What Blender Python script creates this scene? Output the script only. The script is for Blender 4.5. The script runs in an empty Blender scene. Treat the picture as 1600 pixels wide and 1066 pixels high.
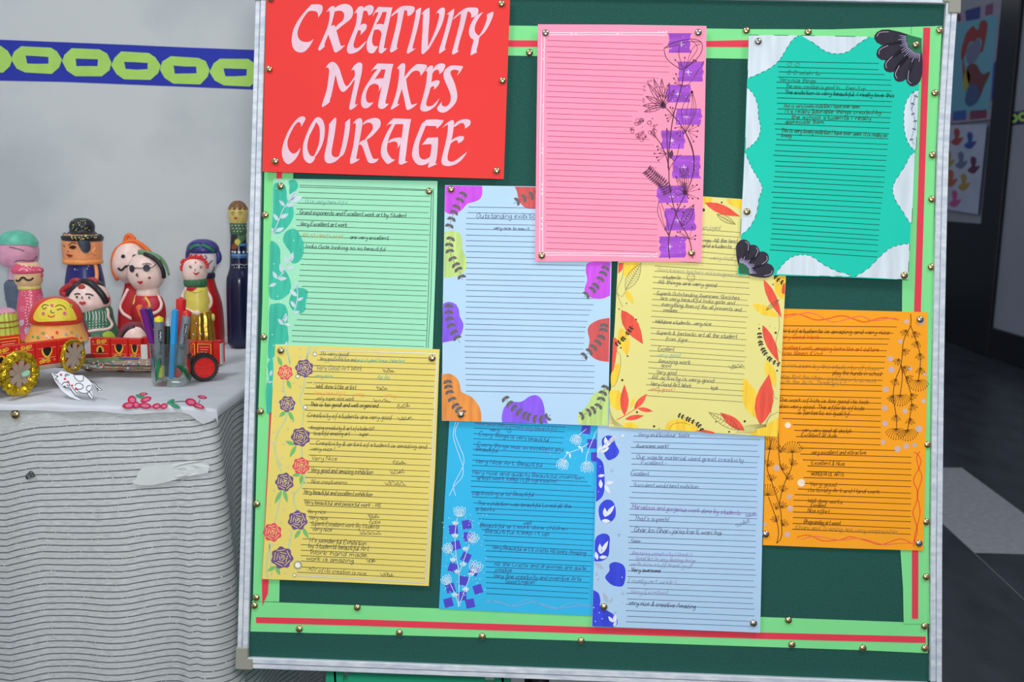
import bpy, math, random
from mathutils import Vector, Matrix
random.seed(7)
SC = bpy.context.scene
COL = SC.collection

# ------------------------------------------------------------------ camera
F = 1560.0                     # focal length in photo pixels (1600 x 1066 frame)
CAM_H = 1.15
PITCH = math.radians(8.6); ROLL = math.radians(1.38)
CP = Vector((0, 0, CAM_H))
FW = Vector((0, math.cos(PITCH), -math.sin(PITCH)))
UP0 = Vector((0, math.sin(PITCH), math.cos(PITCH)))
RT = Vector((1, 0, 0)) * math.cos(ROLL) + UP0 * math.sin(ROLL)
UP = Vector((-1, 0, 0)) * math.sin(ROLL) + UP0 * math.cos(ROLL)
cd = bpy.data.cameras.new('camera'); cam = bpy.data.objects.new('camera', cd); COL.objects.link(cam)
M = Matrix.Identity(4)
for i in range(3):
    M[i][0] = RT[i]; M[i][1] = UP[i]; M[i][2] = -FW[i]; M[i][3] = CP[i]
cam.matrix_world = M
cd.sensor_fit = 'HORIZONTAL'; cd.sensor_width = 36; cd.lens = F / 1600 * 36
cd.clip_start = 0.05; cd.clip_end = 100
cd.dof.use_dof = True; cd.dof.focus_distance = 1.30; cd.dof.aperture_fstop = 9.0
SC.camera = cam

# ------------------------------------------------------------------ world, lamps, exposure
W = bpy.data.worlds.new('world'); SC.world = W; W.use_nodes = True
bg = W.node_tree.nodes['Background']
bg.inputs[0].default_value = (0.87, 0.92, 1.0, 1); bg.inputs[1].default_value = 0.42
def area(name, loc, target, size, power, color):
    l = bpy.data.lights.new(name, 'AREA'); l.shape = 'DISK'; l.size = size; l.energy = power; l.color = color
    o = bpy.data.objects.new(name, l); COL.objects.link(o); o.location = loc
    o.rotation_euler = (Vector(target) - Vector(loc)).to_track_quat('-Z', 'Y').to_euler()
    return o
area('camera_flash', (0.03, -0.02, CAM_H + 0.11), (0.02, 1.3, 1.14), 0.14, 10.0, (1.0, 0.985, 0.965))
for x in (-1.1, 1.4):
    area('overhead_fill', (x, 0.3, 3.0), (x, 1.0, 0.0), 0.7, 22, (0.93, 0.96, 1.0))  # unseen overhead fill, added in place of a stronger world light
SC.view_settings.view_transform = 'Standard'; SC.view_settings.look = 'None'
SC.view_settings.exposure = 0.0; SC.view_settings.gamma = 1.0
SC.view_settings.use_curve_mapping = False

# ------------------------------------------------------------------ materials
def lin(c):
    c = c / 255.0
    return c / 12.92 if c <= 0.04045 else ((c + 0.055) / 1.055) ** 2.4
MATS = {}
def mat(name, rgb, rough=0.6, metal=0.0, var=0.04, scale=60.0, bump=0.0, bscale=200.0, spec=0.4, stretch=None, rgb2=None, lo=0.35, hi=0.65):
    """procedural principled material: base colour drifts by noise between two close tones (or two given tones)"""
    if name in MATS: return MATS[name]
    m = bpy.data.materials.new(name); m.use_nodes = True
    nt = m.node_tree; b = nt.nodes['Principled BSDF']
    b.inputs['Roughness'].default_value = rough; b.inputs['Metallic'].default_value = metal
    b.inputs['Specular IOR Level'].default_value = spec
    c = [lin(v) for v in rgb]
    tc = nt.nodes.new('ShaderNodeTexCoord'); mp = nt.nodes.new('ShaderNodeMapping')
    nt.links.new(tc.outputs['Object'], mp.inputs[0])
    if stretch: mp.inputs['Scale'].default_value = stretch
    if var > 0 or rgb2:
        n = nt.nodes.new('ShaderNodeTexNoise'); n.inputs['Scale'].default_value = scale; n.inputs['Detail'].default_value = 5
        nt.links.new(mp.outputs[0], n.inputs['Vector'])
        r = nt.nodes.new('ShaderNodeValToRGB'); nt.links.new(n.outputs['Fac'], r.inputs[0])
        r.color_ramp.elements[0].position = lo; r.color_ramp.elements[1].position = hi
        if rgb2: a, d = c, [lin(v) for v in rgb2]
        else: a, d = [v * (1 - var) for v in c], [min(1, v * (1 + var)) for v in c]
        r.color_ramp.elements[0].color = (*a, 1); r.color_ramp.elements[1].color = (*d, 1)
        nt.links.new(r.outputs[0], b.inputs['Base Color'])
    else:
        b.inputs['Base Color'].default_value = (*c, 1)
    if bump > 0:
        n2 = nt.nodes.new('ShaderNodeTexNoise'); n2.inputs['Scale'].default_value = bscale; n2.inputs['Detail'].default_value = 4
        nt.links.new(mp.outputs[0], n2.inputs['Vector'])
        bp = nt.nodes.new('ShaderNodeBump'); bp.inputs['Strength'].default_value = bump; bp.inputs['Distance'].default_value = 0.002
        nt.links.new(n2.outputs['Fac'], bp.inputs['Height']); nt.links.new(bp.outputs[0], b.inputs['Normal'])
    MATS[name] = m
    return m
def ink(rgb, rough=0.7): return mat('ink_%d_%d_%d' % tuple(rgb), rgb, rough, var=0.06, scale=90, spec=0.2)
def paint(rgb, rough=0.38, var=0.07): return mat('paint_%d_%d_%d' % tuple(rgb), rgb, rough, var=var, scale=70, bump=0.12, bscale=120, spec=0.45)
def marker(rgb): return mat('marker_%d_%d_%d' % tuple(rgb), rgb, 0.65, var=0.13, scale=160, stretch=(1, 0.12, 1), spec=0.25)
def papermat(rgb): return mat('paper_%d_%d_%d' % tuple(rgb), rgb, 0.75, var=0.02, scale=14, bump=0.04, bscale=500, spec=0.2)

# ------------------------------------------------------------------ objects
def tag(o, label=None, cat=None, group=None, kind=None):
    if label: o['label'] = label
    if cat: o['category'] = cat
    if group: o['group'] = group
    if kind: o['kind'] = kind
    return o
MW = {}
def link(o, mw=None, parent=None):
    COL.objects.link(o)
    if parent is not None:
        o.parent = parent; MW[o.name] = MW[parent.name]
    else:
        mw = mw or Matrix.Identity(4); o.matrix_world = mw; MW[o.name] = mw.copy()
    return o
def empty(name, mw, label=None, cat=None, group=None, kind=None):
    o = bpy.data.objects.new(name, None); o.empty_display_size = 0.02
    link(o, mw); return tag(o, label, cat, group, kind)
def mesh(name, verts, faces, m, parent=None, mw=None, smooth=False, world=True, sharp=None):
    """verts in world coordinates (world=True) or already local"""
    mwm = MW[parent.name] if parent is not None else (mw or Matrix.Identity(4))
    if world:
        inv = mwm.inverted(); verts = [inv @ Vector(v) for v in verts]
    me = bpy.data.meshes.new(name); me.from_pydata([tuple(v) for v in verts], [], faces)
    if smooth:
        me.polygons.foreach_set('use_smooth', [True] * len(me.polygons))
        if sharp: me.set_sharp_from_angle(angle=math.radians(sharp))
    me.materials.append(m); me.update()
    return link(bpy.data.objects.new(name, me), mwm, parent)

def ray(x, y): return FW + RT * ((x - 800) / F) - UP * ((y - 533) / F)
def hit_y(x, y, Y):
    d = ray(x, y); return CP + d * (Y / d.y)
def hit_z(x, y, Z):
    d = ray(x, y); return CP + d * ((Z - CAM_H) / d.z)
def hit_x(x, y, X):
    d = ray(x, y); return CP + d * (X / d.x)
def px_size(P): return (P - CP).dot(FW) / F        # metres per photo pixel at that point
def K(x0, y0, s):                                   # a zoomed crop's own coordinates -> photo pixels
    def f(t):
        if isinstance(t, str):
            out = []
            for q in t.split():
                c = q.endswith('!'); a, b = q.rstrip('!').split(',')
                p = (x0 + float(a) / s, y0 + float(b) / s)
                out.append(p)
                if c: out.append(p)
            return out
        return (x0 + t[0] / s, y0 + t[1] / s)
    f.s = s
    return f

def cat_open(P, n=4):
    if len(P) < 3: return list(P)
    Q = [P[0]] + list(P) + [P[-1]]; out = []
    for i in range(1, len(Q) - 2):
        for k in range(n):
            out.append(cr(Q[i - 1], Q[i], Q[i + 1], Q[i + 2], k / n))
    out.append(P[-1]); return out
def cat_closed(P, n=4):
    N = len(P); out = []
    for i in range(N):
        a, b, c, d = P[i - 1], P[i], P[(i + 1) % N], P[(i + 2) % N]
        if abs(b[0] - c[0]) + abs(b[1] - c[1]) < 1e-9: continue
        # a doubled point is a corner
        for k in range(n): out.append(cr(a, b, c, d, k / n))
    return out
def cr(a, b, c, d, t):
    t2 = t * t; t3 = t2 * t
    return tuple(0.5 * (2 * b[i] + (c[i] - a[i]) * t + (2 * a[i] - 5 * b[i] + 4 * c[i] - d[i]) * t2 + (3 * b[i] - a[i] - 3 * c[i] + d[i]) * t3) for i in range(len(b)))

# --- flat drawing on any surface: a mapper turns a photo pixel into a point on that surface, lifted off it
class Ink:
    def __init__(s, mapper, lift=0.00012): s.m = mapper; s.l = lift; s.v = []; s.f = []
    def pt(s, x, y): s.v.append(s.m(x, y, s.l)); return len(s.v) - 1
    def poly(s, pts): s.f.append([s.pt(*p) for p in pts]); return s
    def blob(s, pts, n=4): return s.poly(cat_closed(pts, n))
    def patch(s, pts, rings=4, n=3):          # star shaped area on a curved surface
        P = cat_closed(pts, n); cx = sum(p[0] for p in P) / len(P); cy = sum(p[1] for p in P) / len(P)
        c = s.pt(cx, cy); prev = None
        for k in range(1, rings + 1):
            t = k / rings; cur = [s.pt(cx + (p[0] - cx) * t, cy + (p[1] - cy) * t) for p in P]; N = len(P)
            for i in range(N):
                j = (i + 1) % N
                s.f.append([c, cur[i], cur[j]] if prev is None else [prev[i], cur[i], cur[j], prev[j]])
            prev = cur
        return s
    def dot(s, x, y, rx, ry=None, n=10):
        ry = ry or rx
        return s.poly([(x + rx * math.cos(2 * math.pi * i / n), y + ry * math.sin(2 * math.pi * i / n)) for i in range(n)])
    def ring(s, x, y, r, w, n=14, ry=None):
        ry = ry or r
        return s.stroke([(x + r * math.cos(2 * math.pi * i / n), y + ry * math.sin(2 * math.pi * i / n)) for i in range(n + 1)], w)
    def stroke(s, P, w, w1=None):
        N = len(P)
        if N < 2: return s
        w1 = w if w1 is None else w1; L = []
        for i in range(N):
            a = P[max(0, i - 1)]; b = P[min(N - 1, i + 1)]
            dx, dy = b[0] - a[0], b[1] - a[1]; l = math.hypot(dx, dy) or 1
            h = (w + (w1 - w) * i / (N - 1)) / 2
            L.append((s.pt(P[i][0] - dy / l * h, P[i][1] + dx / l * h), s.pt(P[i][0] + dy / l * h, P[i][1] - dx / l * h)))
        for i in range(N - 1): s.f.append([L[i][0], L[i + 1][0], L[i + 1][1], L[i][1]])
        return s
    def curve(s, P, w, w1=None, n=4): return s.stroke(cat_open(P, n), w, w1)
    def leafpts(s, a, b, w):
        dx, dy = b[0] - a[0], b[1] - a[1]; l = math.hypot(dx, dy) or 1; nx, ny = -dy / l * w / 2, dx / l * w / 2
        prof = [(0, 0), (0.12, 0.5), (0.3, 0.92), (0.5, 1), (0.7, 0.75), (0.88, 0.32), (1, 0)]
        return [(a[0] + dx * t + nx * q, a[1] + dy * t + ny * q) for t, q in prof] + [(a[0] + dx * t - nx * q, a[1] + dy * t - ny * q) for t, q in prof[-2:0:-1]]
    def leaf(s, a, b, w): return s.poly(s.leafpts(a, b, w))
    def leafline(s, a, b, w, lw, veins=0):
        P = s.leafpts(a, b, w); s.stroke(P + [P[0]], lw)
        if veins:
            s.stroke([a, b], lw); dx, dy = b[0] - a[0], b[1] - a[1]; l = math.hypot(dx, dy)
            for k in range(1, veins):
                t = k / veins; h = w * 0.48 * math.sin(math.pi * min(1, t * 1.05)); c = (a[0] + dx * t, a[1] + dy * t)
                for sg in (1, -1): s.stroke([c, (c[0] + dx / l * h * .5 - dy / l * h * sg, c[1] + dy / l * h * .5 + dx / l * h * sg)], lw * .7)
        return s
    def build(s, name, m, parent, label=None):
        if not s.f: return None
        o = tag(mesh(name, s.v, s.f, m, parent), label)
        n = 0; used = set()                     # many little marks drawn on one surface: uncountable print
        for q in s.f:
            if not used.intersection(q): n += 1
            used.update(q)
        if n > 1: o['kind'] = 'stuff'
        return o

# --- single stroke handwriting
GL = {}
for ln in '''a 4 46 27 05 13 33 46;47 43 54|b 4 0a 03;05 27 46 44 23 04|c 4 46 27 05 13 33 44|d 4 46 27 05 13 33 45;4a 43|e 4 05 46 27 06 04 23 44|f 3 4a 39 23 20;07 37
g 4 46 27 05 14 34 46;47 41 20 01|h 4 0a 03;05 27 46 43|i 1 07 03 14;09 0a|j 2 27 21 00;29 2a|k 4 0a 03;47 05 43|l 1 0a 03 14|m 6 07 03;05 27 33;35 57 63|n 4 07 03;05 27 46 43
o 4 27 06 04 23 44 46 27|p 4 07 00;06 27 46 44 23 04|q 4 46 27 05 13 34 46;47 40 51|r 3 07 03;05 27 37|s 4 46 27 06 35 44 23 04|t 3 2a 24 33 44;07 37|u 4 07 04 13 33 45;47 43 54|v 4 07 23 47
w 6 07 13 36 53 67|x 4 07 43;47 03|y 4 07 05 24 46;47 41 20 01|z 4 07 47 03 43|A 6 03 3a 63;15 55|B 5 03 0a 4a 58 36 07;36 55 44 03|C 5 59 3a 08 05 23 54|D 5 03 0a 3a 57 43 03
E 5 5a 0a 03 53;06 46|F 5 5a 0a 03;06 46|G 5 59 3a 08 05 23 54 56 36|H 5 0a 03;5a 53;06 56|I 1 0a 03|J 4 4a 44 23 04|K 5 0a 03;5a 06 53|L 4 0a 03 43|M 6 03 0a 35 6a 63|N 5 03 0a 53 5a
O 5 3a 08 05 23 44 58 3a|P 5 03 0a 4a 58 46 06|R 5 03 0a 4a 58 46 06;26 53|S 5 59 3a 18 07 46 54 33 04|T 5 0a 5a;3a 33|U 5 0a 04 23 44 5a|V 5 0a 33 5a|W 7 0a 23 48 63 8a|Y 5 0a 36 5a;36 33
& 5 53 18 2a 38 04 23 55|! 1 0a 05;03 04|. 1 03 04|, 1 03 02|' 1 0a 08|- 3 05 35|% 5 03 5a;09 1a;44 53|1 2 18 2a 23|7 4 0a 4a 13|9 4 48 2a 08 06 48 43|0 4 2a 08 05 23 45 48 2a|( 2 2a 06 22|) 2 0a 26 02|? 4 08 2a 48 25;23 24'''.replace('\n', '|').split('|'):
    c, w, d = ln.split(' ', 2)
    GL[c] = (int(w), [[(int(q[0], 16), int(q[1], 16) - 3) for q in st.split()] for st in d.split(';')])
def write(I, text, a, b, h=6.0, w=0.75, slant=0.22, smooth=True, jit=0.25):
    """handwriting along the line a->b in photo pixels, capital height h"""
    adv = sum((GL[c][0] + 1.7) if c in GL else 3.2 for c in text)
    dx, dy = b[0] - a[0], b[1] - a[1]; L = math.hypot(dx, dy); ux, uy = dx / L, dy / L; sx = L / adv; sy = h / 7.0
    x = 0
    for c in text:
        if c not in GL: x += 3.2; continue
        gw, sts = GL[c]; wob = random.uniform(-jit, jit)
        for st in sts:
            Q = []
            for (gx, gy) in st:
                px = (x + gx + random.uniform(-.15, .15)) * sx + gy * sy * slant; py = (gy + wob + random.uniform(-.15, .15)) * sy
                Q.append((a[0] + ux * px + uy * py, a[1] + uy * px - ux * py))
            I.stroke(cat_open(Q, 3) if smooth and len(Q) > 2 else Q, w)
        x += gw + 1.7
def scribble(I, a, b, h=5, w=0.7):
    n = 9; P = [(a[0] + (b[0] - a[0]) * i / n + random.uniform(-2, 2), a[1] + (b[1] - a[1]) * i / n - h * (0.5 + 0.5 * (-1) ** i) * random.uniform(.4, 1)) for i in range(n + 1)]
    I.curve(P, w); I.stroke([(a[0] + 2, a[1] + 1.2), (b[0] + 2, b[1] - .6)], w)

# --- solids
def lathe_vf(prof, seg=28, flute=0, famp=0.0, center=(0, 0, 0), cap=True):
    """prof: list of (r, z) from top to bottom or reverse"""
    v = []; f = []; rows = []
    for r, z in prof:
        if r < 1e-6: rows.append([len(v)]); v.append((center[0], center[1], center[2] + z))
        else:
            row = []
            for i in range(seg):
                a = 2 * math.pi * i / seg; q = r * (1 + famp * math.cos(flute * a)) if flute else r
                row.append(len(v)); v.append((center[0] + q * math.cos(a), center[1] + q * math.sin(a), center[2] + z))
            rows.append(row)
    for A, B in zip(rows, rows[1:]):
        if len(A) == 1 and len(B) == 1: continue
        for i in range(seg):
            j = (i + 1) % seg
            if len(A) == 1: f.append([A[0], B[i], B[j]])
            elif len(B) == 1: f.append([A[i], B[0], A[j]])
            else: f.append([A[i], B[i], B[j], A[j]])
    for row, rev in ((rows[0], False), (rows[-1], True)):
        if len(row) > 1 and cap: f.append(row[::-1] if rev else row[:])
    return v, f
def smooth_prof(P, n=3): return cat_open(P, n)
def tube_vf(path, rad, seg=10, smooth=3):
    P = [Vector(p) for p in (cat_open([tuple(q) for q in path], smooth) if smooth and len(path) > 2 else path)]
    N = len(P); R = rad if callable(rad) else (lambda t: rad)
    v = []; f = []; nrm = None
    for i in range(N):
        t = (P[min(N - 1, i + 1)] - P[max(0, i - 1)]).normalized()
        if nrm is None:
            nrm = t.cross(Vector((0, 0, 1)))
            if nrm.length < .1: nrm = t.cross(Vector((1, 0, 0)))
        nrm = (nrm - t * nrm.dot(t)).normalized(); bn = t.cross(nrm); r = R(i / (N - 1))
        for k in range(seg):
            a = 2 * math.pi * k / seg; v.append(P[i] + (nrm * math.cos(a) + bn * math.sin(a)) * r)
    for i in range(N - 1):
        for k in range(seg):
            j = (k + 1) % seg; f.append([i * seg + k, i * seg + j, (i + 1) * seg + j, (i + 1) * seg + k])
    for base, end, rev in ((0, P[0], True), ((N - 1) * seg, P[-1], False)):   # rounded ends
        t = (P[0] - P[1]).normalized() if rev else (P[-1] - P[-2]).normalized()
        c = len(v); v.append(end + t * R(0 if rev else 1) * .55)
        for k in range(seg):
            j = (k + 1) % seg; q = [base + k, base + j, c]; f.append(q[::-1] if rev else q)
    return v, f
def box_vf(a, b, bev=0.0):
    """axis box from corner a to b with chamfered edges"""
    x0, y0, z0 = a; x1, y1, z1 = b
    if bev <= 0:
        v = [(x, y, z) for z in (z0, z1) for y in (y0, y1) for x in (x0, x1)]
        return v, [[0, 2, 3, 1], [4, 5, 7, 6], [0, 1, 5, 4], [2, 6, 7, 3], [0, 4, 6, 2], [1, 3, 7, 5]]
    c = [(x0 + bev, y0 + bev), (x1 - bev, y0 + bev), (x1 - bev, y1 - bev), (x0 + bev, y1 - bev)]
    d = [(x0 + bev, y0), (x1 - bev, y0), (x1, y0 + bev), (x1, y1 - bev), (x1 - bev, y1), (x0 + bev, y1), (x0, y1 - bev), (x0, y0 + bev)]
    def ins(p): return (min(max(p[0], x0 + bev), x1 - bev), min(max(p[1], y0 + bev), y1 - bev))
    v = []
    for z, q in ((z0, 1), (z0 + bev, 0), (z1 - bev, 0), (z1, 1)):
        for p in d:
            p2 = ins(p) if q else p; v.append((*p2, z))
    f = []
    for k in range(3):
        for i in range(8):
            j = (i + 1) % 8; f.append([k * 8 + i, k * 8 + j, (k + 1) * 8 + j, (k + 1) * 8 + i])
    f.append([7, 6, 5, 4, 3, 2, 1, 0]); f.append([24 + i for i in range(8)])
    return v, f
def join(*vf):
    V = []; Fc = []
    for v, f in vf:
        o = len(V); V += list(v); Fc += [[i + o for i in q] for q in f]
    return V, Fc
def slab(mapper, pts, lift, thick, name, m, parent=None, mw=None):
    top = [mapper(x, y, lift) for x, y in pts]; bot = [mapper(x, y, lift - thick) for x, y in pts]; n = len(pts)
    f = [list(range(n)), list(range(2 * n - 1, n - 1, -1))] + [[i, n + i, n + (i + 1) % n, (i + 1) % n] for i in range(n)]
    return mesh(name, top + bot, f, m, parent, mw)

# ================================================================== pin board (leans back on its stand)
BD = 1.25; YAW = math.radians(1.6)
BU = Vector((math.cos(YAW), -math.sin(YAW), 0)); BV = (UP0 - BU * UP0.dot(BU)).normalized(); BN = BU.cross(BV)
BO = CP + FW * BD
BM = Matrix.Identity(4)
for i in range(3):
    BM[i][0] = BU[i]; BM[i][1] = BV[i]; BM[i][2] = BN[i]; BM[i][3] = BO[i]
BMI = BM.inverted(); CL = BMI @ CP; BR = BMI.to_3x3()
def bl(x, y, n=0.0):                 # photo pixel -> board coordinates (u, v) at height n above the felt
    d = BR @ ray(x, y); t = (n - CL.z) / d.z; return CL + d * t
class Plane:                          # a flat sheet lying on the board, maybe lifting slightly towards one edge
    def __init__(s, c, n0, gx=0, gy=0): s.c = bl(*c); s.n0 = n0; s.gx = gx; s.gy = gy
    def local(s, x, y, lift=0):
        d = BR @ ray(x, y)
        # n = n0 + gx (u-cu) + gy (v-cv) + lift
        A = d.z - s.gx * d.x - s.gy * d.y
        B = s.n0 + lift + s.gx * (CL.x - s.c.x) + s.gy * (CL.y - s.c.y) - CL.z
        return CL + d * (B / A)
    def __call__(s, x, y, lift=0): return BM @ s.local(x, y, lift)
def bmat(x, y, n=0): return BM @ Matrix.Translation(bl(x, y, n))

felt = mat('green_felt', (40, 86, 78), 0.95, var=0.10, scale=420, bump=0.4, bscale=900, spec=0.1)
alu = mat('brushed_aluminium', (222, 228, 234), 0.45, metal=0.12, rgb2=(190, 200, 212), scale=16, stretch=(3, 9, 30), spec=0.5)
brack = mat('beige_plastic', (150, 150, 138), 0.5, var=0.03)
c0, c1, c2, c3 = bl(415.5, -9), bl(1477, 3), bl(1451.7, 1063), bl(391, 1028.5)
u0 = (c0.x + c3.x) / 2; u1 = (c1.x + c2.x) / 2; v1 = (c0.y + c1.y) / 2; v0 = (c2.y + c3.y) / 2
board = empty('pin_board', BM @ Matrix.Translation(Vector(((u0 + u1) / 2, v0, 0))), 'large green felt pin board in a white aluminium frame covered with sheets', 'pin board')
BLm = MW[board.name]
def bd(name, vf, m, smooth=False, parent=board):
    v, f = vf; return mesh(name, [BM @ Vector(p) for p in v], f, m, parent, smooth=smooth)
bd('felt_panel', box_vf((u0 - .004, v0 - .004, -.008), (u1 + .004, v1 + .004, 0)), felt)
FWD = 0.0135
def bar(a, b, horiz):
    # aluminium profile: two flat lands with a groove between, chamfered
    x0, y0 = a; x1, y1 = b; parts = []
    for (q0, q1, top) in ((0, .42, .0052), (.42, .5, .0035), (.5, 1, .0062)):
        if horiz: parts.append(box_vf((x0, y0 + (y1 - y0) * q0, -.016), (x1, y0 + (y1 - y0) * q1, top), .0006))
        else: parts.append(box_vf((x0 + (x1 - x0) * q0, y0, -.016), (x0 + (x1 - x0) * q1, y1, top), .0006))
    return join(*parts)
bd('frame_bar', bar((u0 - FWD, v0 - FWD), (u0, v1 + FWD), 0), alu)
def bowed_bar():                       # the right hand bar is slightly bent inwards
    prof = [(0, -.016), (0, .0050), (.0006, .0056), (.0056, .0056), (.0058, .0035), (.0068, .0035), (.0070, .0062), (.0130, .0062), (.0136, .0056), (.0136, -.016)]
    ys = [-22, 10, 60, 100, 145, 190, 240, 320, 400, 480, 600, 730, 860, 960, 1063]; edge = [(0, 1476.6), (20, 1475.6), (60, 1472.6), (100, 1469.8), (145, 1467.2), (190, 1464.6), (240, 1462.3), (320, 1460), (400, 1458.2), (480, 1456.6), (600, 1454.6), (730, 1453.2), (860, 1452), (960, 1451.8), (1063, 1451.6)]
    V = []; Fc = []; n = len(prof)
    def ed(y):
        for (a, p), (c, q) in zip(edge, edge[1:]):
            if y <= c: return p + (q - p) * max(-1, (y - a) / (c - a))
        return edge[-1][1]
    for y in ys:
        q = bl(ed(y), y); V += [(q.x + a, q.y, h) for a, h in prof]
    for k in range(len(ys) - 1):
        for i in range(n): Fc.append([k * n + i, k * n + (i + 1) % n, (k + 1) * n + (i + 1) % n, (k + 1) * n + i])
    return V, Fc + [list(range(n - 1, -1, -1)), [(len(ys) - 1) * n + i for i in range(n)]]
bd('frame_bar', bowed_bar(), alu)
bd('frame_bar', bar((u0, v0 - FWD), (u1, v0), 1), alu)
bd('frame_bar', bar((u0, v1), (u1, v1 + FWD), 1), alu)
def corner(x, y, sx, sy):
    a = box_vf((min(x, x + sx * .0155), min(y, y + sy * .028), -.018), (max(x, x + sx * .0155), max(y, y + sy * .028), .0075), .0012)
    b = box_vf((min(x, x + sx * .022), min(y, y + sy * .0145), -.018), (max(x, x + sx * .022), max(y, y + sy * .0145), .0074), .0012)
    return join(a, b)
e = .0015
bd('corner_bracket', corner(u0 - FWD - e, v0 - FWD - e, 1, 1), brack)
bd('corner_bracket', corner(u0 - FWD - e, v1 + FWD + e, 1, -1), brack)
bd('corner_bracket', corner(u1 + FWD + e, v1 + FWD + e, -1, -1), brack)
legm = mat('dark_steel', (38, 40, 44), 0.5, metal=0.6, var=0.05)
for (lx, ly) in ((845, 700), (1400, 700)):          # stand behind the board, down to the floor
    a = BM @ (bl(lx, ly) + Vector((0, 0, -.026))); b = BM @ (bl(lx, 1010) + Vector((0, 0, -.026))); c = b + (b - a) * 1.0
    k = (0.012 - b.z) / (a.z - b.z) if a.z != b.z else 0
    foot = b + (a - b) * k
    mesh('stand_leg', *tube_vf([a, foot], .011, 10, 0), legm, board, smooth=True)
    mesh('stand_leg', *tube_vf([a, Vector((a.x, a.y + .34, .012))], .009, 10, 0), legm, board, smooth=True)

# ------------------------------------------------------------------ green border strips with a red stripe
GREEN = (138, 222, 150); REDS = (222, 66, 84)
gpap = mat('paper_border_green', (128, 222, 142), 0.75, var=0.03, scale=10, bump=0.05, bscale=60, spec=0.2)
rpap = mat('paper_border_red', (226, 62, 82), 0.75, var=0.02, scale=10, spec=0.2)
STRIPS = {}
def strip(key, label, pts, red, n0):
    pl = Plane(pts[0], n0); STRIPS[key] = pl
    cx = sum(p[0] for p in pts) / len(pts); cy = sum(p[1] for p in pts) / len(pts)
    o = slab(pl, pts, 0, .0003, 'border_strip', gpap, mw=bmat(cx, cy, n0)); tag(o, label, 'paper border', 'green paper border strips on the pin board')
    slab(pl, red, .0004, .0003, 'red_stripe', rpap, o)
strip('top', 'light green paper strip with red stripe along the top of the board',
      [(419, 29), (700, 37), (800, 40), (1000, 43), (1104, 44.5), (1168, 45.5), (1300, 46), (1424, 42), (1424, 60), (1424, 96), (1168, 92), (1104, 91), (800, 87), (419, 76)],
      [(419, 52), (800, 63), (1104, 64), (1170, 62.5), (1170, 73.5), (1104, 73), (800, 73), (419, 62)], .0004)
strip('right', 'light green paper strip with red stripe down the right side of the board',
      [(1424.5, 42), (1472, 40.5), (1466.8, 145), (1462, 240), (1459.6, 320), (1457.8, 440), (1454.2, 620), (1451.6, 861), (1452.0, 975), (1412, 975), (1411, 920), (1407, 861), (1409.7, 438), (1418, 240)],
      [(1442.8, 43), (1453.6, 43), (1446, 250), (1439, 480), (1435, 861), (1434.7, 967), (1425, 967), (1425, 861), (1428.4, 480), (1436, 250)], .0013)
strip('bottom', 'light green paper strip with red stripe along the bottom of the board',
      [(393.6, 940), (686, 951), (925, 958), (1188, 964.3), (1412, 972.5), (1449, 973.5), (1449.5, 1021), (1340, 1016), (1100, 1008), (800, 998), (660, 994), (391, 987)],
      [(400, 964.5), (560, 968), (925, 980), (1188, 988.5), (1446.5, 995), (1446.5, 1005), (1188, 998.5), (925, 990.5), (560, 978), (400, 973.7)], .0004)
strip('left', 'light green paper strip with red stripe down the left side of the board',
      [(413, 262), (458.5, 262), (447, 640), (437, 905), (436.4, 940.5), (395, 940), (403, 653), (410, 472)],
      [(432.5, 262), (441, 262), (430, 643), (420, 905), (418.5, 928), (410, 946.5), (409, 905), (418, 720), (421, 643)], .0009)

# ------------------------------------------------------------------ sheets
class Sheet:
    def __init__(s, name, label, cat, pts, rgb, n0, gx=0.0, gy=0.0, group=None):
        s.cx = sum(p[0] for p in pts) / len(pts); s.cy = sum(p[1] for p in pts) / len(pts)
        s.m = Plane((s.cx, s.cy), n0, gx, gy)
        s.o = slab(s.m, pts, 0, .00035, name, papermat(rgb), mw=bmat(s.cx, s.cy, n0)); tag(s.o, label, cat, group)
    def ink(s, k=1): return Ink(s.m, .00007 * k)
    def rules(s, L0, R0, L1, R1, n, col, w=0.8, right=None, left=None, jit=0.5, skip=()):
        I = s.ink(2)
        for i in range(n):
            if i in skip: continue
            t = i / (n - 1)
            a = [L0[0] + (L1[0] - L0[0]) * t, L0[1] + (L1[1] - L0[1]) * t]; b = [R0[0] + (R1[0] - R0[0]) * t, R0[1] + (R1[1] - R0[1]) * t]
            sl = (b[1] - a[1]) / (b[0] - a[0]); j = random.uniform(-jit, jit)
            x0 = left(a[1]) if left else a[0] + random.uniform(-2, 2); x1 = right(b[1]) if right else b[0] + random.uniform(-2, 2)
            j2 = j + random.uniform(-.7, .7)
            I.stroke([(x0, a[1] + (x0 - a[0]) * sl + j), ((x0 + x1) / 2, a[1] + ((x0 + x1) / 2 - a[0]) * sl + (j + j2) / 2), (x1, a[1] + (x1 - a[0]) * sl + j2)], w, w * .8)
        I.build('ruled_lines', ink(col), s.o)
    def notes(s, k, lines, h=6.0, w=0.7):
        by = {}
        for t, a, b, *o in lines:
            opt = o[0] if o else {}
            c = opt.get('c', s.pen)
            I = by.setdefault(c, s.ink(4))
            A = k(a); B = k(b)
            if t == '~': scribble(I, A, B, opt.get('h', 6))
            else: write(I, t, A, B, opt.get('h', h), opt.get('w', w))
        for c, I in by.items(): I.build('handwriting', ink(c), s.o)
def lerpf(P):
    def f(y):
        if y <= P[0][0]: return P[0][1]
        for (a, p), (b, q) in zip(P, P[1:]):
            if y <= b: return p + (q - p) * (y - a) / (b - a)
        return P[-1][1]
    return f
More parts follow.
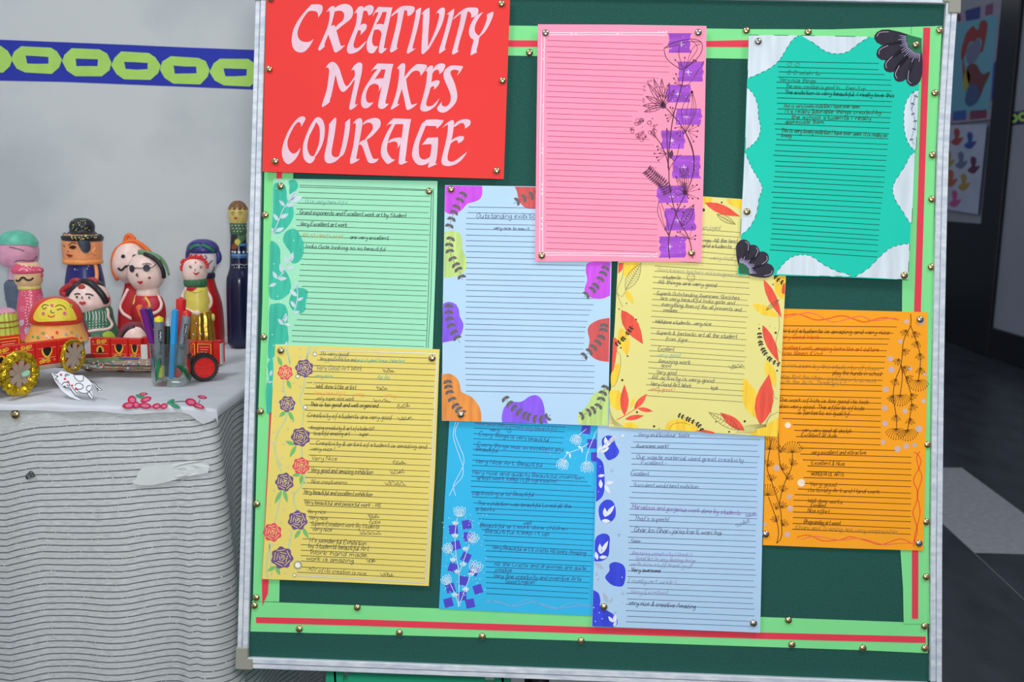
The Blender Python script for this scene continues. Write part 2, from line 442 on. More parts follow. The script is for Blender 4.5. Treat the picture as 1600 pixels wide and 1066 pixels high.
def sprig(I, P, size, n=None, ends=True):
    Q = cat_open(P, 6); L = [0]
    for a, b in zip(Q, Q[1:]): L.append(L[-1] + math.hypot(b[0] - a[0], b[1] - a[1]))
    n = n or max(2, int(L[-1] / (size * 1.05)))
    for k in range(n):
        t = L[-1] * (k + .3) / n; i = max(j for j in range(len(L)) if L[j] <= t); i = min(i, len(Q) - 2)
        a, b = Q[i], Q[i + 1]; l = math.hypot(b[0] - a[0], b[1] - a[1]) or 1; dx, dy = (b[0] - a[0]) / l, (b[1] - a[1]) / l
        for sg in (1, -1):
            I.leaf(a, (a[0] + (dx * .55 - dy * .8 * sg) * size, a[1] + (dy * .55 + dx * .8 * sg) * size), size * .58)
    I.stroke(Q, .6)
def rose(I, J, x, y, r):
    I.poly([(x + r * (1 + .09 * math.sin(a * 7 + x)) * math.cos(a), y + r * (1 + .09 * math.sin(a * 7 + x)) * math.sin(a)) for a in [2 * math.pi * i / 42 for i in range(42)]])
    for q, n, ph in ((.8, 5, .3), (.55, 4, 1.2), (.32, 3, 2.1)):
        for k in range(n):
            a0 = ph + 2 * math.pi * k / n; sp = 2 * math.pi / n * .8
            J.stroke([(x + r * (q - .10 * math.sin(math.pi * i / 7)) * math.cos(a0 + sp * i / 7), y + r * (q - .10 * math.sin(math.pi * i / 7)) * math.sin(a0 + sp * i / 7)) for i in range(8)], 1.0)
    J.curve([(x + r * .03 * i * math.cos(i * 1.1), y + r * .03 * i * math.sin(i * 1.1)) for i in range(7)], .9)

# ---- red title poster
S = Sheet('title_poster', 'red poster with big pale brush lettering at the top left of the board', 'poster',
          [(416.2, -5), (797.0, -5), (796.3, 20), (787, 280), (600, 274.5), (409.8, 268.3), (413, 130)], (229, 61, 58), .0084, 0, -.004)
RED = S
kA = K(410, 0, 8); kB = K(600, 0, 8); kC = K(490, 80, 6.4); kD = K(430, 170, 9.96); kE = K(580, 170, 9.96)
LET = [
 ('C', kA, ['612,57! 700,54 745,70 753,110 740,160 698,220! 695,180 680,150 640,137 575,145 510,230 460,330 440,400 445,460 475,505 530,525 590,520 640,487! 600,565 540,635 480,657 420,640 380,590 367,520 372,440 395,350 450,250 530,145']),
 ('R', kA, ['798,152! 840,95 880,75 905,90 905,130 890,200 860,320 835,400 775,555 785,565! 770,590 715,635! 700,620 705,590 760,470 820,320 840,200 838,140 820,140',
            '895,150! 905,105 950,70 1030,48 1100,70 1130,120 1130,180 1100,240 1000,320 925,380! 915,350 940,310 1000,260 1020,220 1020,170 990,138 940,135',
            '820,355! 885,315 910,330 935,420 970,540 990,575 1035,562! 980,620 920,658! 895,640 870,560 825,435 810,400']),
 ('E', kA, ['1145,175! 1190,100 1225,78 1260,85 1265,110 1255,180 1225,310 1180,420 1145,530 1140,580 1165,605 1210,590 1260,545 1305,510! 1260,580 1190,645 1110,672 1070,660 1057,620 1065,570 1100,480 1160,330 1180,230 1180,160 1165,160',
            '1240,130! 1290,80 1340,62 1380,75 1392,110 1370,170 1325,195! 1318,160 1300,135 1265,140 1245,175', '1215,325! 1250,300 1290,300 1305,320 1295,365 1265,400 1228,440! 1230,400 1225,375 1200,380']),
 ('A', kA, ['1455,150! 1500,150! 1475,215 1420,310 1385,420 1370,500 1380,555 1405,578 1448,578! 1410,640 1380,665 1335,660 1308,620 1303,560 1315,490 1360,390 1410,260',
            '1375,212! 1400,150 1450,85! 1530,88 1625,92! 1590,250 1545,450 1525,560 1520,600 1560,605! 1510,655 1480,668 1460,655 1455,610 1490,430 1520,300 1555,150! 1420,155 1395,180', '1380,350! 1420,310 1470,300 1530,315 1525,400! 1495,430 1475,385 1440,368 1395,375']),
 ('T', kB, ['88,210! 100,180 160,120 220,80 300,72 360,80 385,100 370,150 330,190 295,200! 290,170 290,140 265,128 230,130 180,150 130,180', '175,140! 255,125! 240,200 210,350 175,500 160,595 180,598! 140,630 95,655 75,640 80,600 120,450 160,280']),
 ('I', kB, ['385,150! 420,115 465,95! 455,180 420,350 380,500 358,605 400,605! 350,640 300,672! 285,655 300,590 340,450 380,270 400,150']),
 ('V', kB, ['465,185! 500,135 555,100 570,120 568,250 555,400 548,590! 590,500 640,380 675,270 690,190 680,160 650,165! 690,115 735,95 760,110 758,180 730,290 680,400 620,510 560,610 490,678! 470,665 468,580 480,400 485,260 490,175']),
 ('I', kB, ['780,185! 830,140 878,108! 870,180 830,340 790,480 760,605 780,610! 740,640 695,670! 687,655 700,590 745,450 790,280 810,185']),
 ('T', kB, ['860,250! 880,215 960,140 1030,100 1110,93 1165,100 1180,130 1170,180 1130,210 1090,220! 1090,180 1070,150 1040,145 980,160 920,200', '965,155! 1045,140! 1025,230 990,370 950,500 920,630 945,632! 900,665 860,682! 850,660 870,580 910,430 950,270']),
 ('Y', kB, ['1240,148! 1200,205 1160,270 1135,340 1140,400 1175,440 1200,430 1250,340 1285,240 1290,180 1365,145! 1365,190 1320,300 1260,400 1195,465 1180,540 1155,640 1178,648! 1130,670 1090,692! 1082,675 1100,580 1120,500 1090,480 1065,430 1065,360 1100,270 1150,200']),
 ('M', kC, ['122,165! 150,125 185,107 220,120 255,170 285,260 310,330 335,350 370,310 410,250 410,200 400,185 378,195! 400,150 440,118 470,115 487,140 480,220 460,310 430,440 415,530 445,525! 410,565 372,588! 357,575 362,530 390,400 412,285 370,340 330,385 295,408 265,385 240,320 220,240 205,310 180,430 160,500 170,500! 130,535 90,560! 82,545 95,500 130,390 150,260 155,190 145,165']),
 ('A', kC, ['640,180! 680,180! 640,240 590,310 545,370 525,430 525,480 545,515 600,512! 560,555 520,572 490,560 474,520 480,450 510,370 560,290 605,220', '568,210! 600,165 640,122! 720,125 798,128! 780,200 760,320 735,430 718,510 725,525 752,525! 715,565 680,578 650,565 645,530 665,430 690,310 720,185! 610,180', '590,300! 620,280 670,272 710,280 690,330 665,380 650,405! 655,360 640,335 600,325 560,345']),
 ('K', kC, ['832,175! 860,140 890,120 915,130 915,180 905,260 880,380 850,480 840,525 860,532! 820,560 780,585! 770,575 790,530 830,400 850,280 855,185', '885,285! 930,230 980,170 1030,130! 1080,130 1130,140 1125,175 1070,250! 1065,215 1040,195 990,205 940,260 905,300 870,330', '870,300! 925,280! 940,380 970,510 985,535 1040,520! 1000,560 945,588 925,570 905,470 885,390']),
 ('E', kC, ['1115,205! 1145,160 1180,142 1195,155 1190,200 1180,300 1160,400 1130,500 1130,545 1160,552 1200,535 1260,468! 1220,545 1150,595 1100,603 1070,585 1068,550 1090,470 1120,350 1135,240 1135,200', '1185,195! 1220,145 1270,122 1310,130 1315,155 1295,200 1258,230! 1255,200 1240,185 1210,195 1190,220', '1165,320! 1210,295 1250,292 1260,310 1245,345 1205,385! 1205,355 1190,350 1165,365']),
 ('S', kC, ['1495,160! 1480,148 1380,143 1320,180 1298,235 1310,290 1345,370 1370,440 1368,500 1345,540 1310,555 1280,535 1285,505! 1250,545 1235,575 1255,605 1300,615 1350,590 1410,530 1433,480 1435,420 1410,320 1375,240 1370,205 1400,185 1450,195 1445,220 1430,248! 1460,215']),
 ('C', kD, ['430,118 465,135 468,170 440,220 405,282! 400,240 380,210 345,215 290,280 220,420 190,520 200,610 235,670 280,698 330,680 395,605! 370,690 310,790 230,855 180,855 130,800 105,710 110,610 150,470 220,320 310,190 380,130']),
 ('O', kD, ['620,150! 675,130 730,165 765,250 772,350 755,480 715,600 630,740 600,740! 660,610 690,480 695,350 680,270 635,205!', '620,150! 640,205! 590,310 530,430 500,560 510,660 550,730 605,738! 620,770 590,820 545,850 490,830 445,770 428,670 440,540 490,390 560,240']),
 ('U', kD, ['825,265! 870,200 930,138! 950,155 945,250 915,450 880,640 885,720 930,755 985,740 1010,680 1050,520 1085,300 1090,210! 1165,150! 1160,320 1115,560 1070,700 1010,755 940,820 850,850 790,830 766,770 775,680 815,490 840,270']),
 ('R', kD, ['1205,235! 1260,170 1320,145 1350,170 1355,240 1330,400 1300,560 1270,720 1265,780 1320,780! 1270,820 1190,858! 1165,840 1170,770 1210,600 1240,400 1255,240 1230,225', '1350,260! 1400,190 1480,155 1560,142 1620,165 1642,220 1625,290 1560,370 1490,440 1420,485! 1400,470! 1450,410 1510,330 1520,270 1500,230 1450,215 1390,235', '1300,560! 1330,510 1400,480 1425,490 1460,610 1510,750 1540,780 1615,775! 1570,830 1500,848 1450,830 1420,770 1370,620 1335,560']),
 ('A', kE, ['335,235! 375,240! 330,330 285,430 255,540 245,640 275,720 325,780 375,793! 320,830 260,860 220,830 165,750 150,670 165,560 220,420 290,290', '230,268! 270,220 345,150! 480,155 622,160! 600,270 570,470 545,680 530,800 545,820 575,822! 520,850 465,870 430,850 430,790 450,590 480,400 500,240! 300,240 260,245', '255,530! 310,475 390,452 470,455 450,560 400,618! 415,570 395,520 340,510 280,530']),
 ('G', kE, ['785,235! 860,170! 1000,165 1130,180! 1090,245 1020,312! 1015,270! 850,265! 800,390 750,530 740,650 755,750 810,790 870,775 920,730 940,550! 790,558! 880,450! 1040,445! 1040,550 1020,760 1000,850 1035,855! 960,890 890,920! 885,895 905,830! 850,865 760,880 690,840 640,750 640,660 670,530 730,370']),
 ('E', kE, ['1105,298! 1180,220 1250,178 1285,195 1285,270 1260,440 1220,600 1190,730 1195,800 1250,825 1320,800 1400,740 1495,668! 1420,780 1320,860 1210,892 1130,880 1095,840 1100,760 1150,560 1185,390 1195,270 1180,250', '1280,270! 1340,200 1430,165 1510,165 1548,200 1530,260 1460,310! 1455,260 1430,225 1380,230 1300,280', '1240,500! 1310,450 1390,425 1440,435 1440,470 1410,510 1350,540! 1345,500 1320,490 1260,520 1225,560'])]
pinkpaint = mat('paint_pale_pink', (226, 192, 206), 0.5, var=0.05, scale=50, stretch=(1, .3, 1), spec=0.3)
for ch, k, outs in LET:
    I = S.ink(2)
    for q, t in enumerate(outs):
        I.l = .00014 + .00004 * q; I.poly(cat_closed(k(t), 3))
    I.build('letter', pinkpaint, S.o)

# ---- mint sheet
GRP = 'decorated comment sheets on the pin board'
S = Sheet('comment_sheet', 'mint green ruled comment sheet with teal blobs and silver leaf sprigs', 'paper sheet',
          [(427, 279), (683.6, 283), (681, 410), (672, 655), (560, 650), (414.3, 643), (420, 460)], (158, 226, 188), .0022, 0, -.002, GRP); S.pen = (70, 90, 85); MINT = S
k1 = K(400, 260, 5); k2 = K(400, 440, 5)
tm = marker((62, 186, 158))
for k, t in ((k1, '135,160 150,130 190,128 225,145 240,200 245,260 285,310 295,380 270,440 230,490 180,525 130,520 122,480 130,380 132,260'), (k1, '255,120 275,105 310,110 330,150 315,185 290,215 270,225 258,200 262,160'),
             (k1, '210,570 230,515 280,487 320,500 350,550 375,610 370,680 345,735 300,760 270,745 275,700 260,660 230,620'), (k1, '115,585 150,595 185,640 190,700 195,780 240,830 270,900 270,970 240,1010 190,1042 130,1040 102,1000 104,800 108,650'),
             (k2, '300,60 350,50 395,65 405,100 390,160 385,220 350,250 300,235 265,190 262,140'), (k2, '105,200 140,175 190,170 230,190 250,250 245,330 250,400 255,450 240,485 165,490 150,495 145,580 95,595 98,400'),
             (k2, '92,640 130,605 130,770 105,770 95,700'), (k2, '82,800 125,790 125,1000 80,1010')):
    I = S.ink(1); I.blob(k(t)); I.build('painted_blob', tm, S.o)
I = S.ink(3)
for k, w, t in ((k1, 26, '225,310>180,265 230,305>305,300 255,275>315,190 265,275>365,235 175,425>135,370 185,405>255,370 145,530>120,475 150,510>220,480 265,750>290,670 250,770>220,700 235,800>305,790 215,840>185,760 165,880>130,820 170,880>245,875 160,915>100,940'),
                (k2, 26, '320,60>310,5 320,115>262,65 320,150>372,125 308,205>270,150 290,245>345,235 215,340>170,290 225,320>235,245 220,330>275,345 232,510>240,465 110,740>125,690 90,790>128,780')):
    for q in t.split():
        a, b = q.split('>'); a = k(tuple(map(float, a.split(',')))); b = k(tuple(map(float, b.split(',')))); I.leaf(a, b, math.hypot(b[0] - a[0], b[1] - a[1]) * .42)
for k, t in ((k1, '130,530 175,430 210,340 260,270 310,195'), (k1, '165,880 210,830 230,790 265,740 295,690'), (k2, '320,30 325,110 310,200 290,245'), (k2, '200,310 240,260')): I.curve(k(t), 1.3)
I.build('silver_sprigs', mat('silver_ink', (196, 216, 222), 0.45, metal=.2, var=.08), S.o)
I = S.ink(3)
for k, t in ((k1, '158,172 235,118 182,578 293,578 140,762 385,762 302,865 358,928 168,1015 300,465'), (k2, '195,160 127,415 137,500 350,432 222,330')):
    for p in k(t): I.dot(p[0], p[1], .9, n=6)
I.build('white_dots', ink((225, 245, 238)), S.o)
LN = (58, 88, 78)
S.rules((464, 300.5), (672, 307), (459, 534), (665, 542), 28, LN, .95, left=lerpf([(300, 467), (335, 462), (360, 464), (385, 475), (410, 470), (440, 466), (460, 480), (478, 478), (492, 468), (515, 456)]))
I = S.ink(2)
I.stroke(k1('340,147 850,163 1370,184'), .9); I.stroke(k1('340,162 850,176 1362,190'), .9); I.stroke(k1('1387,172 1380,500 1365,1060') + k2('1345,520'), .9); I.stroke(k1('1372,185 1360,560 1345,1060') + k2('1330,520'), .9)
I.build('double_border', ink(LN), S.o)
S.notes(k1, [('It is very beautiful', (385, 285), (715, 300), {'c': (120, 170, 160)}), ('Grand exponents and Excellent work art by Student', (340, 372), (1175, 400), {'h': 6.5, 'w': .85}), ('Very Excellent art work', (345, 462), (715, 470), {'w': .85}),
             ('All students work', (360, 548), (690, 560), {'c': (190, 170, 110)}), ('are very excellent.', (735, 565), (1045, 575), {'w': .85}), ('India Gate looking so so beautiful.', (388, 638), (1025, 662), {'w': .85})])

# ---- yellow sheet with roses
S = Sheet('comment_sheet', 'golden yellow ruled comment sheet bordered with purple and red roses', 'paper sheet',
          [(430, 539), (560, 542.5), (687, 546), (680, 730), (670, 916), (540, 910), (409.4, 905), (420, 720)], (230, 212, 112), .0040, 0, -.004, GRP); S.pen = (105, 100, 75); ROSES = S
k1 = K(400, 530, 5.33); k2 = K(400, 720, 5.33)
I = S.ink(1)
for k, t in ((k1, '240,60 280,190 275,220'), (k1, '260,60 270,130 285,200'), (k1, '440,55 425,110 425,170'), (k1, '460,60 440,110 420,165'), (k1, '235,345 225,400 250,480'), (k1, '400,310 400,400 365,500 395,600 385,720'), (k1, '265,600 240,680 175,800 160,950 215,1060'), (k1, '380,890 385,990'),
             (k2, '170,0 220,110'), (k2, '410,110 395,190 320,280 320,360 345,420'), (k2, '215,260 185,400 155,520'), (k2, '300,590 290,640 270,740 275,880'), (k2, '120,690 90,850 95,970'), (k2, '110,690 120,800 130,960')): I.curve(k(t), 2.2)
for t in ('520,60 490,110', '500,60 470,120', '480,60 450,130'): I.stroke(k1(t), .7)
I.build('vine', ink((186, 206, 160)), S.o)
I = S.ink(3)
for k, t in ((k1, '215,225>180,140 260,340>290,415 250,600>190,650 270,600>318,690 320,880>245,850 335,885>280,985'), (k2, '375,110>300,125 385,115>370,200 215,245>155,360 230,240>262,350 370,575>320,650 390,560>438,650 165,880>95,920 165,880>200,955')):
    for q in t.split():
        a, b = q.split('>'); I = S.ink(3); I.leaf(k(tuple(map(float, a.split(',')))), k(tuple(map(float, b.split(',')))), 6.2); I.build('painted_leaf', ink((120, 188, 110)), S.o)
PUR = ink((112, 84, 132)); CRI = ink((228, 78, 98)); YEL = ink((234, 214, 130))
for k, x, y, r, c in ((k1, 243, 278, 60, CRI), (k1, 402, 243, 72, PUR), (k1, 260, 540, 64, PUR), (k1, 372, 815, 76, PUR), (k2, 375, 43, 68, CRI), (k2, 238, 178, 74, PUR), (k2, 347, 497, 78, PUR), (k2, 137, 597, 74, CRI), (k2, 217, 808, 88, PUR)):
    I = S.ink(4); J = S.ink(5); X, Y = k((x, y)); rose(I, J, X, Y, r / 5.33); o = I.build('painted_rose', c, S.o); J.build('petal_lines', YEL, o)
I = S.ink(4); J = S.ink(5)
for k, x, y, r in ((k1, 490, 125, 20), (k1, 347, 310, 20), (k1, 410, 568, 20), (k2, 348, 870, 38), (k2, 320, 953, 18)):
    X, Y = k((x, y)); I.dot(X, Y, r / 5.33); J.dot(X, Y, r / 5.33 * .6)
for k, t in ((k1, '365,75 368,145 313,362 370,395 475,368 220,428 180,515 160,635 145,775 265,745 138,860 232,872 220,985 300,680'), (k2, '265,50 150,248 118,368 235,405 305,265 212,515 285,580 280,655 135,700 245,932 415,185')):
    for X, Y in k(t): I.dot(X, Y, 1.7, n=8); J.dot(X, Y, 1.1, n=8)
I.build('dot_rings', ink((170, 165, 130)), S.o); J.build('white_dots', ink((242, 238, 224)), S.o)
I = S.ink(2); J = S.ink(3)
for P in (k1('530,95 1000,105 1505,122'), k1('1510,125 1490,500 1470,900') + k2('1455,300 1430,700 1410,1012'), k2('325,955 860,985 1405,1017')):
    I.stroke(P, 2.6); J.stroke(P, 1.1)
I.build('silver_border', mat('silver_ink2', (188, 184, 150), .45, metal=.2), S.o); J.build('border_line', ink((236, 232, 214)), S.o)
S.rules((484, 554), (681, 560), (476, 895), (664, 904), 40, (92, 84, 60), 1.0, left=lerpf([(554, 498), (568, 494), (580, 480), (600, 479), (620, 474), (645, 477), (660, 480), (690, 484), (735, 481), (760, 472), (780, 474), (800, 480), (830, 486), (845, 470), (880, 470), (895, 464)]))
g = (120, 128, 110); TE = (110, 180, 160); OR = (236, 170, 90)
S.notes(k1, [('Its very good!', (540, 132), (775, 142), {'c': g}), ('Very good exhibition and', (530, 178), (830, 188), {'c': g}), ('and student have talented', (835, 190), (1235, 198), {'c': TE}), ('Very Good Art Work', (500, 255), (885, 262), {'c': g, 'h': 7.5}), ('~', (1055, 270), (1150, 275)), ('very nice', (490, 318), (640, 322), {'c': TE}), ('Ap An', (1010, 330), (1115, 334), {'c': TE}),
             ('Well done little artist', (495, 408), (835, 416), {'w': .8}), ('~', (1005, 415), (1085, 420)), ('Very beautiful ..... very', (480, 462), (900, 472), {'c': OR}), ('very', (1065, 478), (1170, 482), {'c': OR}), ('very super nice work', (500, 508), (820, 512)), ('~', (975, 518), (1110, 524)),
             ('This is too good! and well organised', (450, 558), (1020, 570), {'c': (70, 72, 60), 'w': .9}), ('~', (1175, 572), (1275, 560)), ('Creativity of students are very good', (430, 650), (1130, 672), {'h': 7.5}), ('~', (1180, 668), (1310, 672)), ('Amazing creativity & art of students!!', (450, 752), (985, 762)), ('beautiful amazing art', (480, 798), (780, 803)), ('super', (860, 805), (940, 806)),
             ('Creativity & artist of student is amazing and', (500, 880), (1425, 912), {'w': .8}), ('very nice !', (460, 926), (660, 932)), ('Very Nice', (460, 1008), (680, 1012), {'h': 7}), ('~', (1135, 1035), (1245, 1038))], 6.2)
S.notes(k2, [('Very good and amazing exhibition', (455, 92), (975, 112), {'w': .85, 'h': 7}), ('~', (1115, 105), (1230, 100)), ('Nice creativeness', (460, 190), (760, 200), {'h': 7}), ('~', (1070, 195), (1240, 208)), ('Very beautiful and excellent exhibition', (395, 272), (970, 296), {'w': .85}), ('Very beautiful and peaceful work - HS', (400, 358), (1040, 388), {'w': .85}), ('Very nice', (430, 438), (585, 440)), ('~', (935, 472), (1020, 474)),
             ('Very nice', (440, 488), (600, 494)), ('~', (945, 520), (1030, 520)), ('Superb Excellent work By Students', (455, 538), (1030, 566)), ('very nice', (470, 584), (635, 590)), ('~', (850, 605), (1035, 615)), ("It's wonderful Exhibition", (445, 676), (920, 706), {'w': .85, 'h': 7}), ('by Students beautiful Art', (435, 724), (940, 750), {'w': .85, 'h': 7}), ('Work hand made,', (445, 778), (945, 804), {'w': .85, 'h': 7}), ('work is amazing.', (420, 828), (830, 850), {'w': .85, 'h': 7}), ('~', (930, 845), (990, 840)), ('-97% of its creation is nice.', (420, 918), (930, 955)), ('~', (1045, 960), (1140, 962))], 6.2)

# ---- light blue sheet with colour blobs
S = Sheet('comment_sheet', 'pale blue ruled comment sheet edged with magenta, lime, violet and orange blobs', 'paper sheet',
          [(695.4, 289.4), (958, 293), (955.5, 410), (950, 666), (820, 661), (690.3, 657.6), (692, 470)], (182, 214, 240), .0060, 0, -.004, GRP); S.pen = (100, 112, 135); BLOBS = S
k1 = K(680, 280, 5.517); k2 = K(680, 470, 5.33)
MG, RB, LM, VI, OG = (204, 80, 226), (208, 86, 86), (188, 216, 128), (138, 92, 234), (226, 144, 66)
for k, c, t in ((k1, MG, '86,55! 405,58! 405,130 380,175 320,200 275,215 225,270 165,300 120,300 83,280!'), (k1, RB, '685,65! 910,68! 905,235 810,255 760,235 720,180 705,110'), (k1, LM, '80,458! 140,443 200,460 230,510 235,600 265,680 272,750 240,810 170,840 74,850!'), (k1, MG, '1330,715 1513,715! 1507,1005! 1440,1030 1370,1030 1310,1000 1287,950 1310,870 1297,780'),
                (k2, VI, '66,25! 110,10 165,25 195,70 205,130 235,200 215,280 170,325 110,340 58,350!'), (k2, OG, '54,615! 120,608 180,645 205,700 220,760 300,800 360,870 383,940 383,1010! 55,998!'), (k2, VI, '557,1013! 555,960 580,880 650,845 720,840 790,795 850,790 890,830 910,900 915,960 940,1022!'), (k2, LM, '1200,1031! 1183,980 1195,935 1260,880 1310,790 1380,740 1446,730! 1438,1040!'), (k2, RB, '1452,142! 1360,160 1290,200 1270,250 1285,330 1275,410 1310,470 1370,500 1447,510!')):
    I = S.ink(1); I.blob(k(t)); I.build('painted_blob', marker(c), S.o)
for k, t in ((k1, '255,110 215,180 180,250 150,320 130,380 115,430'), (k1, '140,490 120,590 150,690 210,800 235,870'), (k1, '900,120 780,160 720,185 675,210'), (k1, '1480,740 1420,870 1340,970 1280,1015'), (k2, '115,20 115,120 140,230 205,350'), (k2, '100,650 120,770 170,880 255,965'), (k2, '570,800 620,860 700,930 800,975 900,990 960,950'), (k2, '1430,700 1390,790 1360,880 1260,940 1195,968'), (k2, '1410,180 1390,290 1330,380 1225,475')):
    I = S.ink(3); sprig(I, k(t), 9); I.build('leaf_sprig', ink((104, 100, 100)), S.o)
S.rules((732, 323.5), (960, 328), (727, 611), (929, 616), 34, (88, 104, 130), .95, left=lerpf([(323, 732), (345, 728), (480, 728), (540, 726), (610, 728)]), right=lerpf([(328, 958), (400, 915), (440, 914), (458, 912), (470, 930), (500, 918), (520, 914), (560, 910), (572, 929), (620, 928)]))
S.notes(k1, [('Outstanding exibition', (355, 335), (900, 338), {'h': 8, 'w': .8}), ('very nice to saw it', (505, 432), (812, 440), {'w': .9, 'h': 5})])

# ---- cyan sheet
S = Sheet('comment_sheet', 'bright cyan ruled comment sheet with white flowers over violet squares', 'paper sheet',
          [(706, 590), (950, 596), (940, 780), (925, 962.4), (800, 957), (685.7, 951.3), (695, 780)], (54, 184, 232), .0014, 0, -.001, GRP); S.pen = (60, 100, 150); CYAN = S
k1 = K(670, 650, 5.61); k2 = K(670, 790, 5.61)
sq = ink((84, 74, 200))
for k, x, y, a in ((k2, 332, 168, -.15), (k2, 215, 212, -.1), (k2, 345, 275, .05), (k2, 238, 350, -.3), (k2, 325, 455, .45), (k2, 212, 545, .35), (k2, 395, 575, .4), (k2, 303, 660, .15), (k2, 190, 725, -.25), (k2, 430, 735, -.3), (k2, 290, 795, -.1), (k2, 172, 852, -.25), (k2, 362, 860, -.2), (k1, 1378, 120, .1), (k1, 1430, 245, .2), (k1, 1462, 360, .1)):
    X, Y = k((x, y)); r = 7.3; I = S.ink(1)
    I.poly([(X + r * 1.35 * math.cos(a + math.pi / 4 + q * math.pi / 2), Y + r * 1.35 * math.sin(a + math.pi / 4 + q * math.pi / 2)) for q in range(4)] if x < 1400 or k is k2 else [(X - r, Y - r), (min(X + r, 940), Y - r), (min(X + r, 939), Y + r), (X - r, Y + r)]); I.build('painted_square', sq, S.o)
I = S.ink(3); WH = ink((216, 236, 246))
def tulip(I, x, y, s, ang):
    c, sn = math.cos(ang), math.sin(ang)
    for off in (-.55, -.2, .2, .55):
        tip = (x + s * (math.sin(off) * c + math.cos(off) * sn), y - s * (math.cos(off) * c - math.sin(off) * sn))
        I.leafline((x, y), tip, s * .5, .8); I.leafline((x, y), (x + (tip[0] - x) * .75, y + (tip[1] - y) * .75), s * .25, .6)
for k, x, y, s, a in ((k2, 270, 100, 95, 0), (k2, 360, 320, 95, .6), (k2, 190, 410, 85, -.6), (k2, 390, 585, 110, .4), (k2, 175, 690, 85, -.5), (k1, 1310, 170, 90, 3.6), (k1, 1190, 380, 95, 3.5), (k1, 1385, 400, 100, 3.1)): J = S.ink(3); tulip(J, *k((x, y)), s / 5.61, a); J.build('white_flower', WH, S.o)['kind'] = 'stuff'
for k, t in ((k2, '250,110 230,250 240,450 265,600 260,890'), (k2, '355,340 300,500 265,600'), (k2, '370,600 310,760 262,890'), (k2, '190,690 240,800 260,880'), (k2, '190,410 230,460'), (k1, '1380,115 1305,180'), (k1, '1475,120 1385,340 1385,420'), (k1, '1400,240 1320,290 1220,330 1170,400')): I.curve(k(t), .9)
for x, y in ((232, 175), (230, 285), (322, 400), (212, 495), (250, 600), (300, 535), (372, 622), (322, 755), (228, 805)):
    X, Y = k2((x, y))
    for a in (-2.3, -1.8, -1.3, -.8): I.leaf((X, Y), (X + 8 * math.cos(a), Y + 8 * math.sin(a)), 2.6)
for x, y in ((1340, 275), (1235, 325)):
    X, Y = k1((x, y)); I.leaf((X, Y), (X - 7, Y - 1), 3); I.leaf((X, Y), (X + 1, Y + 9), 3)
I.build('white_stems', WH, S.o)
I = S.ink(2)
for _ in range(95):
    x = random.uniform(120, 510); y = random.uniform(80, 790); X, Y = k2((x, y)); I.dot(X, Y, random.uniform(.5, .9), n=6)
for _ in range(40): X, Y = k1((random.uniform(1050, 1460), random.uniform(90, 640))); I.dot(X, Y, .5, n=6)
I.build('white_dots', ink((200, 228, 244)), S.o)
I = S.ink(2)
for k, t in ((k1, '235,55 215,180 260,330 300,450 290,540 220,620 180,700'), (k1, '260,55 230,150 270,270 305,360 300,440 240,560 215,620 235,700')): I.curve(k(t), 1.0)
I.build('wavy_lines', ink((206, 222, 244)), S.o)
I = S.ink(2)
for k, t in ((k2, '500,850 600,840 720,880 860,825 960,860 1110,905 1250,855 1420,890'), (k2, '500,830 650,860 760,885 900,850 1050,880 1150,900 1350,875 1420,880')): I.curve(k(t), .9)
I.build('wavy_lines', ink((140, 170, 214)), S.o)
S.rules((741, 661), (884, 667), (760, 927.5), (920, 935.5), 33, (30, 84, 116), 1.0, left=lerpf([(661, 741), (720, 738), (765, 735), (795, 742), (825, 752), (850, 758), (930, 760)]), right=lerpf([(667, 884), (735, 870), (745, 914), (770, 930), (860, 926), (936, 919)]))
S.notes(k1, [('nice and very creatively Beautiful', (410, 76), (1120, 140), {'c': (90, 120, 170)}), ('very', (530, 132), (620, 138)), ('Every things is very beautiful', (440, 172), (1055, 226)), ('Every things was so excellent and', (425, 262), (1180, 314)), ('Beautiful', (415, 305), (610, 318)), ('Very Nice Art, Beautiful', (405, 412), (1000, 446)), ('Very nice and quality Beautiful invention', (375, 508), (1365, 556)), ('great work keep it progressive!', (420, 556), (1130, 585)), ('captivating arts! Beautiful', (380, 690), (925, 704)), ('The exhibition was beautiful Loved all the', (425, 780), (1250, 806)), ('artworks', (410, 828), (580, 834)), ('Beautiful art work done children', (450, 974), (1220, 1002))], 6.2, .8)
S.notes(k2, [('well', (830, 168), (905, 165)), ('Beautiful Keep it up', (495, 240), (1060, 262)), ('Very Beautiful art & crafts All looks Amazing', (555, 380), (1380, 432)), ('All the Crafts and drawings are quite', (570, 525), (1385, 566)), ('creative', (580, 578), (730, 584)), ('Very fine creativity and inventive Arts', (565, 630), (1340, 660)), ('Good English', (670, 680), (930, 688))], 6.2, .8)
I = S.ink(4); X, Y = k1((705, 130)); I.ring(X, Y, 3, .7); I.stroke([(X - 1.3, Y + .8), (X, Y + 1.6), (X + 1.3, Y + .8)], .5); I.build('smiley', ink(S.pen), S.o)

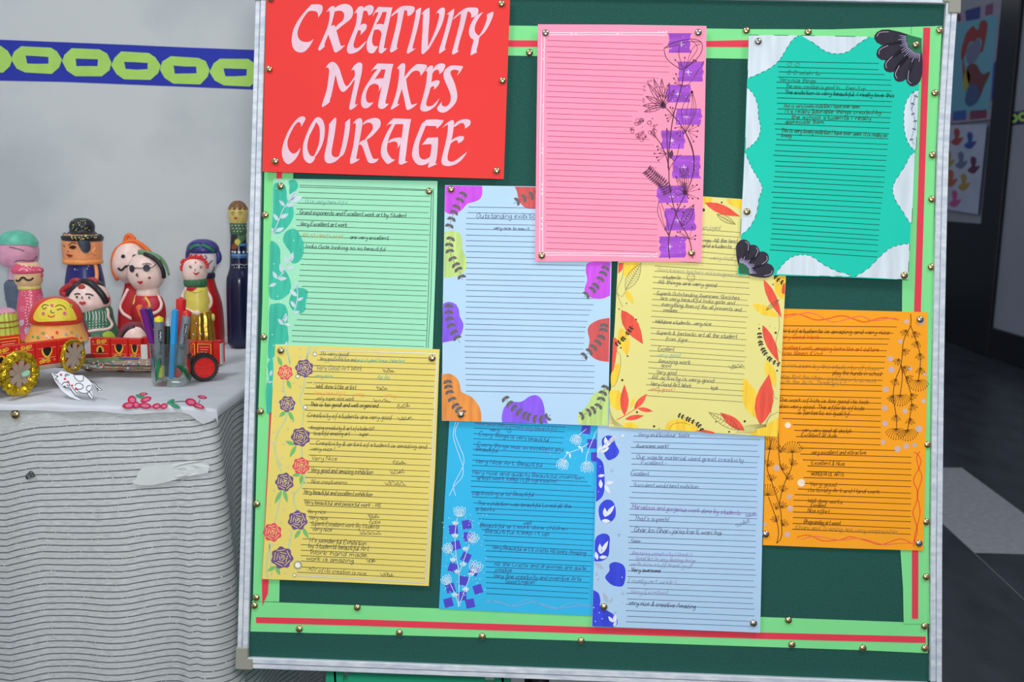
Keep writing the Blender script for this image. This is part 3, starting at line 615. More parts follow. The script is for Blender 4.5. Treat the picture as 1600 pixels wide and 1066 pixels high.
# ---- orange sheet
S = Sheet('comment_sheet', 'orange ruled comment sheet with dark hanging vines and twisted red borders', 'paper sheet',
          [(1202, 482), (1330, 484.8), (1450, 488), (1447, 680), (1443, 860.6), (1320, 857), (1192, 852), (1196, 680)], (250, 164, 34), .0028, 0, -.002, GRP); S.pen = (120, 78, 20); ORANGE = S
k1 = K(1180, 480, 5.61); k2 = K(1180, 660, 5.075)
I = S.ink(2); J = S.ink(3)
I.curve(k1('235,75 380,62 520,110 620,105 760,75 880,110 960,130 1080,100 1150,92 1260,112'), 1.7); J.curve(k1('235,95 350,70 450,50 540,65 640,120 720,128 820,100 930,80 1040,120 1150,100 1240,95'), 1.4)
I.curve(k2('330,912 420,895 540,940 680,930 760,908 900,945 1000,970 1150,925 1250,965'), 1.4); J.curve(k2('365,928 450,905 560,915 680,935 800,920 900,935 1020,970 1130,960 1270,960'), 1.4)
I.curve(k2('1260,240 1285,250 1315,310 1290,380 1255,460 1290,560 1270,660 1250,720 1285,850 1260,960'), 1.5); I.curve(k2('1305,230 1280,280 1300,370 1322,440 1285,570 1300,650 1305,740 1265,900 1255,985'), 1.5)
I.build('twisted_lines', ink((236, 92, 46)), S.o); J.build('twisted_lines', ink((240, 120, 84)), S.o)
I = S.ink(1); J = S.ink(2)
for k, x, y, r in ((k1, 1325, 128, 20), (k1, 1455, 125, 32), (k1, 1272, 300, 20), (k1, 1185, 452, 24), (k1, 1193, 548, 28), (k1, 1357, 540, 20), (k1, 1485, 590, 16), (k1, 1145, 722, 25), (k1, 1135, 885, 25), (k1, 1312, 912, 22), (k1, 1475, 822, 20), (k1, 1140, 1020, 24), (k2, 1297, 52, 28), (k2, 1015, 158, 18), (k2, 1128, 212, 25), (k2, 1197, 190, 22), (k2, 1265, 180, 18), (k2, 270, 592, 20), (k2, 278, 686, 22), (k2, 255, 890, 22), (k2, 170, 362, 24), (k2, 78, 808, 14)): I.dot(*k((x, y)), r / k.s, n=16)
for k, x, y, r in ((k1, 285, 1035, 26), (k2, 365, 480, 30)): J.dot(*k((x, y)), r / k.s, n=16)
I.build('lavender_dots', ink((204, 178, 178)), S.o)
for _ in range(45): J.dot(*k2((random.uniform(80, 420), random.uniform(130, 940))), .5, n=6)
J.build('white_dots', ink((244, 226, 206)), S.o)
I = S.ink(4)
def twig(I, x, y, s, a0, n=4, spread=1.5):
    for q in range(n):
        a = a0 - spread / 2 + spread * q / (n - 1); I.leafline((x, y), (x + s * math.cos(a), y + s * math.sin(a)), s * .26, .55)
def seedfan(I, x, y, s, a0, n=11, spread=2.4):
    for q in range(n):
        a = a0 - spread / 2 + spread * q / (n - 1); e = (x + s * math.cos(a), y + s * math.sin(a)); m = (x + s * .6 * math.cos(a + .12 * (q - n / 2) / n * 6), y + s * .6 * math.sin(a + .12 * (q - n / 2) / n * 6))
        I.curve([(x, y), m, e], .55); I.dot(e[0], e[1], .9, n=6)
for k, t in ((k1, '1362,60 1362,160 1300,300 1280,500 1230,640 1210,780 1235,950 1240,1060'), (k1, '1362,160 1410,290 1445,420 1445,540 1430,640'), (k1, '1280,510 1290,620 1270,770'), (k1, '1280,510 1330,640 1370,800 1355,970 1330,1100'), (k2, '205,720 190,650 130,470 95,360 115,220 125,140'), (k2, '170,960 185,880 170,780 105,590'), (k2, '170,960 210,900 205,720'), (k2, '190,650 215,540 250,440 290,350 295,240'), (k2, '250,430 210,370 190,280 185,150 178,40')): I.curve(k(t), 1.1)
for k, x, y, a in ((k1, 1325, 200, 2.0), (k1, 1395, 215, 1.2), (k1, 1420, 300, 1.8), (k1, 1445, 405, 1.6), (k1, 1300, 370, 1.0), (k1, 1262, 455, 2.0), (k1, 1300, 520, .9), (k1, 1235, 630, 1.9), (k1, 1325, 610, .7), (k1, 1450, 530, 1.6), (k1, 1205, 775, 1.9), (k1, 1368, 760, 1.0), (k1, 1375, 850, 1.3), (k1, 1235, 945, 1.6), (k1, 1360, 975, 1.6),
                   (k2, 200, 240, -1.4), (k2, 285, 340, -1.0), (k2, 100, 350, -1.2), (k2, 125, 465, -1.4), (k2, 215, 550, -1.3), (k2, 210, 680, -1.1), (k2, 165, 690, -1.2), (k2, 170, 790, -2.0), (k2, 215, 820, -1.0), (k2, 250, 450, -.8), (k2, 215, 380, -1.2)): twig(I, *k((x, y)), 11, a)
for k, x, y, a in ((k1, 1270, 770, 1.57), (k1, 1430, 640, 1.57), (k2, 1118, 50, 1.6), (k2, 1205, 60, 1.5), (k2, 295, 240, -1.57), (k2, 115, 215, -1.57), (k2, 100, 580, -1.57)): seedfan(I, *k((x, y)), 17, a)
I.build('ink_vines', ink((92, 52, 20)), S.o)
S.rules((1218, 509), (1404, 511.5), (1237, 827), (1422, 834.5), 36, (100, 62, 10), 1.25, left=lerpf([(500, 1212), (652, 1212), (658, 1237), (690, 1246), (715, 1252), (730, 1264), (740, 1258), (765, 1246), (775, 1240), (830, 1238)]), right=lerpf([(510, 1402), (530, 1390), (545, 1386), (600, 1378), (665, 1376), (702, 1376), (709, 1424), (840, 1423)]), jit=.4)
rd = (214, 84, 30); ft = (176, 132, 60); rb = (190, 80, 20)
S.notes(k1, [('Art of students is amazing and very nice', (225, 222), (1180, 238)), ('Very Good Work', (205, 275), (565, 280), {'c': rd}), ('Excellent work, amazing looks like art culture', (220, 370), (1085, 388), {'c': rb}), ('has Been Kind', (235, 418), (590, 424), {'c': rb}), ('work seen by the students of class', (250, 524), (1090, 552), {'c': ft}), ('play the hands in school', (680, 590), (1110, 602)), ('wow that the other wing being is to do work', (220, 618), (1065, 662), {'c': ft}), ('with the Arts. Thank you!', (220, 668), (760, 682), {'c': ft}), ('The work of kids is too good its look', (205, 826), (1000, 848)), ('also very good. The efforts of kids', (205, 882), (960, 904)), ('is fantastic so quality!', (370, 938), (830, 950))], 6.4, .85)
S.notes(k2, [('very very good all sketch', (375, 74), (765, 84)), ('Excellent all dude', (365, 116), (650, 122)), ('very excellent and attractive.', (445, 252), (890, 254)), ('Excellent & Nice.', (445, 334), (720, 344)), ('WONDERFUL ARTS', (440, 422), (705, 428)), ('Very good', (430, 502), (645, 510)), ('its lovely Art and Hand work', (420, 550), (990, 564)), ('Well done works', (415, 634), (695, 646)), ('Excellent', (440, 672), (560, 674)), ('Nice effort', (415, 712), (590, 724)), ('Bhagvanday art wood', (385, 800), (675, 814)), ('Khani and Training are very responsible', (320, 844), (1130, 884), {'c': ft})], 6.2, .85)

# ---- lower pale blue sheet
S = Sheet('comment_sheet', 'pale blue ruled comment sheet with royal blue blobs and white leaves, bottom row', 'paper sheet',
          [(935.5, 615), (1198, 622), (1195, 684), (1191, 840), (1187.7, 989), (1060, 984), (925, 979), (930, 800)], (174, 207, 235), .0046, 0, -.004, GRP); S.pen = (110, 118, 160); LB2 = S
k1 = K(910, 660, 5.33); k2 = K(910, 800, 5.33)
for k, t in ((k1, '165,140 210,110 260,125 275,180 305,240 280,290 215,315 180,260 165,200'), (k1, '119,290! 160,320 180,380 185,540 165,620 113,665!'), (k1, '135,750 145,690 190,648 240,650 270,690 278,770 250,820 200,838 155,820'), (k2, '104,240! 125,200 180,180 225,205 225,280 215,370 160,410 99,412!'), (k2, '190,540 225,490 225,440 270,418 330,435 358,480 355,570 330,620 260,615 210,580'), (k2, '90,650! 135,680 150,740 150,790 220,830 280,870 292,930 260,960! 82,953!')):
    I = S.ink(1); I.blob(k(t)); I.build('painted_blob', marker((56, 72, 216)), S.o)
I = S.ink(3); J = S.ink(3)
for k, t, q in ((k1, '200,195>190,120 210,180>295,100 150,250>225,210 130,260>155,195 130,262>300,92 155,550>150,475 190,510>260,500 185,520>230,595 130,450>190,440 190,790>185,710 195,785>268,690 160,820>235,825', I), (k2, '150,350>145,265 155,350>215,240 125,400>110,330 140,380>210,375 265,930>275,850 255,920>215,870 260,955>285,905', I), (k2, '100,420>175,475 215,760>170,670 225,760>255,715 255,860>285,830', J)):
    for s in t.split():
        a, b = s.split('>'); a = k(tuple(map(float, a.split(',')))); b = k(tuple(map(float, b.split(',')))); l = math.hypot(b[0] - a[0], b[1] - a[1]); q.leaf(a, b, min(l * .42, 6.5)); 
I.poly([k1((326, 100)), k1((348, 100)), k1((348, 122)), k1((326, 122))])
for t in ('345,228 310,185 325,315 238,362 278,425 148,368 133,578 190,160 262,550 305,635 310,860 215,862', '300,190'): 
    for X, Y in k1(t): I.dot(X, Y, .7, n=6)
for X, Y in k2('330,545 165,890 108,912 140,840 95,797 285,760'): I.dot(X, Y, .9, n=6)
I.build('white_leaves', ink((226, 232, 244)), S.o); J.build('grey_leaves', ink((172, 186, 206)), S.o)
I = S.ink(2)
for k, x, y, r in ((k1, 245, 402, 11), (k1, 305, 940, 10), (k2, 305, 195, 10), (k2, 117, 520, 10), (k2, 335, 682, 10), (k2, 132, 562, 6)): I.ring(*k((x, y)), r / 5.33, .6, 8)
I.build('small_rings', ink((140, 154, 176)), S.o)
S.rules((988, 681.5), (1186, 687), (979, 971.5), (1177, 979.5), 34, (88, 100, 130), .95)
vl = (138, 112, 176)
S.notes(k1, [('Very multicolour tools', (462, 116), (895, 122)), ('Awesome work!', (445, 212), (720, 214), {'c': (90, 90, 120)}), ('Our waste material used great creativity', (450, 300), (1345, 330)), ('Excellent -', (490, 350), (705, 354)), ('Excellent', (402, 440), (555, 444)), ('Succulent would best exibition.', (425, 535), (975, 552)), ('Marvelous and gorgeous work done by students', (412, 718), (1320, 772), {'c': vl, 'h': 7}), ('~', (1350, 780), (1448, 776), {'c': vl}), ("That's superb!", (430, 815), (725, 828), {'h': 7}), ('~', (1275, 865), (1385, 830)), ('Ghar ko Ghar-jaisa karti wari hai', (430, 912), (1165, 940), {'c': (100, 106, 130), 'h': 7.5, 'w': .85}), ('Same', (400, 1002), (485, 1004))], 6.2, .75)
S.notes(k2, [('Amazing creativity I liked it', (410, 356), (915, 374), {'c': (160, 150, 205)}), ('Great art its very amazing design', (445, 400), (945, 424), {'c': (150, 155, 190)}), ('with nice stuff thank you!!', (410, 446), (915, 470), {'c': (150, 155, 190)}), ('Very awesome', (405, 496), (655, 506), {'c': (60, 62, 78), 'w': .9}), ('Lovely art work !', (385, 588), (785, 606), {'c': (140, 146, 180), 'h': 7}), ('Very Excellent', (400, 682), (715, 692), {'c': (150, 155, 190), 'h': 7}), ('very nice & creative Amazing', (385, 772), (945, 806), {'c': (90, 94, 120), 'h': 7, 'w': .85})], 6.2, .75)

# ---- pale yellow sheet with leaves
S = Sheet('comment_sheet', 'pale yellow ruled comment sheet framed by red and amber autumn leaves', 'paper sheet',
          [(971, 298), (1099, 307), (1157, 311), (1234, 316), (1228, 430), (1215, 683), (1090, 675), (951, 667), (961, 499)], (227, 220, 138), .0064, 0, -.004, GRP); S.pen = (120, 118, 105); LEAVES = S
k1 = K(940, 300, 5.33); k2 = K(940, 490, 5.33)
AM = (250, 204, 62); RL = (234, 86, 66)
I = S.ink(1)
for k, t in ((k1, '850,40! 925,50 915,80 880,95 850,100!'), (k1, '1035,55! 1170,62! 1165,142 1100,120 1060,95'), (k1, '185,585! 325,585! 280,640 225,690 185,700'), (k1, '1450,690! 1533,700! 1523,890! 1480,880 1440,800'), (k2, '125,420 155,440 130,560 82,600 80,500'), (k2, '73,640 150,650 180,720 170,800 100,790 66,720'), (k2, '1474,865! 1464,1025! 1240,1010 1330,950'), (k2, '520,965! 560,900 640,880 720,890 790,940 815,985!'), (k2, '200,915 260,910 300,940 290,958! 170,948!')): I = S.ink(1); I.blob(k(t)); I.build('amber_patch', marker(AM), S.o)
for k, a, b, w in ((k1, (200, 815), (265, 935), 50), (k1, (1255, 940), (1480, 1040), 80), (k2, (160, 120), (215, 355), 95), (k2, (240, 790), (285, 680), 25), (k2, (1370, 390), (1450, 620), 85), (k2, (1300, 880), (1180, 530), 140)): I = S.ink(1); I.leaf(k(a), k(b), w / 5.33); I.build('amber_leaf', marker(AM), S.o)
for k, a, b, w in ((k1, (860, 90), (1155, 205), 78), (k2, (165, -30), (345, 255), 120), (k1, (1350, 730), (1500, 1050), 72), (k2, (190, 850), (190, 590), 70), (k2, (270, 795), (378, 668), 50), (k2, (300, 790), (430, 815), 36), (k2, (195, 880), (355, 850), 42), (k2, (1340, 95), (1478, 410), 78), (k2, (1320, 930), (1395, 505), 150), (k2, (1190, 975), (985, 825), 80)):
    I = S.ink(2); I.leaf(k(a), k(b), w / 5.33); I.build('red_leaf', marker(RL), S.o)
I = S.ink(2)
for k, t in ((k1, '140,590! 180,590! 175,640 150,670 137,680!'), (k1, '1508,770! 1529,760! 1526,850! 1500,840'), (k2, '97,200! 130,220 125,330 100,470 82,480!'), (k2, '770,978! 860,970 940,990 925,1000!')): I.blob(k(t))
I.curve(k2('125,885 195,850 300,785'), 1.2); I.build('red_petals', marker(RL), S.o)
I = S.ink(4)
for k, a, b, w, v in ((k1, (960, 185), (1115, 270), 52, 9), (k1, (200, 815), (330, 590), 92, 12), (k1, (1370, 985), (1480, 895), 32, 6), (k2, (1150, 970), (890, 822), 76, 10)): I.leafline(k(a), k(b), w / 5.33, .6, v)
for k, t in ((k1, '185,585 175,700 130,830 175,960'), (k1, '120,840 170,870 200,820'), (k2, '120,310 155,350 155,450 120,580 80,615'), (k2, '1475,0 1480,120 1450,250 1490,330'), (k2, '560,965 600,920 680,910 740,930'), (k2, '1430,640 1440,700 1470,710'), (k2, '1400,750 1410,830 1360,920'), (k2, '1470,820 1400,860 1370,930')): I.curve(k(t), .5)
for q in range(7): I.curve([k2((66, 790 + q * 20)), k2((100, 880 + q * 7)), k2((180 - q * 12, 942))], .35)
for q in range(7): I.curve([k2((1115 + q * 18, 998)), k2((1190 + q * 16, 940 + q * 7)), k2((1290, 925 + q * 6)), k2((1372, 925 + q * 3))], .4)
I.build('ink_outlines', ink((100, 92, 60)), S.o)
I = S.ink(5)
for k, t in ((k2, '110,265 180,210 265,95'), (k2, '1315,160 1330,270 1400,380 1490,430'), (k2, '640,845 740,890 810,930 840,985'), (k1, '1440,700 1480,740 1520,760')): sprig(I, k(t), 5.2)
for k, x, y, r in ((k1, 1000, 88, 8), (k1, 848, 150, 14), (k1, 145, 975, 6), (k1, 208, 928, 5), (k1, 288, 1062, 6), (k1, 1428, 770, 6), (k1, 1445, 700, 10), (k2, 288, 50, 7), (k2, 160, 285, 7), (k2, 217, 355, 7), (k2, 172, 555, 10), (k2, 295, 822, 9), (k2, 437, 940, 10), (k2, 1192, 898, 10), (k2, 1062, 985, 8), (k2, 953, 902, 6), (k2, 1450, 160, 10), (k2, 1312, 125, 8), (k2, 1462, 476, 8), (k2, 480, 957, 4), (k2, 1313, 90, 3), (k2, 1400, 105, 3), (k2, 1445, 120, 3)): I.dot(*k((x, y)), r / 5.33, n=8)
I.build('black_sprigs', ink((66, 58, 48)), S.o)
S.rules((1024, 406.5), (1172, 416), (1010, 618.5), (1160, 628), 25, (112, 108, 80), .9)
S.rules((1094, 358), (1165, 363), (1092, 402), (1165, 409), 6, (112, 108, 80), .9)
lg = (176, 172, 140)
S.notes(k1, [('enjoyed', (845, 312), (990, 312), {'c': lg, 'h': 7}), ('ngs. All the best', (850, 418), (1135, 424), {'w': .9}), ('and students :)', (838, 462), (1125, 472), {'w': .9}), ('very nice', (900, 562), (1105, 564), {'c': lg}), ('Good trainers teachers and management', (465, 662), (1130, 706), {'c': lg}), ('students', (510, 722), (660, 728)), ('All things are very good', (468, 762), (960, 792), {'w': .9}), ('Superb Outstanding Awesome Sketches', (455, 856), (1150, 898), {'w': .8}), ('are very beautiful India gate and', (490, 898), (1110, 940), {'w': .8}), ('everything than of the all presents and', (500, 948), (1165, 996), {'w': .8}), ('creations', (510, 996), (630, 1004), {'w': .8})], 6.2, .75)
S.notes(k2, [('Welldone students , very nice', (445, 80), (915, 102), {'w': .85}), ('Superb & fantastic art all the student', (455, 172), (1130, 206), {'w': .85}), ('from figar.', (530, 222), (735, 236)), ('Excellent', (470, 308), (605, 312)), ('very good', (460, 356), (660, 360), {'c': (140, 190, 170)}), ('Amazing work', (470, 410), (745, 420), {'w': .85}), ('good', (495, 444), (580, 448)), ('Very good', (455, 500), (625, 508)), ('All activity is very good', (415, 545), (940, 576), {'w': .9, 'h': 6.6}), ('Very Good Art Work', (405, 600), (750, 618), {'w': .9, 'h': 6.6}), ('very good !', (405, 640), (610, 650), {'c': (226, 140, 110)}), ('~', (1065, 455), (1180, 440)), ('~', (912, 635), (960, 630))], 6, .75)
I = S.ink(5); I.ring(*k1((745, 712)), 6, .7); I.stroke(k1('728,705 735,700 742,705'), .6); I.stroke(k1('752,705 760,700 768,706'), .6); I.curve(k1('732,722 746,730 760,722'), .6); I.build('smiley', ink(S.pen), S.o)

# ---- pink sheet
S = Sheet('comment_sheet', 'pink blank ruled sheet with dark line flowers over purple brush blocks', 'paper sheet',
          [(840.5, 38), (970, 38.5), (1104, 40.5), (1100.5, 230), (1095.8, 409.4), (960, 408.5), (835.8, 408.7), (838, 220)], (255, 152, 180), .0086, 0, -.006, GRP); S.pen = (130, 70, 100); PINK = S
k1 = K(800, 0, 4); k2 = K(820, 200, 4.442)
pm = mat('brush_purple', (160, 76, 196), 0.6, var=0.2, scale=130, stretch=(.15, 1, 1), spec=.25)
for k, x0, y0, x1, y1 in ((k1, 978, 207, 1118, 330), (k1, 1042, 385, 1196, 510), (k1, 968, 530, 1115, 640), (k1, 1022, 678, 1185, 780), (k1, 935, 815, 1078, 930), (k2, 1028, 190, 1218, 350), (k2, 920, 400, 1130, 520), (k2, 970, 558, 1185, 712), (k2, 935, 753, 1118, 900)):
    A = k((x0, y0)); B = k((x1, y1)); n = 8; P = []
    for q in range(n + 1): P.append((B[0] + random.uniform(-2.5, 2), A[1] + (B[1] - A[1]) * q / n))
    for q in range(n + 1): P.append((A[0] + random.uniform(-2, 2.5), B[1] - (B[1] - A[1]) * q / n))
    I = S.ink(1); I.poly(P); o = I.build('brush_block', pm, S.o)
    J = S.ink(3)
    for _ in range(6): J.dot(random.uniform(A[0] + 3, B[0] - 3), random.uniform(A[1] + 3, B[1] - 3), .6, n=6)
    c = ((A[0] + B[0]) / 2 + random.uniform(-6, 6), (A[1] + B[1]) / 2 + random.uniform(-4, 4))
    for a in range(4):
        dx, dy = ((4.5, 0), (0, 4.5), (3, 3), (3, -3))[a]; s = 1 if a < 2 else .55; J.stroke([(c[0] - dx * s, c[1] - dy * s), (c[0] + dx * s, c[1] + dy * s)], .6)
    J.build('white_sparkles', ink((240, 220, 246)), o)
I = S.ink(4)
for k, t, w in ((k1, '1075,435 1070,470 1060,540 1010,720 985,900 975,1050', 1.6), (k2, '985,0 990,150 1000,290 1005,400 1050,600 1140,770 1165,905', 1.5), (k1, '950,660 1030,750 1085,830 1130,950 1140,1064', 1.4), (k2, '1110,20 1160,130 1175,250 1150,380 1060,570 1000,760 1005,908', 1.6), (k1, '865,820 930,900 970,1000 978,1064', 1.3), (k2, '985,150 1040,230 1075,110', .9), (k2, '1000,290 1050,210 1085,185', .9),
                (k1, '950,305 1000,270 1100,245 1160,250 1190,280 1170,350 1080,430', 1.1), (k1, '950,310 970,370 1040,425 1075,435', 1.1), (k1, '950,300 1040,280 1100,260 1180,262', .9), (k1, '1050,280 1043,340 1068,430', .9), (k1, '1120,250 1160,300 1110,380 1078,430', .8), (k1, '1180,275 1130,300 1085,420', .7), (k1, '1060,540 1110,520 1200,380', .8), (k1, '1125,565 1060,690 1085,830', .8), (k1, '1125,565 1150,690 1085,830', .8), (k1, '1125,570 1090,700 1085,825', .7), (k1, '1125,570 1120,700 1085,825', .7), (k1, '1125,570 1135,700 1088,825', .7),
                (k2, '930,515 925,600 1000,750', .9), (k2, '945,520 990,640 1000,750', .9), (k2, '935,540 960,650 998,740', .7), (k2, '1110,450 1060,420 1035,440 1060,465 1110,452', .9), (k2, '985,0 1000,40', .8)): I.curve(k(t), w)
for tip in ((850, 520), (885, 490), (935, 490), (985, 515), (1015, 560), (835, 600), (815, 660), (825, 700)): I.leafline(k1((945, 660)), k1(tip), 8, .9, 3)
for tip in ((1075, 280), (1100, 270), (1132, 265), (1045, 330)): I.leafline(k2((1112, 450)), k2(tip), 6.5, .7, 3)
I.leafline(k2((1085, 685)), k2((1175, 530)), 13, 1.0, 9); I.dot(*k1((947, 662)), 4.4); I.dot(*k2((1112, 448)), 4); I.dot(*k1((1124, 575)), 2.4); I.leaf(k2((1010, 215)), k2((1022, 150)), 7)
fern = cat_open(k2('845,288 900,340 960,390 1000,460'), 5); I.stroke(fern, 1)
for q in range(1, len(fern) - 1):
    a, b = fern[q - 1], fern[q + 1]; l = math.hypot(b[0] - a[0], b[1] - a[1]); dx, dy = (b[0] - a[0]) / l, (b[1] - a[1]) / l
    for sg in (1, -1): I.leaf(fern[q], (fern[q][0] + (-dx * .2 - dy * sg) * 10, fern[q][1] + (-dy * .2 + dx * sg) * 10), 3)
for k, c, tips in ((k2, (1060, 580), '990,525 1020,560 1060,530 1110,545 1100,585'), (k2, (1120, 450), '1165,400 1195,395 1210,425 1203,490 1165,490 1135,488'), (k2, (1140, 770), '1060,722 1078,720 1185,747 1163,690 1182,772 1050,750'), (k1, (1100, 820), '1130,785 1165,785 1160,820 1155,855 1135,885'), (k1, (1010, 715), '990,672 1005,675 960,720 970,740 975,757'), (k1, (968, 960), '908,915 912,935 890,960 925,958 905,985 915,1002'), (k1, (1060, 540), '1012,490 1020,518 1025,462'), (k1, (1060, 790), '1020,800 1030,835 1050,850 1070,832'), (k1, (1078, 430), '1020,375 1080,360 1135,375 1150,380')):
    for t in tips.split(): e = k(tuple(map(float, t.split(',')))); I.stroke([k(c), e], .6); I.dot(e[0], e[1], 1.4, n=8)
for _ in range(34):
    a = random.uniform(0, 6.28); r = math.sqrt(random.random()); x, y = k1((830 + 85 * r * math.cos(a), 802 + 78 * r * math.sin(a))); q = random.uniform(.9, 3.4)
    if q > 1.8: I.ring(x, y, q, .6, 8)
    if q < 2.6: I.dot(x, y, min(q, 1.4) * .8, n=6)
for p in k1('828,540 828,565 822,620 822,635 850,510 868,505 848,525'): I.ring(p[0], p[1], 1.5, .6, 7)
I.build('ink_flowers', ink((92, 52, 84)), S.o)
I = S.ink(2)
for P in ([(846.3, 51), (970, 50.8 + .2), (1042, 51)], [(846.3, 54.3), (970, 54.3), (1042, 54.6)], [(846.5, 50), (844, 220), (843.2, 393), (846, 395)], [(850.8, 54), (848.5, 220), (848, 394)], k2('130,866 500,868 925,876'), k2('130,882 500,884 925,893')): I.stroke(P, 1.1)
for p in [(849.5, 78), (850, 85), (849, 92), (848.8, 150), (848.6, 165), (848.5, 174), (847.8, 225), (847.5, 232), (847.3, 239), (847, 288), (847, 296), (846.8, 303), (846.4, 341), (846.2, 350), (846, 358)] + k2('245,868 275,868 305,868 490,870 510,870 915,870 915,892 895,876 880,890') + [(1030, 50), (1036, 50), (1041, 50), (1030, 55), (1036, 55), (1041, 55), (893, 53), (900, 53), (965, 53)]: I.dot(p[0], p[1], 1.3, n=8)
I.build('white_border', ink((255, 226, 236)), S.o)
S.rules((855, 63), (1038, 69.5), (852.5, 388), (1029, 394), 38, (176, 76, 116), .85, right=lerpf([(70, 1036), (105, 1046), (118, 1046), (127, 1010), (150, 1005), (172, 1000), (185, 986), (200, 990), (215, 1012), (235, 1028), (260, 1034), (268, 1010), (285, 1018), (300, 1026), (394, 1028)]))

# ---- teal sheet
S = Sheet('comment_sheet', 'teal green ruled comment sheet with white scalloped edge and black corner flowers', 'paper sheet',
          [(1170, 54.3), (1300, 57), (1440.5, 60.4), (1430, 240), (1421.5, 380), (1419, 437.7), (1290, 432.5), (1159.5, 429.3), (1158.5, 431), (1152.5, 428), (1152.8, 418), (1155.8, 417), (1163, 240)], (28, 198, 172), .0086, 0, -.003, GRP); S.pen = (40, 112, 100); TEAL = S
k1 = K(1140, 30, 4.442); k2 = K(1140, 240, 4.442)
wm = mat('white_brush_paint', (206, 218, 226), 0.5, var=0.09, scale=90, stretch=(1, .12, 1), spec=.35)
SHP = ((k1, '134,110! 480,112! 430,150 380,230 340,290 280,340 200,380 124,412!'), (k1, '495,112! 970,122! 900,165 820,225 740,240 660,220 590,170'), (k1, '121,475! 165,520 195,600 200,680 215,750 200,820 160,870 108,910!'), (k2, '106,-15! 135,60 165,120 205,185 226,245 205,310 185,420 140,510 75,570!'), (k2, '320,836! 370,770 430,720 500,703 570,715 650,770 740,815 850,850 700,852!'), (k2, '870,855! 960,800 1040,720 1110,660 1180,635 1250,625! 1239,876!'), (k2, '1285,-10! 1250,20 1215,90 1150,190 1132,250 1150,320 1200,400 1250,480! 1265,480!'), (k1, '1310,490! 1250,530 1215,610 1210,700 1215,780 1240,860 1280,910! 1295,900!'))
D = S.ink(3)
for k, t in SHP:
    P = cat_closed(k(t), 4); I = S.ink(1); I.poly(P); I.build('white_scallop', wm, S.o)
    for q in range(0, len(P) - 2, 2): D.stroke([P[q], P[q + 1]], .9)
D.build('dashed_outline', ink((40, 100, 96)), S.o)
BK = marker((44, 40, 54)); LV = ink((206, 180, 214))
def cornerflower(k, c, tips, w, rg, gcol):
    for tip in tips:
        I = S.ink(2); c2 = (c[0] + (tip[0] - c[0]) * .25, c[1] + (tip[1] - c[1]) * .25); A, B = k(c2), k(tip)
        dx, dy = B[0] - A[0], B[1] - A[1]; l = math.hypot(dx, dy); nx, ny = -dy / l, dx / l; W = w / k.s
        prof = [(0, .35), (.3, .75), (.6, 1), (.8, .95), (.93, .65), (1, .2)]
        I.poly([(A[0] + dx * t + nx * W * q / 2, A[1] + dy * t + ny * W * q / 2) for t, q in prof] + [(A[0] + dx * t - nx * W * q / 2, A[1] + dy * t - ny * W * q / 2) for t, q in prof[::-1]])
        o = I.build('black_petal', BK, S.o)
        J = S.ink(3); J.curve([(A[0] + dx * t + nx * W * q / 2, A[1] + dy * t + ny * W * q / 2) for t, q in ((.6, .7), (.85, .6), (.93, .1))], .7); J.build('petal_highlight', LV, o)
    J = S.ink(4); a0 = [math.atan2(t[1] - c[1], t[0] - c[0]) % (2 * math.pi) for t in tips]; lo, hi = min(a0) - .1, max(a0) + .1
    for q in range(18):
        a = lo + (hi - lo) * q / 17; r0 = rg * random.uniform(1.0, 1.05); r1 = rg * random.uniform(1.35, 1.75); J.stroke([k((c[0] + r0 * math.cos(a), c[1] + r0 * math.sin(a))), k((c[0] + r1 * math.cos(a), c[1] + r1 * math.sin(a)))], 1.4, .6)
    J.build('flower_rays', ink((170, 160, 196)), S.o)
    J = S.ink(5); J.poly([k((c[0] + rg * math.cos(lo - .12 + (hi - lo + .24) * q / 12), c[1] + rg * math.sin(lo - .12 + (hi - lo + .24) * q / 12))) for q in range(13)] + [k(c)]); J.build('flower_centre', ink(gcol), S.o)
cornerflower(k1, (1333, 132), ((1005, 125), (1022, 255), (1080, 355), (1160, 430), (1262, 465)), 112, 105, (44, 116, 78))
cornerflower(k2, (66, 832), ((105, 597), (185, 640), (265, 700), (308, 805)), 100, 72, (40, 104, 72))
S.rules((1216.5, 96), (1373, 99.5), (1203, 390), (1372, 401), 37, (16, 74, 66), 1.15, right=lerpf([(99, 1373), (113, 1373), (120, 1392), (160, 1394), (200, 1390), (240, 1386), (300, 1380), (340, 1375), (401, 1371)]), jit=.6)
br = (70, 80, 60)
S.notes(k1, [('O O', (400, 325), (490, 330), {'c': (90, 120, 110)}), ('O O wish to', (400, 382), (635, 388), {'w': .85}), ('Very nice things', (345, 430), (600, 440), {'w': .85}), ('The new creation is good to ... Keep it up', (385, 476), (945, 494), {'w': .85}), ('The exibition is very beautiful, I really love this', (380, 518), (1145, 542), {'c': (30, 84, 76), 'w': 1.0}), ('This is very lovely exibition I have ever seen.', (370, 612), (910, 618), {'c': br}), ("It's really adorable things created by", (385, 650), (1055, 658), {'c': br, 'w': .9}), ('the school students I really', (425, 690), (985, 700), {'c': br, 'w': .9}), ('appreciate them.', (385, 722), (665, 726), {'c': br, 'w': .9}), ('This is very lovely exibition I have ever seen. It is really so', (355, 782), (1095, 818), {'c': br, 'w': .9}), ('lovely', (360, 815), (430, 822), {'c': br, 'w': .9})], 6.2, .8)
I = S.ink(4); I.leafline(k1((1275, 500)), k1((1262, 640)), 5, .5); sprig(I, k1('1300,520 1265,620 1290,720 1262,830 1285,870'), 4, 6); I.build('small_sprig', ink((96, 108, 140)), S.o)

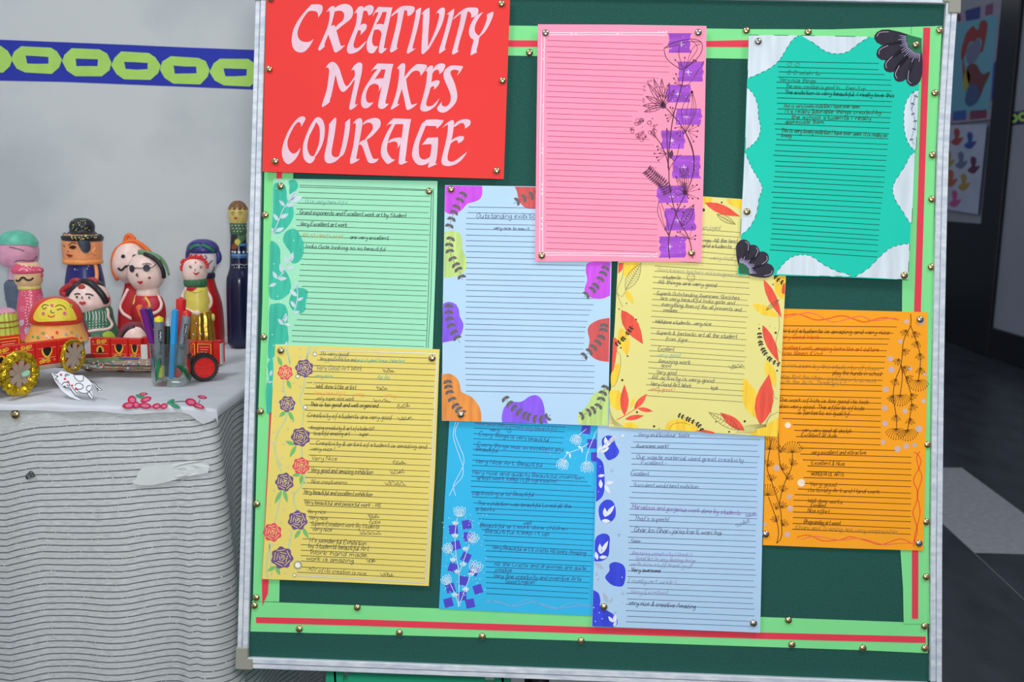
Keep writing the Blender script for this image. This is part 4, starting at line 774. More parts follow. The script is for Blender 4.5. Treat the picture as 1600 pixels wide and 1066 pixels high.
# ------------------------------------------------------------------ thumbtacks
brass = mat('brass', (204, 184, 140), 0.28, metal=1.0, var=0.06, scale=300)
nickel = mat('nickel', (198, 192, 180), 0.25, metal=1.0, var=0.06, scale=300)
vf = lathe_vf([(.0042, 0), (.0047, .0005), (.0046, .0011), (.0038, .0023), (.0022, .0031), (0, .0034)], 14)
TACK = []
for m in (brass, nickel):
    me = bpy.data.meshes.new('thumbtack'); me.from_pydata(vf[0], [], vf[1]); me.polygons.foreach_set('use_smooth', [True] * len(me.polygons)); me.materials.append(m); TACK.append(me)
def tack(x, y, pl, label, kind=0, group='thumbtacks on the pin board', name='thumbtack'):
    o = bpy.data.objects.new(name, TACK[kind]); p = pl.local(x, y, .0002)
    link(o, BM @ Matrix.Translation(p) @ Matrix.Rotation(random.uniform(0, 6), 4, 'Z')); tag(o, label, 'thumbtack', group); return o
B = 'brass thumbtack '; N = 'nickel thumbtack '
for x, y, s, where, kd in (
 (423, -2, RED, 'at the upper left corner of the red title poster', 0), (420.6, 108, RED, 'halfway down the left edge of the red title poster', 0), (783.7, 6, RED, 'at the upper right corner of the red title poster', 0), (785, 126, RED, 'halfway down the right edge of the red title poster', 0), (430.2, 252, RED, 'at the lower left corner of the red title poster', 0), (776, 267, RED, 'at the lower right corner of the red title poster', 0),
 (438.4, 291, MINT, 'on a teal blob at the upper left of the mint sheet', 0), (670.5, 299, MINT, 'at the upper right corner of the mint sheet', 0),
 (439, 548, ROSES, 'at the upper left corner of the golden rose sheet', 0), (675, 560, ROSES, 'at the upper right corner of the golden rose sheet', 0),
 (704.8, 296, BLOBS, 'on the magenta blob of the pale blue blob sheet', 0), (720, 648, BLOBS, 'on the orange blob of the pale blue blob sheet', 1),
 (852.4, 51.7, PINK, 'at the upper left corner of the pink sheet', 1), (1091, 51, PINK, 'at the upper right corner of the pink sheet', 1), (846.6, 399.6, PINK, 'at the lower left corner of the pink sheet', 0), (1080.5, 395.7, PINK, 'at the lower right corner of the pink sheet', 0),
 (1184.6, 65, TEAL, 'at the upper left corner of the teal sheet', 1), (1431, 70, TEAL, 'on the black flower at the upper right of the teal sheet', 0), (1167, 331, TEAL, 'low on the left edge of the teal sheet', 0), (1412.8, 430.5, TEAL, 'at the lower right corner of the teal sheet', 0),
 (1437.6, 499.4, ORANGE, 'at the upper right corner of the orange sheet', 1), (1435.7, 849, ORANGE, 'at the lower right corner of the orange sheet', 1), (1196.2, 834.8, ORANGE, 'at the lower left corner of the orange sheet', 1),
 (943.6, 948.4, LB2, 'on the blue blob at the lower left of the bottom row sheet', 0), (1177.2, 974, LB2, 'at the lower right corner of the bottom row pale blue sheet', 1)):
    tack(x, y, s.m, (N if kd else B) + where, kd)
for key, P in (('left', [(414.5, 336, 'topmost on'), (412, 526.6, 'second from the top on'), (407, 643, 'third from the top on'), (401.3, 787.5, 'fourth from the top on'), (400.4, 934, 'lowest on')]),
               ('top', [(827.3, 82.3, 'just left of the pink sheet on'), (1166, 47.8, 'between the pink and teal sheets on'), (1262.6, 50.2, 'just above the teal sheet on')]),
               ('right', [(1468, 47.5, 'topmost on'), (1460.6, 145.6, 'second from the top on'), (1457, 242.6, 'third from the top on'), (1456, 311.5, 'fourth from the top on'), (1455, 417.4, 'just above the orange sheet on'), (1449, 695, 'beside the middle of the orange sheet on'), (1447, 815.7, 'beside the lower part of the orange sheet on'), (1447, 901.7, 'lowest on')]),
               ('bottom', [(397.7, 946.5, 'at the upper left end of'), (558.3, 949.4, 'under the rose sheet on the top edge of'), (467.8, 983, 'leftmost along the lower edge of'), (624, 988.6, 'second from the left along the lower edge of'), (753.5, 994.6, 'third from the left along the lower edge of'), (908, 1001.5, 'fourth from the left along the lower edge of'), (1231.8, 969.2, 'below the orange sheet on the top edge of'), (1237.2, 1007.4, 'fifth from the left along the lower edge of'), (1348, 1012.8, 'sixth from the left along the lower edge of'), (1444.5, 978.5, 'at the upper right end of'), (1445, 1013, 'at the lower right end of')])):
    for x, y, w in P: tack(x, y, STRIPS[key], 'brass thumbtack %s the %s border strip' % (w, key), 0)

# ================================================================== room
def structure(o): o['kind'] = 'structure'; return o
plaster = mat('wall_plaster', (184, 191, 193), 0.8, scale=3.2, rgb2=(206, 211, 211), bump=0.08, bscale=60, lo=.4, hi=.62, spec=.25)
greywall = mat('wall_grey', (150, 156, 172), 0.8, var=0.05, scale=2, spec=.2)  # blue cast of the cool ambient light is put into this grey
granite = mat('black_granite', (26, 29, 34), 0.22, var=0.35, scale=26, spec=.5)
floorm = mat('floor_black_granite', (50, 54, 61), 0.30, var=0.30, scale=9, spec=.5, stretch=(1, .4, 1))
inlaym = mat('floor_grey_inlay', (164, 166, 172), 0.5, var=0.10, scale=40, spec=.3)
WY = 1.96; RX = 3.6
def sbox(name, a, b, m, bev=0, parent=None): return mesh(name, *box_vf(a, b, bev), m, parent)
structure(sbox('floor', (-3.5, -2.5, -.05), (RX + .2, 12.2, 0), floorm))
structure(sbox('wall_back', (-3.5, WY, 0), (.42, WY + .18, 3.2), plaster))
structure(sbox('wall_far', (-3.5, 12.0, 0), (RX + .2, 12.2, 3.4), greywall))
structure(sbox('wall_right', (RX, -2.5, 0), (RX + .2, 12.0, 3.4), greywall))
def wr(x, y): return hit_x(x, y, RX)
# dark granite cladding under the posters, pilaster and skirting on the right wall
pa = wr(1472, 345).z
PX = RX - .03
ya, yb = hit_x(1541, 250, PX).y, hit_x(1571, 250, PX).y
structure(sbox('trim_1', (RX - .02, ya, 0), (RX - .0005, 11.9, pa), granite, .004))
structure(sbox('trim_2', (PX, yb, 0), (RX - .0005, ya, 3.3), granite, .008))
structure(sbox('baseboard_right', (RX - .03, -2.4, 0), (RX - .0005, yb, wr(1575, 518).z), granite, .004))
class Floor:
    def __call__(s, x, y, l=0): return hit_z(x, y, .0008 + l)
inl = Floor()
structure(mesh('trim_3', [inl(x, y) for x, y in ((1378, 731), (1502.6, 731), (1690, 869), (1522, 864))], [list(range(4))], inlaym))
I = Ink(inl, .0004); I.stroke([(1522, 864), (1600, 937), (1700, 1030)], 1.4); structure(I.build('trim_4', mat('floor_joint', (120, 124, 130), .5, var=.05), None))

# ---- paper chain border on the wall
class WallMap:
    def __init__(s, Y): s.Y = Y
    def __call__(s, x, y, l=0): return hit_y(x, y, s.Y - l)
wmap = WallMap(WY)
def wmat(x, y, Y): return Matrix.Translation(hit_y(x, y, Y))
blue = mat('border_blue_paper', (50, 62, 172), .75, var=.06, scale=8, spec=.2); lime = mat('border_lime_paper', (176, 222, 108), .75, var=.04, scale=30, spec=.2)
kw = K(0, 30, 3.807)
st = slab(wmap, [(-300, 52), (-80, 59), (0, 62), (100, 66), (200, 70), (300, 74.5), (398, 78), (460, 80.4), (460, 143.5), (398, 140), (300, 136), (100, 128), (0, 126), (-80, 123), (-300, 116)], .0006, .0004, 'wall_border', blue, mw=wmat(180, 100, WY))
tag(st, 'blue paper strip with a lime green paper chain along the grey wall', 'paper border')
OUT = [(-150, -5), (-132, -50), (-90, -84), (78, -76), (118, -50), (148, 0), (132, 44), (88, 84), (-70, 78), (-122, 48)]
for cx, cy in ((-950, 202), (-660, 213), (-368, 224), (-75, 235), (220, 242), (517, 258), (810, 277), (1102, 303), (1400, 316), (1690, 322)):
    o = [kw((cx + a + random.uniform(-5, 5), cy + b + random.uniform(-4, 4))) for a, b in OUT]
    q = [kw((cx + a + random.uniform(-4, 4), cy + b + random.uniform(-3, 3))) for a, b in ((-68, -26), (0, -24), (67, -19), (66, 22), (0, 23), (-62, 21))]
    n1, n2 = len(o), len(q)
    V = []; 
    for l in (.0012, .0007): V += [wmap(x, y, l) for x, y in o] + [wmap(x, y, l) for x, y in q]
    mp = [0, 0, 0, 1, 2, 2, 3, 3, 4, 5]; mp = [0, 0, 0, 2, 2, 2, 3, 3, 5, 5]
    f = []
    for i in range(n1):
        j = (i + 1) % n1; a, b = mp[i], mp[j]
        if a == b: f.append([i, j, n1 + a])
        else:
            mid = [n1 + (a + t) % n2 for t in range(((b - a) % n2) + 1)]
            f.append([i, j] + mid[::-1])
        f.append([i, i + n1 + n2, j + n1 + n2, j])
    mesh('chain_link', V, f, lime, st)

# ---- far paper chain border, right wall
rmap = lambda x, y, l=0: hit_x(x, y, RX - l)
fb = slab(rmap, [(1572, 177), (1640, 166), (1640, 190), (1573, 197)], .001, .0005, 'wall_border', mat('far_border_blue', (36, 42, 96), .75, var=.05), mw=Matrix.Translation(wr(1590, 185)))
tag(fb, 'short dark blue strip with lime chain on the far right wall', 'paper border')
for cx, cy in ((1583, 185), (1598, 182.5), (1613, 180)):
    I = Ink(rmap, .0025); I.ring(cx, cy, 5.5, 4, 10); I.build('chain_link', lime, fb)

# ---- posters pinned on the far wall
def poster(pts, rgb, label, name='poster'):
    cx = sum(p[0] for p in pts) / len(pts); cy = sum(p[1] for p in pts) / len(pts)
    return tag(slab(rm3, pts, .0012, .0008, name, mat('poster_%d_%d_%d' % rgb, rgb, .7, var=.06, scale=6, spec=.2), mw=Matrix.Translation(rm3(cx, cy))), label, 'poster')
rm3 = lambda x, y, l=0: hit_x(x, y, RX - .022 - l)
def rmark(o, name, rgb, pts, k=1, blob=True):
    I = Ink(rm3, .0015 + .0006 * k); (I.blob if blob else I.poly)(pts); return I.build(name, mat('far_%d_%d_%d' % rgb, rgb, .7, var=.05), o)
kp = K(1480, 0, 13.325)
P1 = poster([(1462, 27), (1490, 22), (1566, 3), (1566, 12), (1559, 70), (1549, 186), (1545, 187), (1462, 196)], (150, 142, 168), 'large turquoise picture poster with red and grey shapes on the far wall')
rmark(P1, 'turquoise_panel', (98, 160, 184), [(1462, 44), (1493, 37), (1560, 22), (1558, 40), (1545, 175), (1462, 179)], 1, False)
for t, c in (('375,220 690,130 680,390 390,440', (40, 58, 130)), ('800,110 960,60 940,290 790,330', (120, 72, 108)), ('200,300 250,240 290,420 220,460', (98, 50, 72))): rmark(P1, 'border_patch', c, kp(t), 2, False)
rmark(P1, 'border_patch', (46, 68, 150), [(1552, 100), (1558, 92), (1553, 150), (1548, 160)], 2, False)
rmark(P1, 'border_patch', (50, 88, 160), [(1489, 174), (1510, 172), (1509, 187), (1488, 189)], 2, False); rmark(P1, 'border_patch', (112, 56, 84), [(1516, 173), (1542, 171), (1541, 184), (1515, 187)], 2, False)
rmark(P1, 'red_shape', (138, 54, 56), kp('720,425 800,430 840,520 800,800 740,1060 690,1080 720,850 640,790 560,860 480,870 420,960 390,1100 300,1250 290,1050 340,850 400,680 530,540 580,580 640,620 670,500'), 3)
rmark(P1, 'grey_oval', (104, 112, 144), kp('640,810 690,860 680,1100 560,1300 440,1330 400,1150 450,950 540,880'), 2)
kq = K(1440, 0, 3.553)
rmark(P1, 'brown_shape', (104, 58, 64), kq('250,375 300,355 335,410 380,400 345,480 320,540 300,490 262,470'), 4)
rmark(P1, 'red_shape', (138, 54, 60), kq('225,300 240,380 245,420 235,470 228,430'), 3); rmark(P1, 'yellow_shape', (150, 146, 60), kq('240,400 262,395 270,430 258,480 238,505 230,470'), 4); rmark(P1, 'blue_shape', (62, 84, 130), kq('262,480 300,470 320,510 310,560 265,590 240,560'), 5)
P2 = poster([(1460, 196), (1542, 194), (1528, 335), (1514, 333), (1460, 324)], (168, 180, 206), 'white poster with rows of coloured bird silhouettes on the far wall')
kr = K(1470, 150, 5.33)
for x, y, c in ((130, 345, (150, 66, 66)), (240, 375, (52, 76, 150)), (165, 540, (92, 112, 138)), (268, 580, (88, 44, 84)), (80, 690, (166, 96, 70)), (188, 722, (158, 132, 74)), (112, 860, (176, 86, 142)), (60, 530, (150, 140, 80)), (20, 380, (120, 80, 90))):
    rmark(P2, 'bird_silhouette', c, [kr((x + a, y + b)) for a, b in ((-15, -70), (10, -75), (28, -50), (25, -20), (20, 5), (58, 0), (40, 35), (10, 65), (-25, 60), (-45, 35), (-15, 5), (-22, -40))])

# ================================================================== plastic chair behind the board
gp = mat('green_plastic', (44, 190, 142), .35, var=.04, scale=5, spec=.5)
cy0 = 1.245; cz = hit_y(640, 1051, cy0).z; xa = hit_y(508, 1060, cy0).x; xb = hit_y(800, 1060, cy0).x
ch = empty('plastic_chair', Matrix.Translation(Vector(((xa + xb) / 2, cy0 + .13, 0))), 'small green plastic chair half hidden below the pin board', 'chair')
def rbox(name, a, b, m, p, bev): return mesh(name, *box_vf(a, b, bev), m, p)
def hump(x0, x1, z0, z1, y0, y1, r):
    pts = [(x0, z0), (x1, z0), (x1, z1 - r)] + [(x1 - r + r * math.cos(a), z1 - r + r * math.sin(a)) for a in [math.pi / 2 * i / 6 for i in range(1, 7)]] + [(x0 + r + r * math.cos(a), z1 - r + r * math.sin(a)) for a in [math.pi / 2 + math.pi / 2 * i / 6 for i in range(0, 7)]]
    n = len(pts); v = [(x, y0, z) for x, z in pts] + [(x, y1, z) for x, z in pts]
    return v, [list(range(n)), list(range(2 * n - 1, n - 1, -1))] + [[i, n + i, n + (i + 1) % n, (i + 1) % n] for i in range(n)]
sh = .29; ear = .024
mesh('backrest', *join(hump(xa + .001, xa + ear, sh, cz + .004, cy0, cy0 + .022, .013), hump(xb - ear, xb - .001, sh, cz - .004, cy0, cy0 + .022, .013), hump(xa + ear + .006, xb - ear - .012, sh + .04, cz - .003, cy0 + .001, cy0 + .018, .006), box_vf((xa + ear - .002, cy0 + .004, sh + .06), (xb - ear + .002, cy0 + .016, cz - .016))), gp, ch, smooth=True, sharp=40)
rbox('seat', (xa - .01, cy0 - .01, sh - .02), (xb + .01, cy0 + .27, sh), gp, ch, .008)
for x in (xa + .005, xb - .035):
    for y in (cy0, cy0 + .23): rbox('leg', (x, y, 0), (x + .03, y + .03, sh - .018), gp, ch, .006)

# ================================================================== table with cloths
TF = 1.30; TB = WY - .03; TXR = -.405; TXL = -1.35
ZT = hit_y(200, 639, TF).z
wood = mat('table_wood', (120, 88, 60), .6, var=.1)
tb = empty('table', Matrix.Translation(Vector((-.88, 1.6, 0))), 'table under the white cloths carrying the handmade dolls', 'table')
sbox('tabletop', (TXL + .02, TF + .02, ZT - .03), (TXR - .02, TB, ZT - .0035), wood, .003, tb)
for x in (TXL + .05, TXR - .09):
    for y in (TF + .05, TB - .07): sbox('leg', (x, y, 0), (x + .04, y + .04, ZT - .03), wood, .003, tb)

def noise2(x, y, s=0):
    return math.sin(x * 37 + 1.3 * math.sin(y * 23 + s)) * .5 + math.sin(y * 61 + x * 17 + s * 2) * .3 + math.sin(x * 91 - y * 43 + s) * .2
def topz(x, y):
    near = max(0.0, 1 - (y - TF) / .16); a = .0014 + .0016 * near
    return ZT + .0030 + a * (noise2(x, y) * .5 + .5)
# skirt: striped cloth along the front and round the right side
cl = bpy.data.materials.new('striped_cloth'); cl.use_nodes = True; nt = cl.node_tree; b = nt.nodes['Principled BSDF']; b.inputs['Roughness'].default_value = .9; b.inputs['Specular IOR Level'].default_value = .1
uv = nt.nodes.new('ShaderNodeUVMap'); sep = nt.nodes.new('ShaderNodeSeparateXYZ'); nt.links.new(uv.outputs[0], sep.inputs[0])
def mth(op, a, b2=None):
    n = nt.nodes.new('ShaderNodeMath'); n.operation = op
    for i, q in enumerate((a, b2)):
        if q is None: continue
        if isinstance(q, (int, float)): n.inputs[i].default_value = q
        else: nt.links.new(q, n.inputs[i])
    return n.outputs[0]
nz = nt.nodes.new('ShaderNodeTexNoise'); nz.inputs['Scale'].default_value = 14; nt.links.new(uv.outputs[0], nz.inputs['Vector'])
PER = .0091
ph = mth('ADD', mth('DIVIDE', sep.outputs[1], PER), mth('MULTIPLY', mth('SUBTRACT', nz.outputs['Fac'], .5), .55))
tri = mth('ABSOLUTE', mth('SUBTRACT', mth('FRACT', ph), .5))
line = mth('LESS_THAN', tri, .10)
br = nt.nodes.new('ShaderNodeTexNoise'); br.inputs['Scale'].default_value = 1; mp = nt.nodes.new('ShaderNodeMapping'); mp.inputs['Scale'].default_value = (420, 60, 1); nt.links.new(uv.outputs[0], mp.inputs[0]); nt.links.new(mp.outputs[0], br.inputs['Vector'])
brk = mth('GREATER_THAN', br.outputs['Fac'], .34)
below = mth('LESS_THAN', sep.outputs[1], -.021)
fac = mth('MULTIPLY', mth('MULTIPLY', mth('MULTIPLY', line, below), brk), .8)
wv = nt.nodes.new('ShaderNodeTexNoise'); wv.inputs['Scale'].default_value = 1; mp2 = nt.nodes.new('ShaderNodeMapping'); mp2.inputs['Scale'].default_value = (90, 900, 1); nt.links.new(uv.outputs[0], mp2.inputs[0]); nt.links.new(mp2.outputs[0], wv.inputs['Vector'])
rc = nt.nodes.new('ShaderNodeValToRGB'); rc.color_ramp.elements[0].color = (*[lin(v) for v in (188, 194, 194)], 1); rc.color_ramp.elements[1].color = (*[lin(v) for v in (216, 221, 221)], 1); rc.color_ramp.elements[0].position = .35; rc.color_ramp.elements[1].position = .65
nt.links.new(wv.outputs['Fac'], rc.inputs[0])
st2 = nt.nodes.new('ShaderNodeTexNoise'); st2.inputs['Scale'].default_value = 3.5; nt.links.new(uv.outputs[0], st2.inputs['Vector'])
ms = nt.nodes.new('ShaderNodeMixRGB'); ms.blend_type = 'MULTIPLY'; ms.inputs[2].default_value = (.93, .90, .82, 1); nt.links.new(mth('MULTIPLY', mth('SUBTRACT', st2.outputs['Fac'], .45), 2.0), ms.inputs[0]); nt.links.new(rc.outputs[0], ms.inputs[1])
mx = nt.nodes.new('ShaderNodeMixRGB'); nt.links.new(fac, mx.inputs[0]); nt.links.new(ms.outputs[0], mx.inputs[1]); mx.inputs[2].default_value = (*[lin(v) for v in (74, 80, 90)], 1)
nt.links.new(mx.outputs[0], b.inputs['Base Color'])
bpn = nt.nodes.new('ShaderNodeBump'); bpn.inputs['Strength'].default_value = .25; bpn.inputs['Distance'].default_value = .001; nt.links.new(wv.outputs['Fac'], bpn.inputs['Height']); nt.links.new(bpn.outputs[0], b.inputs['Normal'])

sx = [TXL + (TXR - TXL) * i / 90 for i in range(91)]
path = [(x, TF - .004, (0, -1), x) for x in sx]
for i in range(1, 6):
    a = math.pi / 2 * i / 6; path.append((TXR + .012 * math.sin(a), TF - .004 + .012 * (1 - math.cos(a)), (math.sin(a), -math.cos(a)), TXR + .02 * i / 6))
for i in range(0, 40): path.append((TXR + .012, TF + .008 + (TB - TF - .01) * i / 39, (1, 0), TXR + .02 + (TB - TF) * i / 39))
off = lerpf([(0, 20), (30, 11), (60, 3), (130, 0), (200, -3), (260, -8), (310, -15), (322, -19), (345, -26), (375, -40)])
def sag(s):      # how far the stripes drop along the hem: the cloth is pinned near the left and pulled up at the corner
    px = 800 + s / (TF * 1.02) * F if s < TXR else 322 + (s - TXR) * 700
    return off(min(px, 375)) * .00085
rows = 60; V = []; UVs = []; Fc = []
for r in range(rows + 1):
    t = r / rows; z = ZT + .0015 - (ZT - .05) * t
    for (x, y, n, s) in path:
        amp = .002 + .022 * t; corner = math.exp(-((s - TXR) / .05) ** 2)
        d = amp * (.6 * math.sin(s * 21 + 1) + .4 * math.sin(s * 47 + 2.2 * t) + .25) + .012 * t
        d += .010 * math.sin(min(t * 3, 1) * math.pi / 2) * math.exp(-((s - TXR + .0) / .022) ** 2) + .05 * t * corner
        fold = .006 * min(1, t * 4) * (math.exp(-((s + .43) / .006) ** 2) - math.exp(-((s + .415) / .008) ** 2))
        d += fold
        V.append((x + n[0] * d, y + n[1] * d, z)); UVs.append((s, -(ZT - z) + sag(s) + .0015 * math.sin(s * 30 + z * 9)))
W2 = len(path)
for r in range(rows):
    for i in range(W2 - 1): Fc.append([r * W2 + i, (r + 1) * W2 + i, (r + 1) * W2 + i + 1, r * W2 + i + 1])
sk = mesh('table_skirt', V, Fc, cl, mw=Matrix.Translation(Vector((-.85, TF, .05))), smooth=True)
ul = sk.data.uv_layers.new(name='UVMap')
for lp in sk.data.loops: ul.data[lp.index].uv = UVs[lp.vertex_index]
tag(sk, 'off white table skirt with thin dark stripes hanging from the table', 'cloth')
def skmap(x, y, l=0):
    best = hit_y(x, y, TF - .006)
    for _ in range(4):
        s = best.x; t = max(0, (ZT + .0015 - best.z) / (ZT - .05)); amp = .002 + .022 * t; corner = math.exp(-((s - TXR) / .05) ** 2)
        d = amp * (.6 * math.sin(s * 21 + 1) + .4 * math.sin(s * 47 + 2.2 * t) + .25) + .012 * t + .010 * math.sin(min(t * 3, 1) * math.pi / 2) * math.exp(-((s - TXR) / .022) ** 2) + .05 * t * corner + .006 * min(1, t * 4) * (math.exp(-((s + .43) / .006) ** 2) - math.exp(-((s + .415) / .008) ** 2))
        best = hit_y(x, y, TF - .004 - d - l)
    return best
ks = K(0, 600, 3.807)
I = Ink(skmap, .0032); P = [ks((845, 500)), ks((1030, 475)), ks((1215, 455)), ks((1235, 530)), ks((1060, 566)), ks((900, 605)), ks((790, 592)), ks((812, 560))]; I.patch(P, 6, 2)
I.build('cloth_patch', mat('white_patch', (214, 220, 218), .85, var=.03, scale=30), sk)
I = Ink(skmap, .0030); I.patch([ks(p) for p in ((150, 550), (165, 530), (185, 515), (205, 535), (210, 552), (185, 560), (160, 570))], 2, 2); I.build('cloth_hole', mat('hole_dark', (52, 54, 60), .9, rgb2=(150, 154, 158), scale=900, lo=.5, hi=.6), sk)

# top cloth: white with wrinkles, folded over the front edge, right corner hanging down a little
V = []; Fc = []; nx, ny = 110, 70
def frontdrop(x):
    px = 800 + x / (TF * 1.02) * F
    return .003 + .013 * math.exp(-((px - 322) / 16) ** 2) + .0012 * math.sin(x * 60)
tcx0, tcx1 = TXL, TXR + .016
prof = []
for j in range(ny + 1):
    y = TB - (TB - TF + .004) * j / ny; prof.append((y, 0))
for j in range(1, 6):
    a = math.pi / 2 * j / 5; prof.append((TF - .004 - .005 * math.sin(a), -.005 * (1 - math.cos(a))))
prof.append((TF - .0095, -1))
for (y, dz) in prof:
    for i in range(nx + 2):
        x = tcx0 + (tcx1 - tcx0) * min(i, nx) / nx + (.002 if i > nx else 0)
        z = topz(x, y) + (dz if dz > -1 else -.005 - frontdrop(x)) - (.010 if i > nx else 0)
        V.append((x, y - (.002 * noise2(x * 2, 3) if dz < 0 else 0), z))
for j in range(len(prof) - 1):
    for i in range(nx + 1): Fc.append([j * (nx + 2) + i, (j + 1) * (nx + 2) + i, (j + 1) * (nx + 2) + i + 1, j * (nx + 2) + i + 1])
linen = mat('white_linen', (206, 210, 216), .85, var=.03, scale=40, bump=.15, bscale=1500, spec=.15)
tc = mesh('tablecloth', V, Fc, linen, mw=Matrix.Translation(Vector((-.85, 1.6, ZT))), smooth=True)
tag(tc, 'white tablecloth with painted red flowers at its front right corner', 'cloth')
def tmap(x, y, l=0):
    z = ZT + .003
    p = hit_z(x, y, z)
    for _ in range(4): p = hit_z(x, y, topz(p.x, p.y) + l)
    if p.y < TF: 
        p = hit_y(x, y, TF - .0105 - l)
    return p
kf = K(180, 590, 8)
kt = K(0, 600, 3.807)
pk = [(214, 44, 84), (236, 120, 158), (70, 160, 120)]
def petal(c, rx, ry, a, col, k):
    I = Ink(tmap, .0005 + .0004 * k); I.patch([kt((c[0] + rx * math.cos(t) * math.cos(a) - ry * math.sin(t) * math.sin(a), c[1] + rx * math.cos(t) * math.sin(a) + ry * math.sin(t) * math.cos(a))) for t in [2 * math.pi * i / 10 for i in range(10)]], 3, 2); I.build('painted_petal', ink(col), tc)
for c, rx, ry, a in (((765, 128), 38, 20, -.1), ((785, 95), 26, 26, .4), ((808, 125), 20, 22, 0), ((862, 130), 40, 18, .1), ((868, 92), 34, 16, -.3), ((930, 132), 26, 17, -.2), ((975, 132), 22, 17, -.3), ((1135, 108), 34, 22, .2), ((1180, 130), 38, 14, .35), ((852, 60), 26, 9, -.1), ((1203, 78), 28, 10, .15)):
    petal(c, rx, ry, a, pk[0], 0); petal((c[0] + 2, c[1] + 1), rx * .6, ry * .55, a, pk[1], 1)
for c, rx, ry, a in (((835, 75), 30, 11, .25), ((1015, 105), 26, 10, -.5), ((1040, 128), 36, 12, .45)): petal(c, rx, ry, a, pk[2], 0)
I = Ink(tmap, .001); I.curve([kt((1020, 108)), kt((1080, 102)), kt((1110, 105))], .8); I.curve([kt((1180, 112)), kt((1190, 92))], .8); I.build('painted_stem', ink((60, 90, 80)), tc)
o = bpy.data.objects.new('thumbtack', TACK[0]); p = skmap(24.5, 648, .001); link(o, Matrix.Translation(p) @ Matrix.Rotation(math.pi / 2, 4, 'X') @ Matrix.Scale(1.35, 4)); tag(o, 'large brass thumbtack holding the striped table skirt at the front left', 'thumbtack')

# ================================================================== handmade dolls and toys on the table
ZC = ZT + .0050
class Axis:                                 # a turned figure standing on the table at depth Y
    def __init__(s, name, label, cat, px, py, Y, group=None, zbase=None):
        p = hit_y(px, py, Y); s.x = p.x; s.Y = Y; s.k = px_size(p); s.zb = ZC if zbase is None else zbase
        s.o = empty(name, Matrix.Translation(Vector((s.x, Y, s.zb))), label, cat, group); s.px = px; s.py = py
    def z(s, py, px=None): return hit_y(s.px if px is None else px, py, s.Y).z
    def lathe(s, name, m, prof, n=3, dx=0, dy=0, seg=32, flute=0, famp=0, base=False, parent=None, sq=1.0, corner=False):
        """prof: (half width in photo px, photo y); base=True runs the last radius down to the table"""
        P = [(hw * s.k, s.z(y) - s.zb) for hw, y in prof]
        if base: P.append((P[-1][0], .004)); P.append((P[-1][0] * .93, 0))
        if n > 1: P = cat_open(P, n)
        P = [(max(0, r), z) for r, z in P]
        if P[-1][1] > P[0][1]: P = P[::-1]
        v, f = lathe_vf(P, seg, flute, famp); X = dx * s.k
        v = [(s.x + X + a, s.Y + dy * s.k + b * sq, s.zb + c) for a, b, c in v]
        o = mesh(name, v, f, m, parent or s.o, smooth=True, sharp=50)
        lm = LatheMap(s.x + X, s.Y + dy * s.k, [(z + s.zb, r) for r, z in P], sq)
        return o, lm
    def pt(s, px, py, dy=0): return hit_y(px, py, s.Y - dy)
    def tube(s, name, m, pts, hw, parent=None, lm=None, lift=.0, seg=10):
        P = [lm(x, y, lift) for x, y in pts] if lm else [s.pt(*p) for p in pts]
        return mesh(name, *tube_vf(P, hw if callable(hw) else hw * s.k, seg), m, parent or s.o, smooth=True)
    def ball(s, name, m, c, hw, hh=None, parent=None, lm=None, sq=1.0):
        C = lm(*c) if lm else s.pt(*c); hh = hh or hw
        v, f = lathe_vf([(hw * s.k * math.sin(math.pi * i / 8), hh * s.k * math.cos(math.pi * i / 8)) if 0 < i < 8 else (0, hh * s.k * math.cos(math.pi * i / 8)) for i in range(9)], 12)
        return mesh(name, [(C.x + a, C.y + b * sq, C.z + d) for a, b, d in v], f, m, parent or s.o, smooth=True)
class LatheMap:
    def __init__(s, x, y, P, sq=1.0):
        s.x = x; s.y = y; s.sq = sq; s.P = sorted(P); s.rm = max(r for z, r in P)
    def r(s, z):
        P = s.P
        if z <= P[0][0] or z >= P[-1][0]: return -1
        for (a, p), (b, q) in zip(P, P[1:]):
            if z <= b: return p if b - a < 1e-9 else p + (q - p) * (z - a) / (b - a)
        return -1
    def f(s, p): return math.hypot(p.x - s.x, (p.y - s.y) / s.sq) - s.r(p.z)
    def __call__(s, px, py, l=0):
        d = ray(px, py); t0 = (s.y - s.rm * s.sq * 1.05) / d.y; t1 = s.y / d.y; best = None; N = 36; pt = t0
        bv = 9
        for i in range(N + 1):
            t = t0 + (t1 - t0) * i / N; v = s.f(CP + d * t)
            if v < bv: bv = v; best = t
            if v <= 0:
                a, b = pt, t
                for _ in range(14):
                    m = (a + b) / 2
                    if s.f(CP + d * m) <= 0: b = m
                    else: a = m
                best = b; break
            pt = t
        return CP + d * (best - l)
def paintmark(A, lm, name, col, patches=(), strokes=(), dots=(), lift=.0012, w=1.0, parent=None, m=None):
    I = Ink(lm, lift)
    for P in patches: I.patch(P, 4, 2)
    for P in strokes: 
        ww = w
        if isinstance(P, tuple) and isinstance(P[0], list): P, ww = P
        I.curve(P, ww, n=5)
    for D in dots:
        x, y, r = D[:3]; I.patch([(x + r * math.cos(t), y + (D[3] if len(D) > 3 else r) * math.sin(t)) for t in [2 * math.pi * i / 8 for i in range(8)]], 2, 1)
    return I.build(name, m or paint(col, .45, .03), parent or A.o)
def eyepair(a, b, r=1.2): return [(a[0], a[1], r), (b[0], b[1], r)]
SKIN = paint((244, 214, 204)); BLK = (30, 30, 36)
G = 'painted bottle dolls'

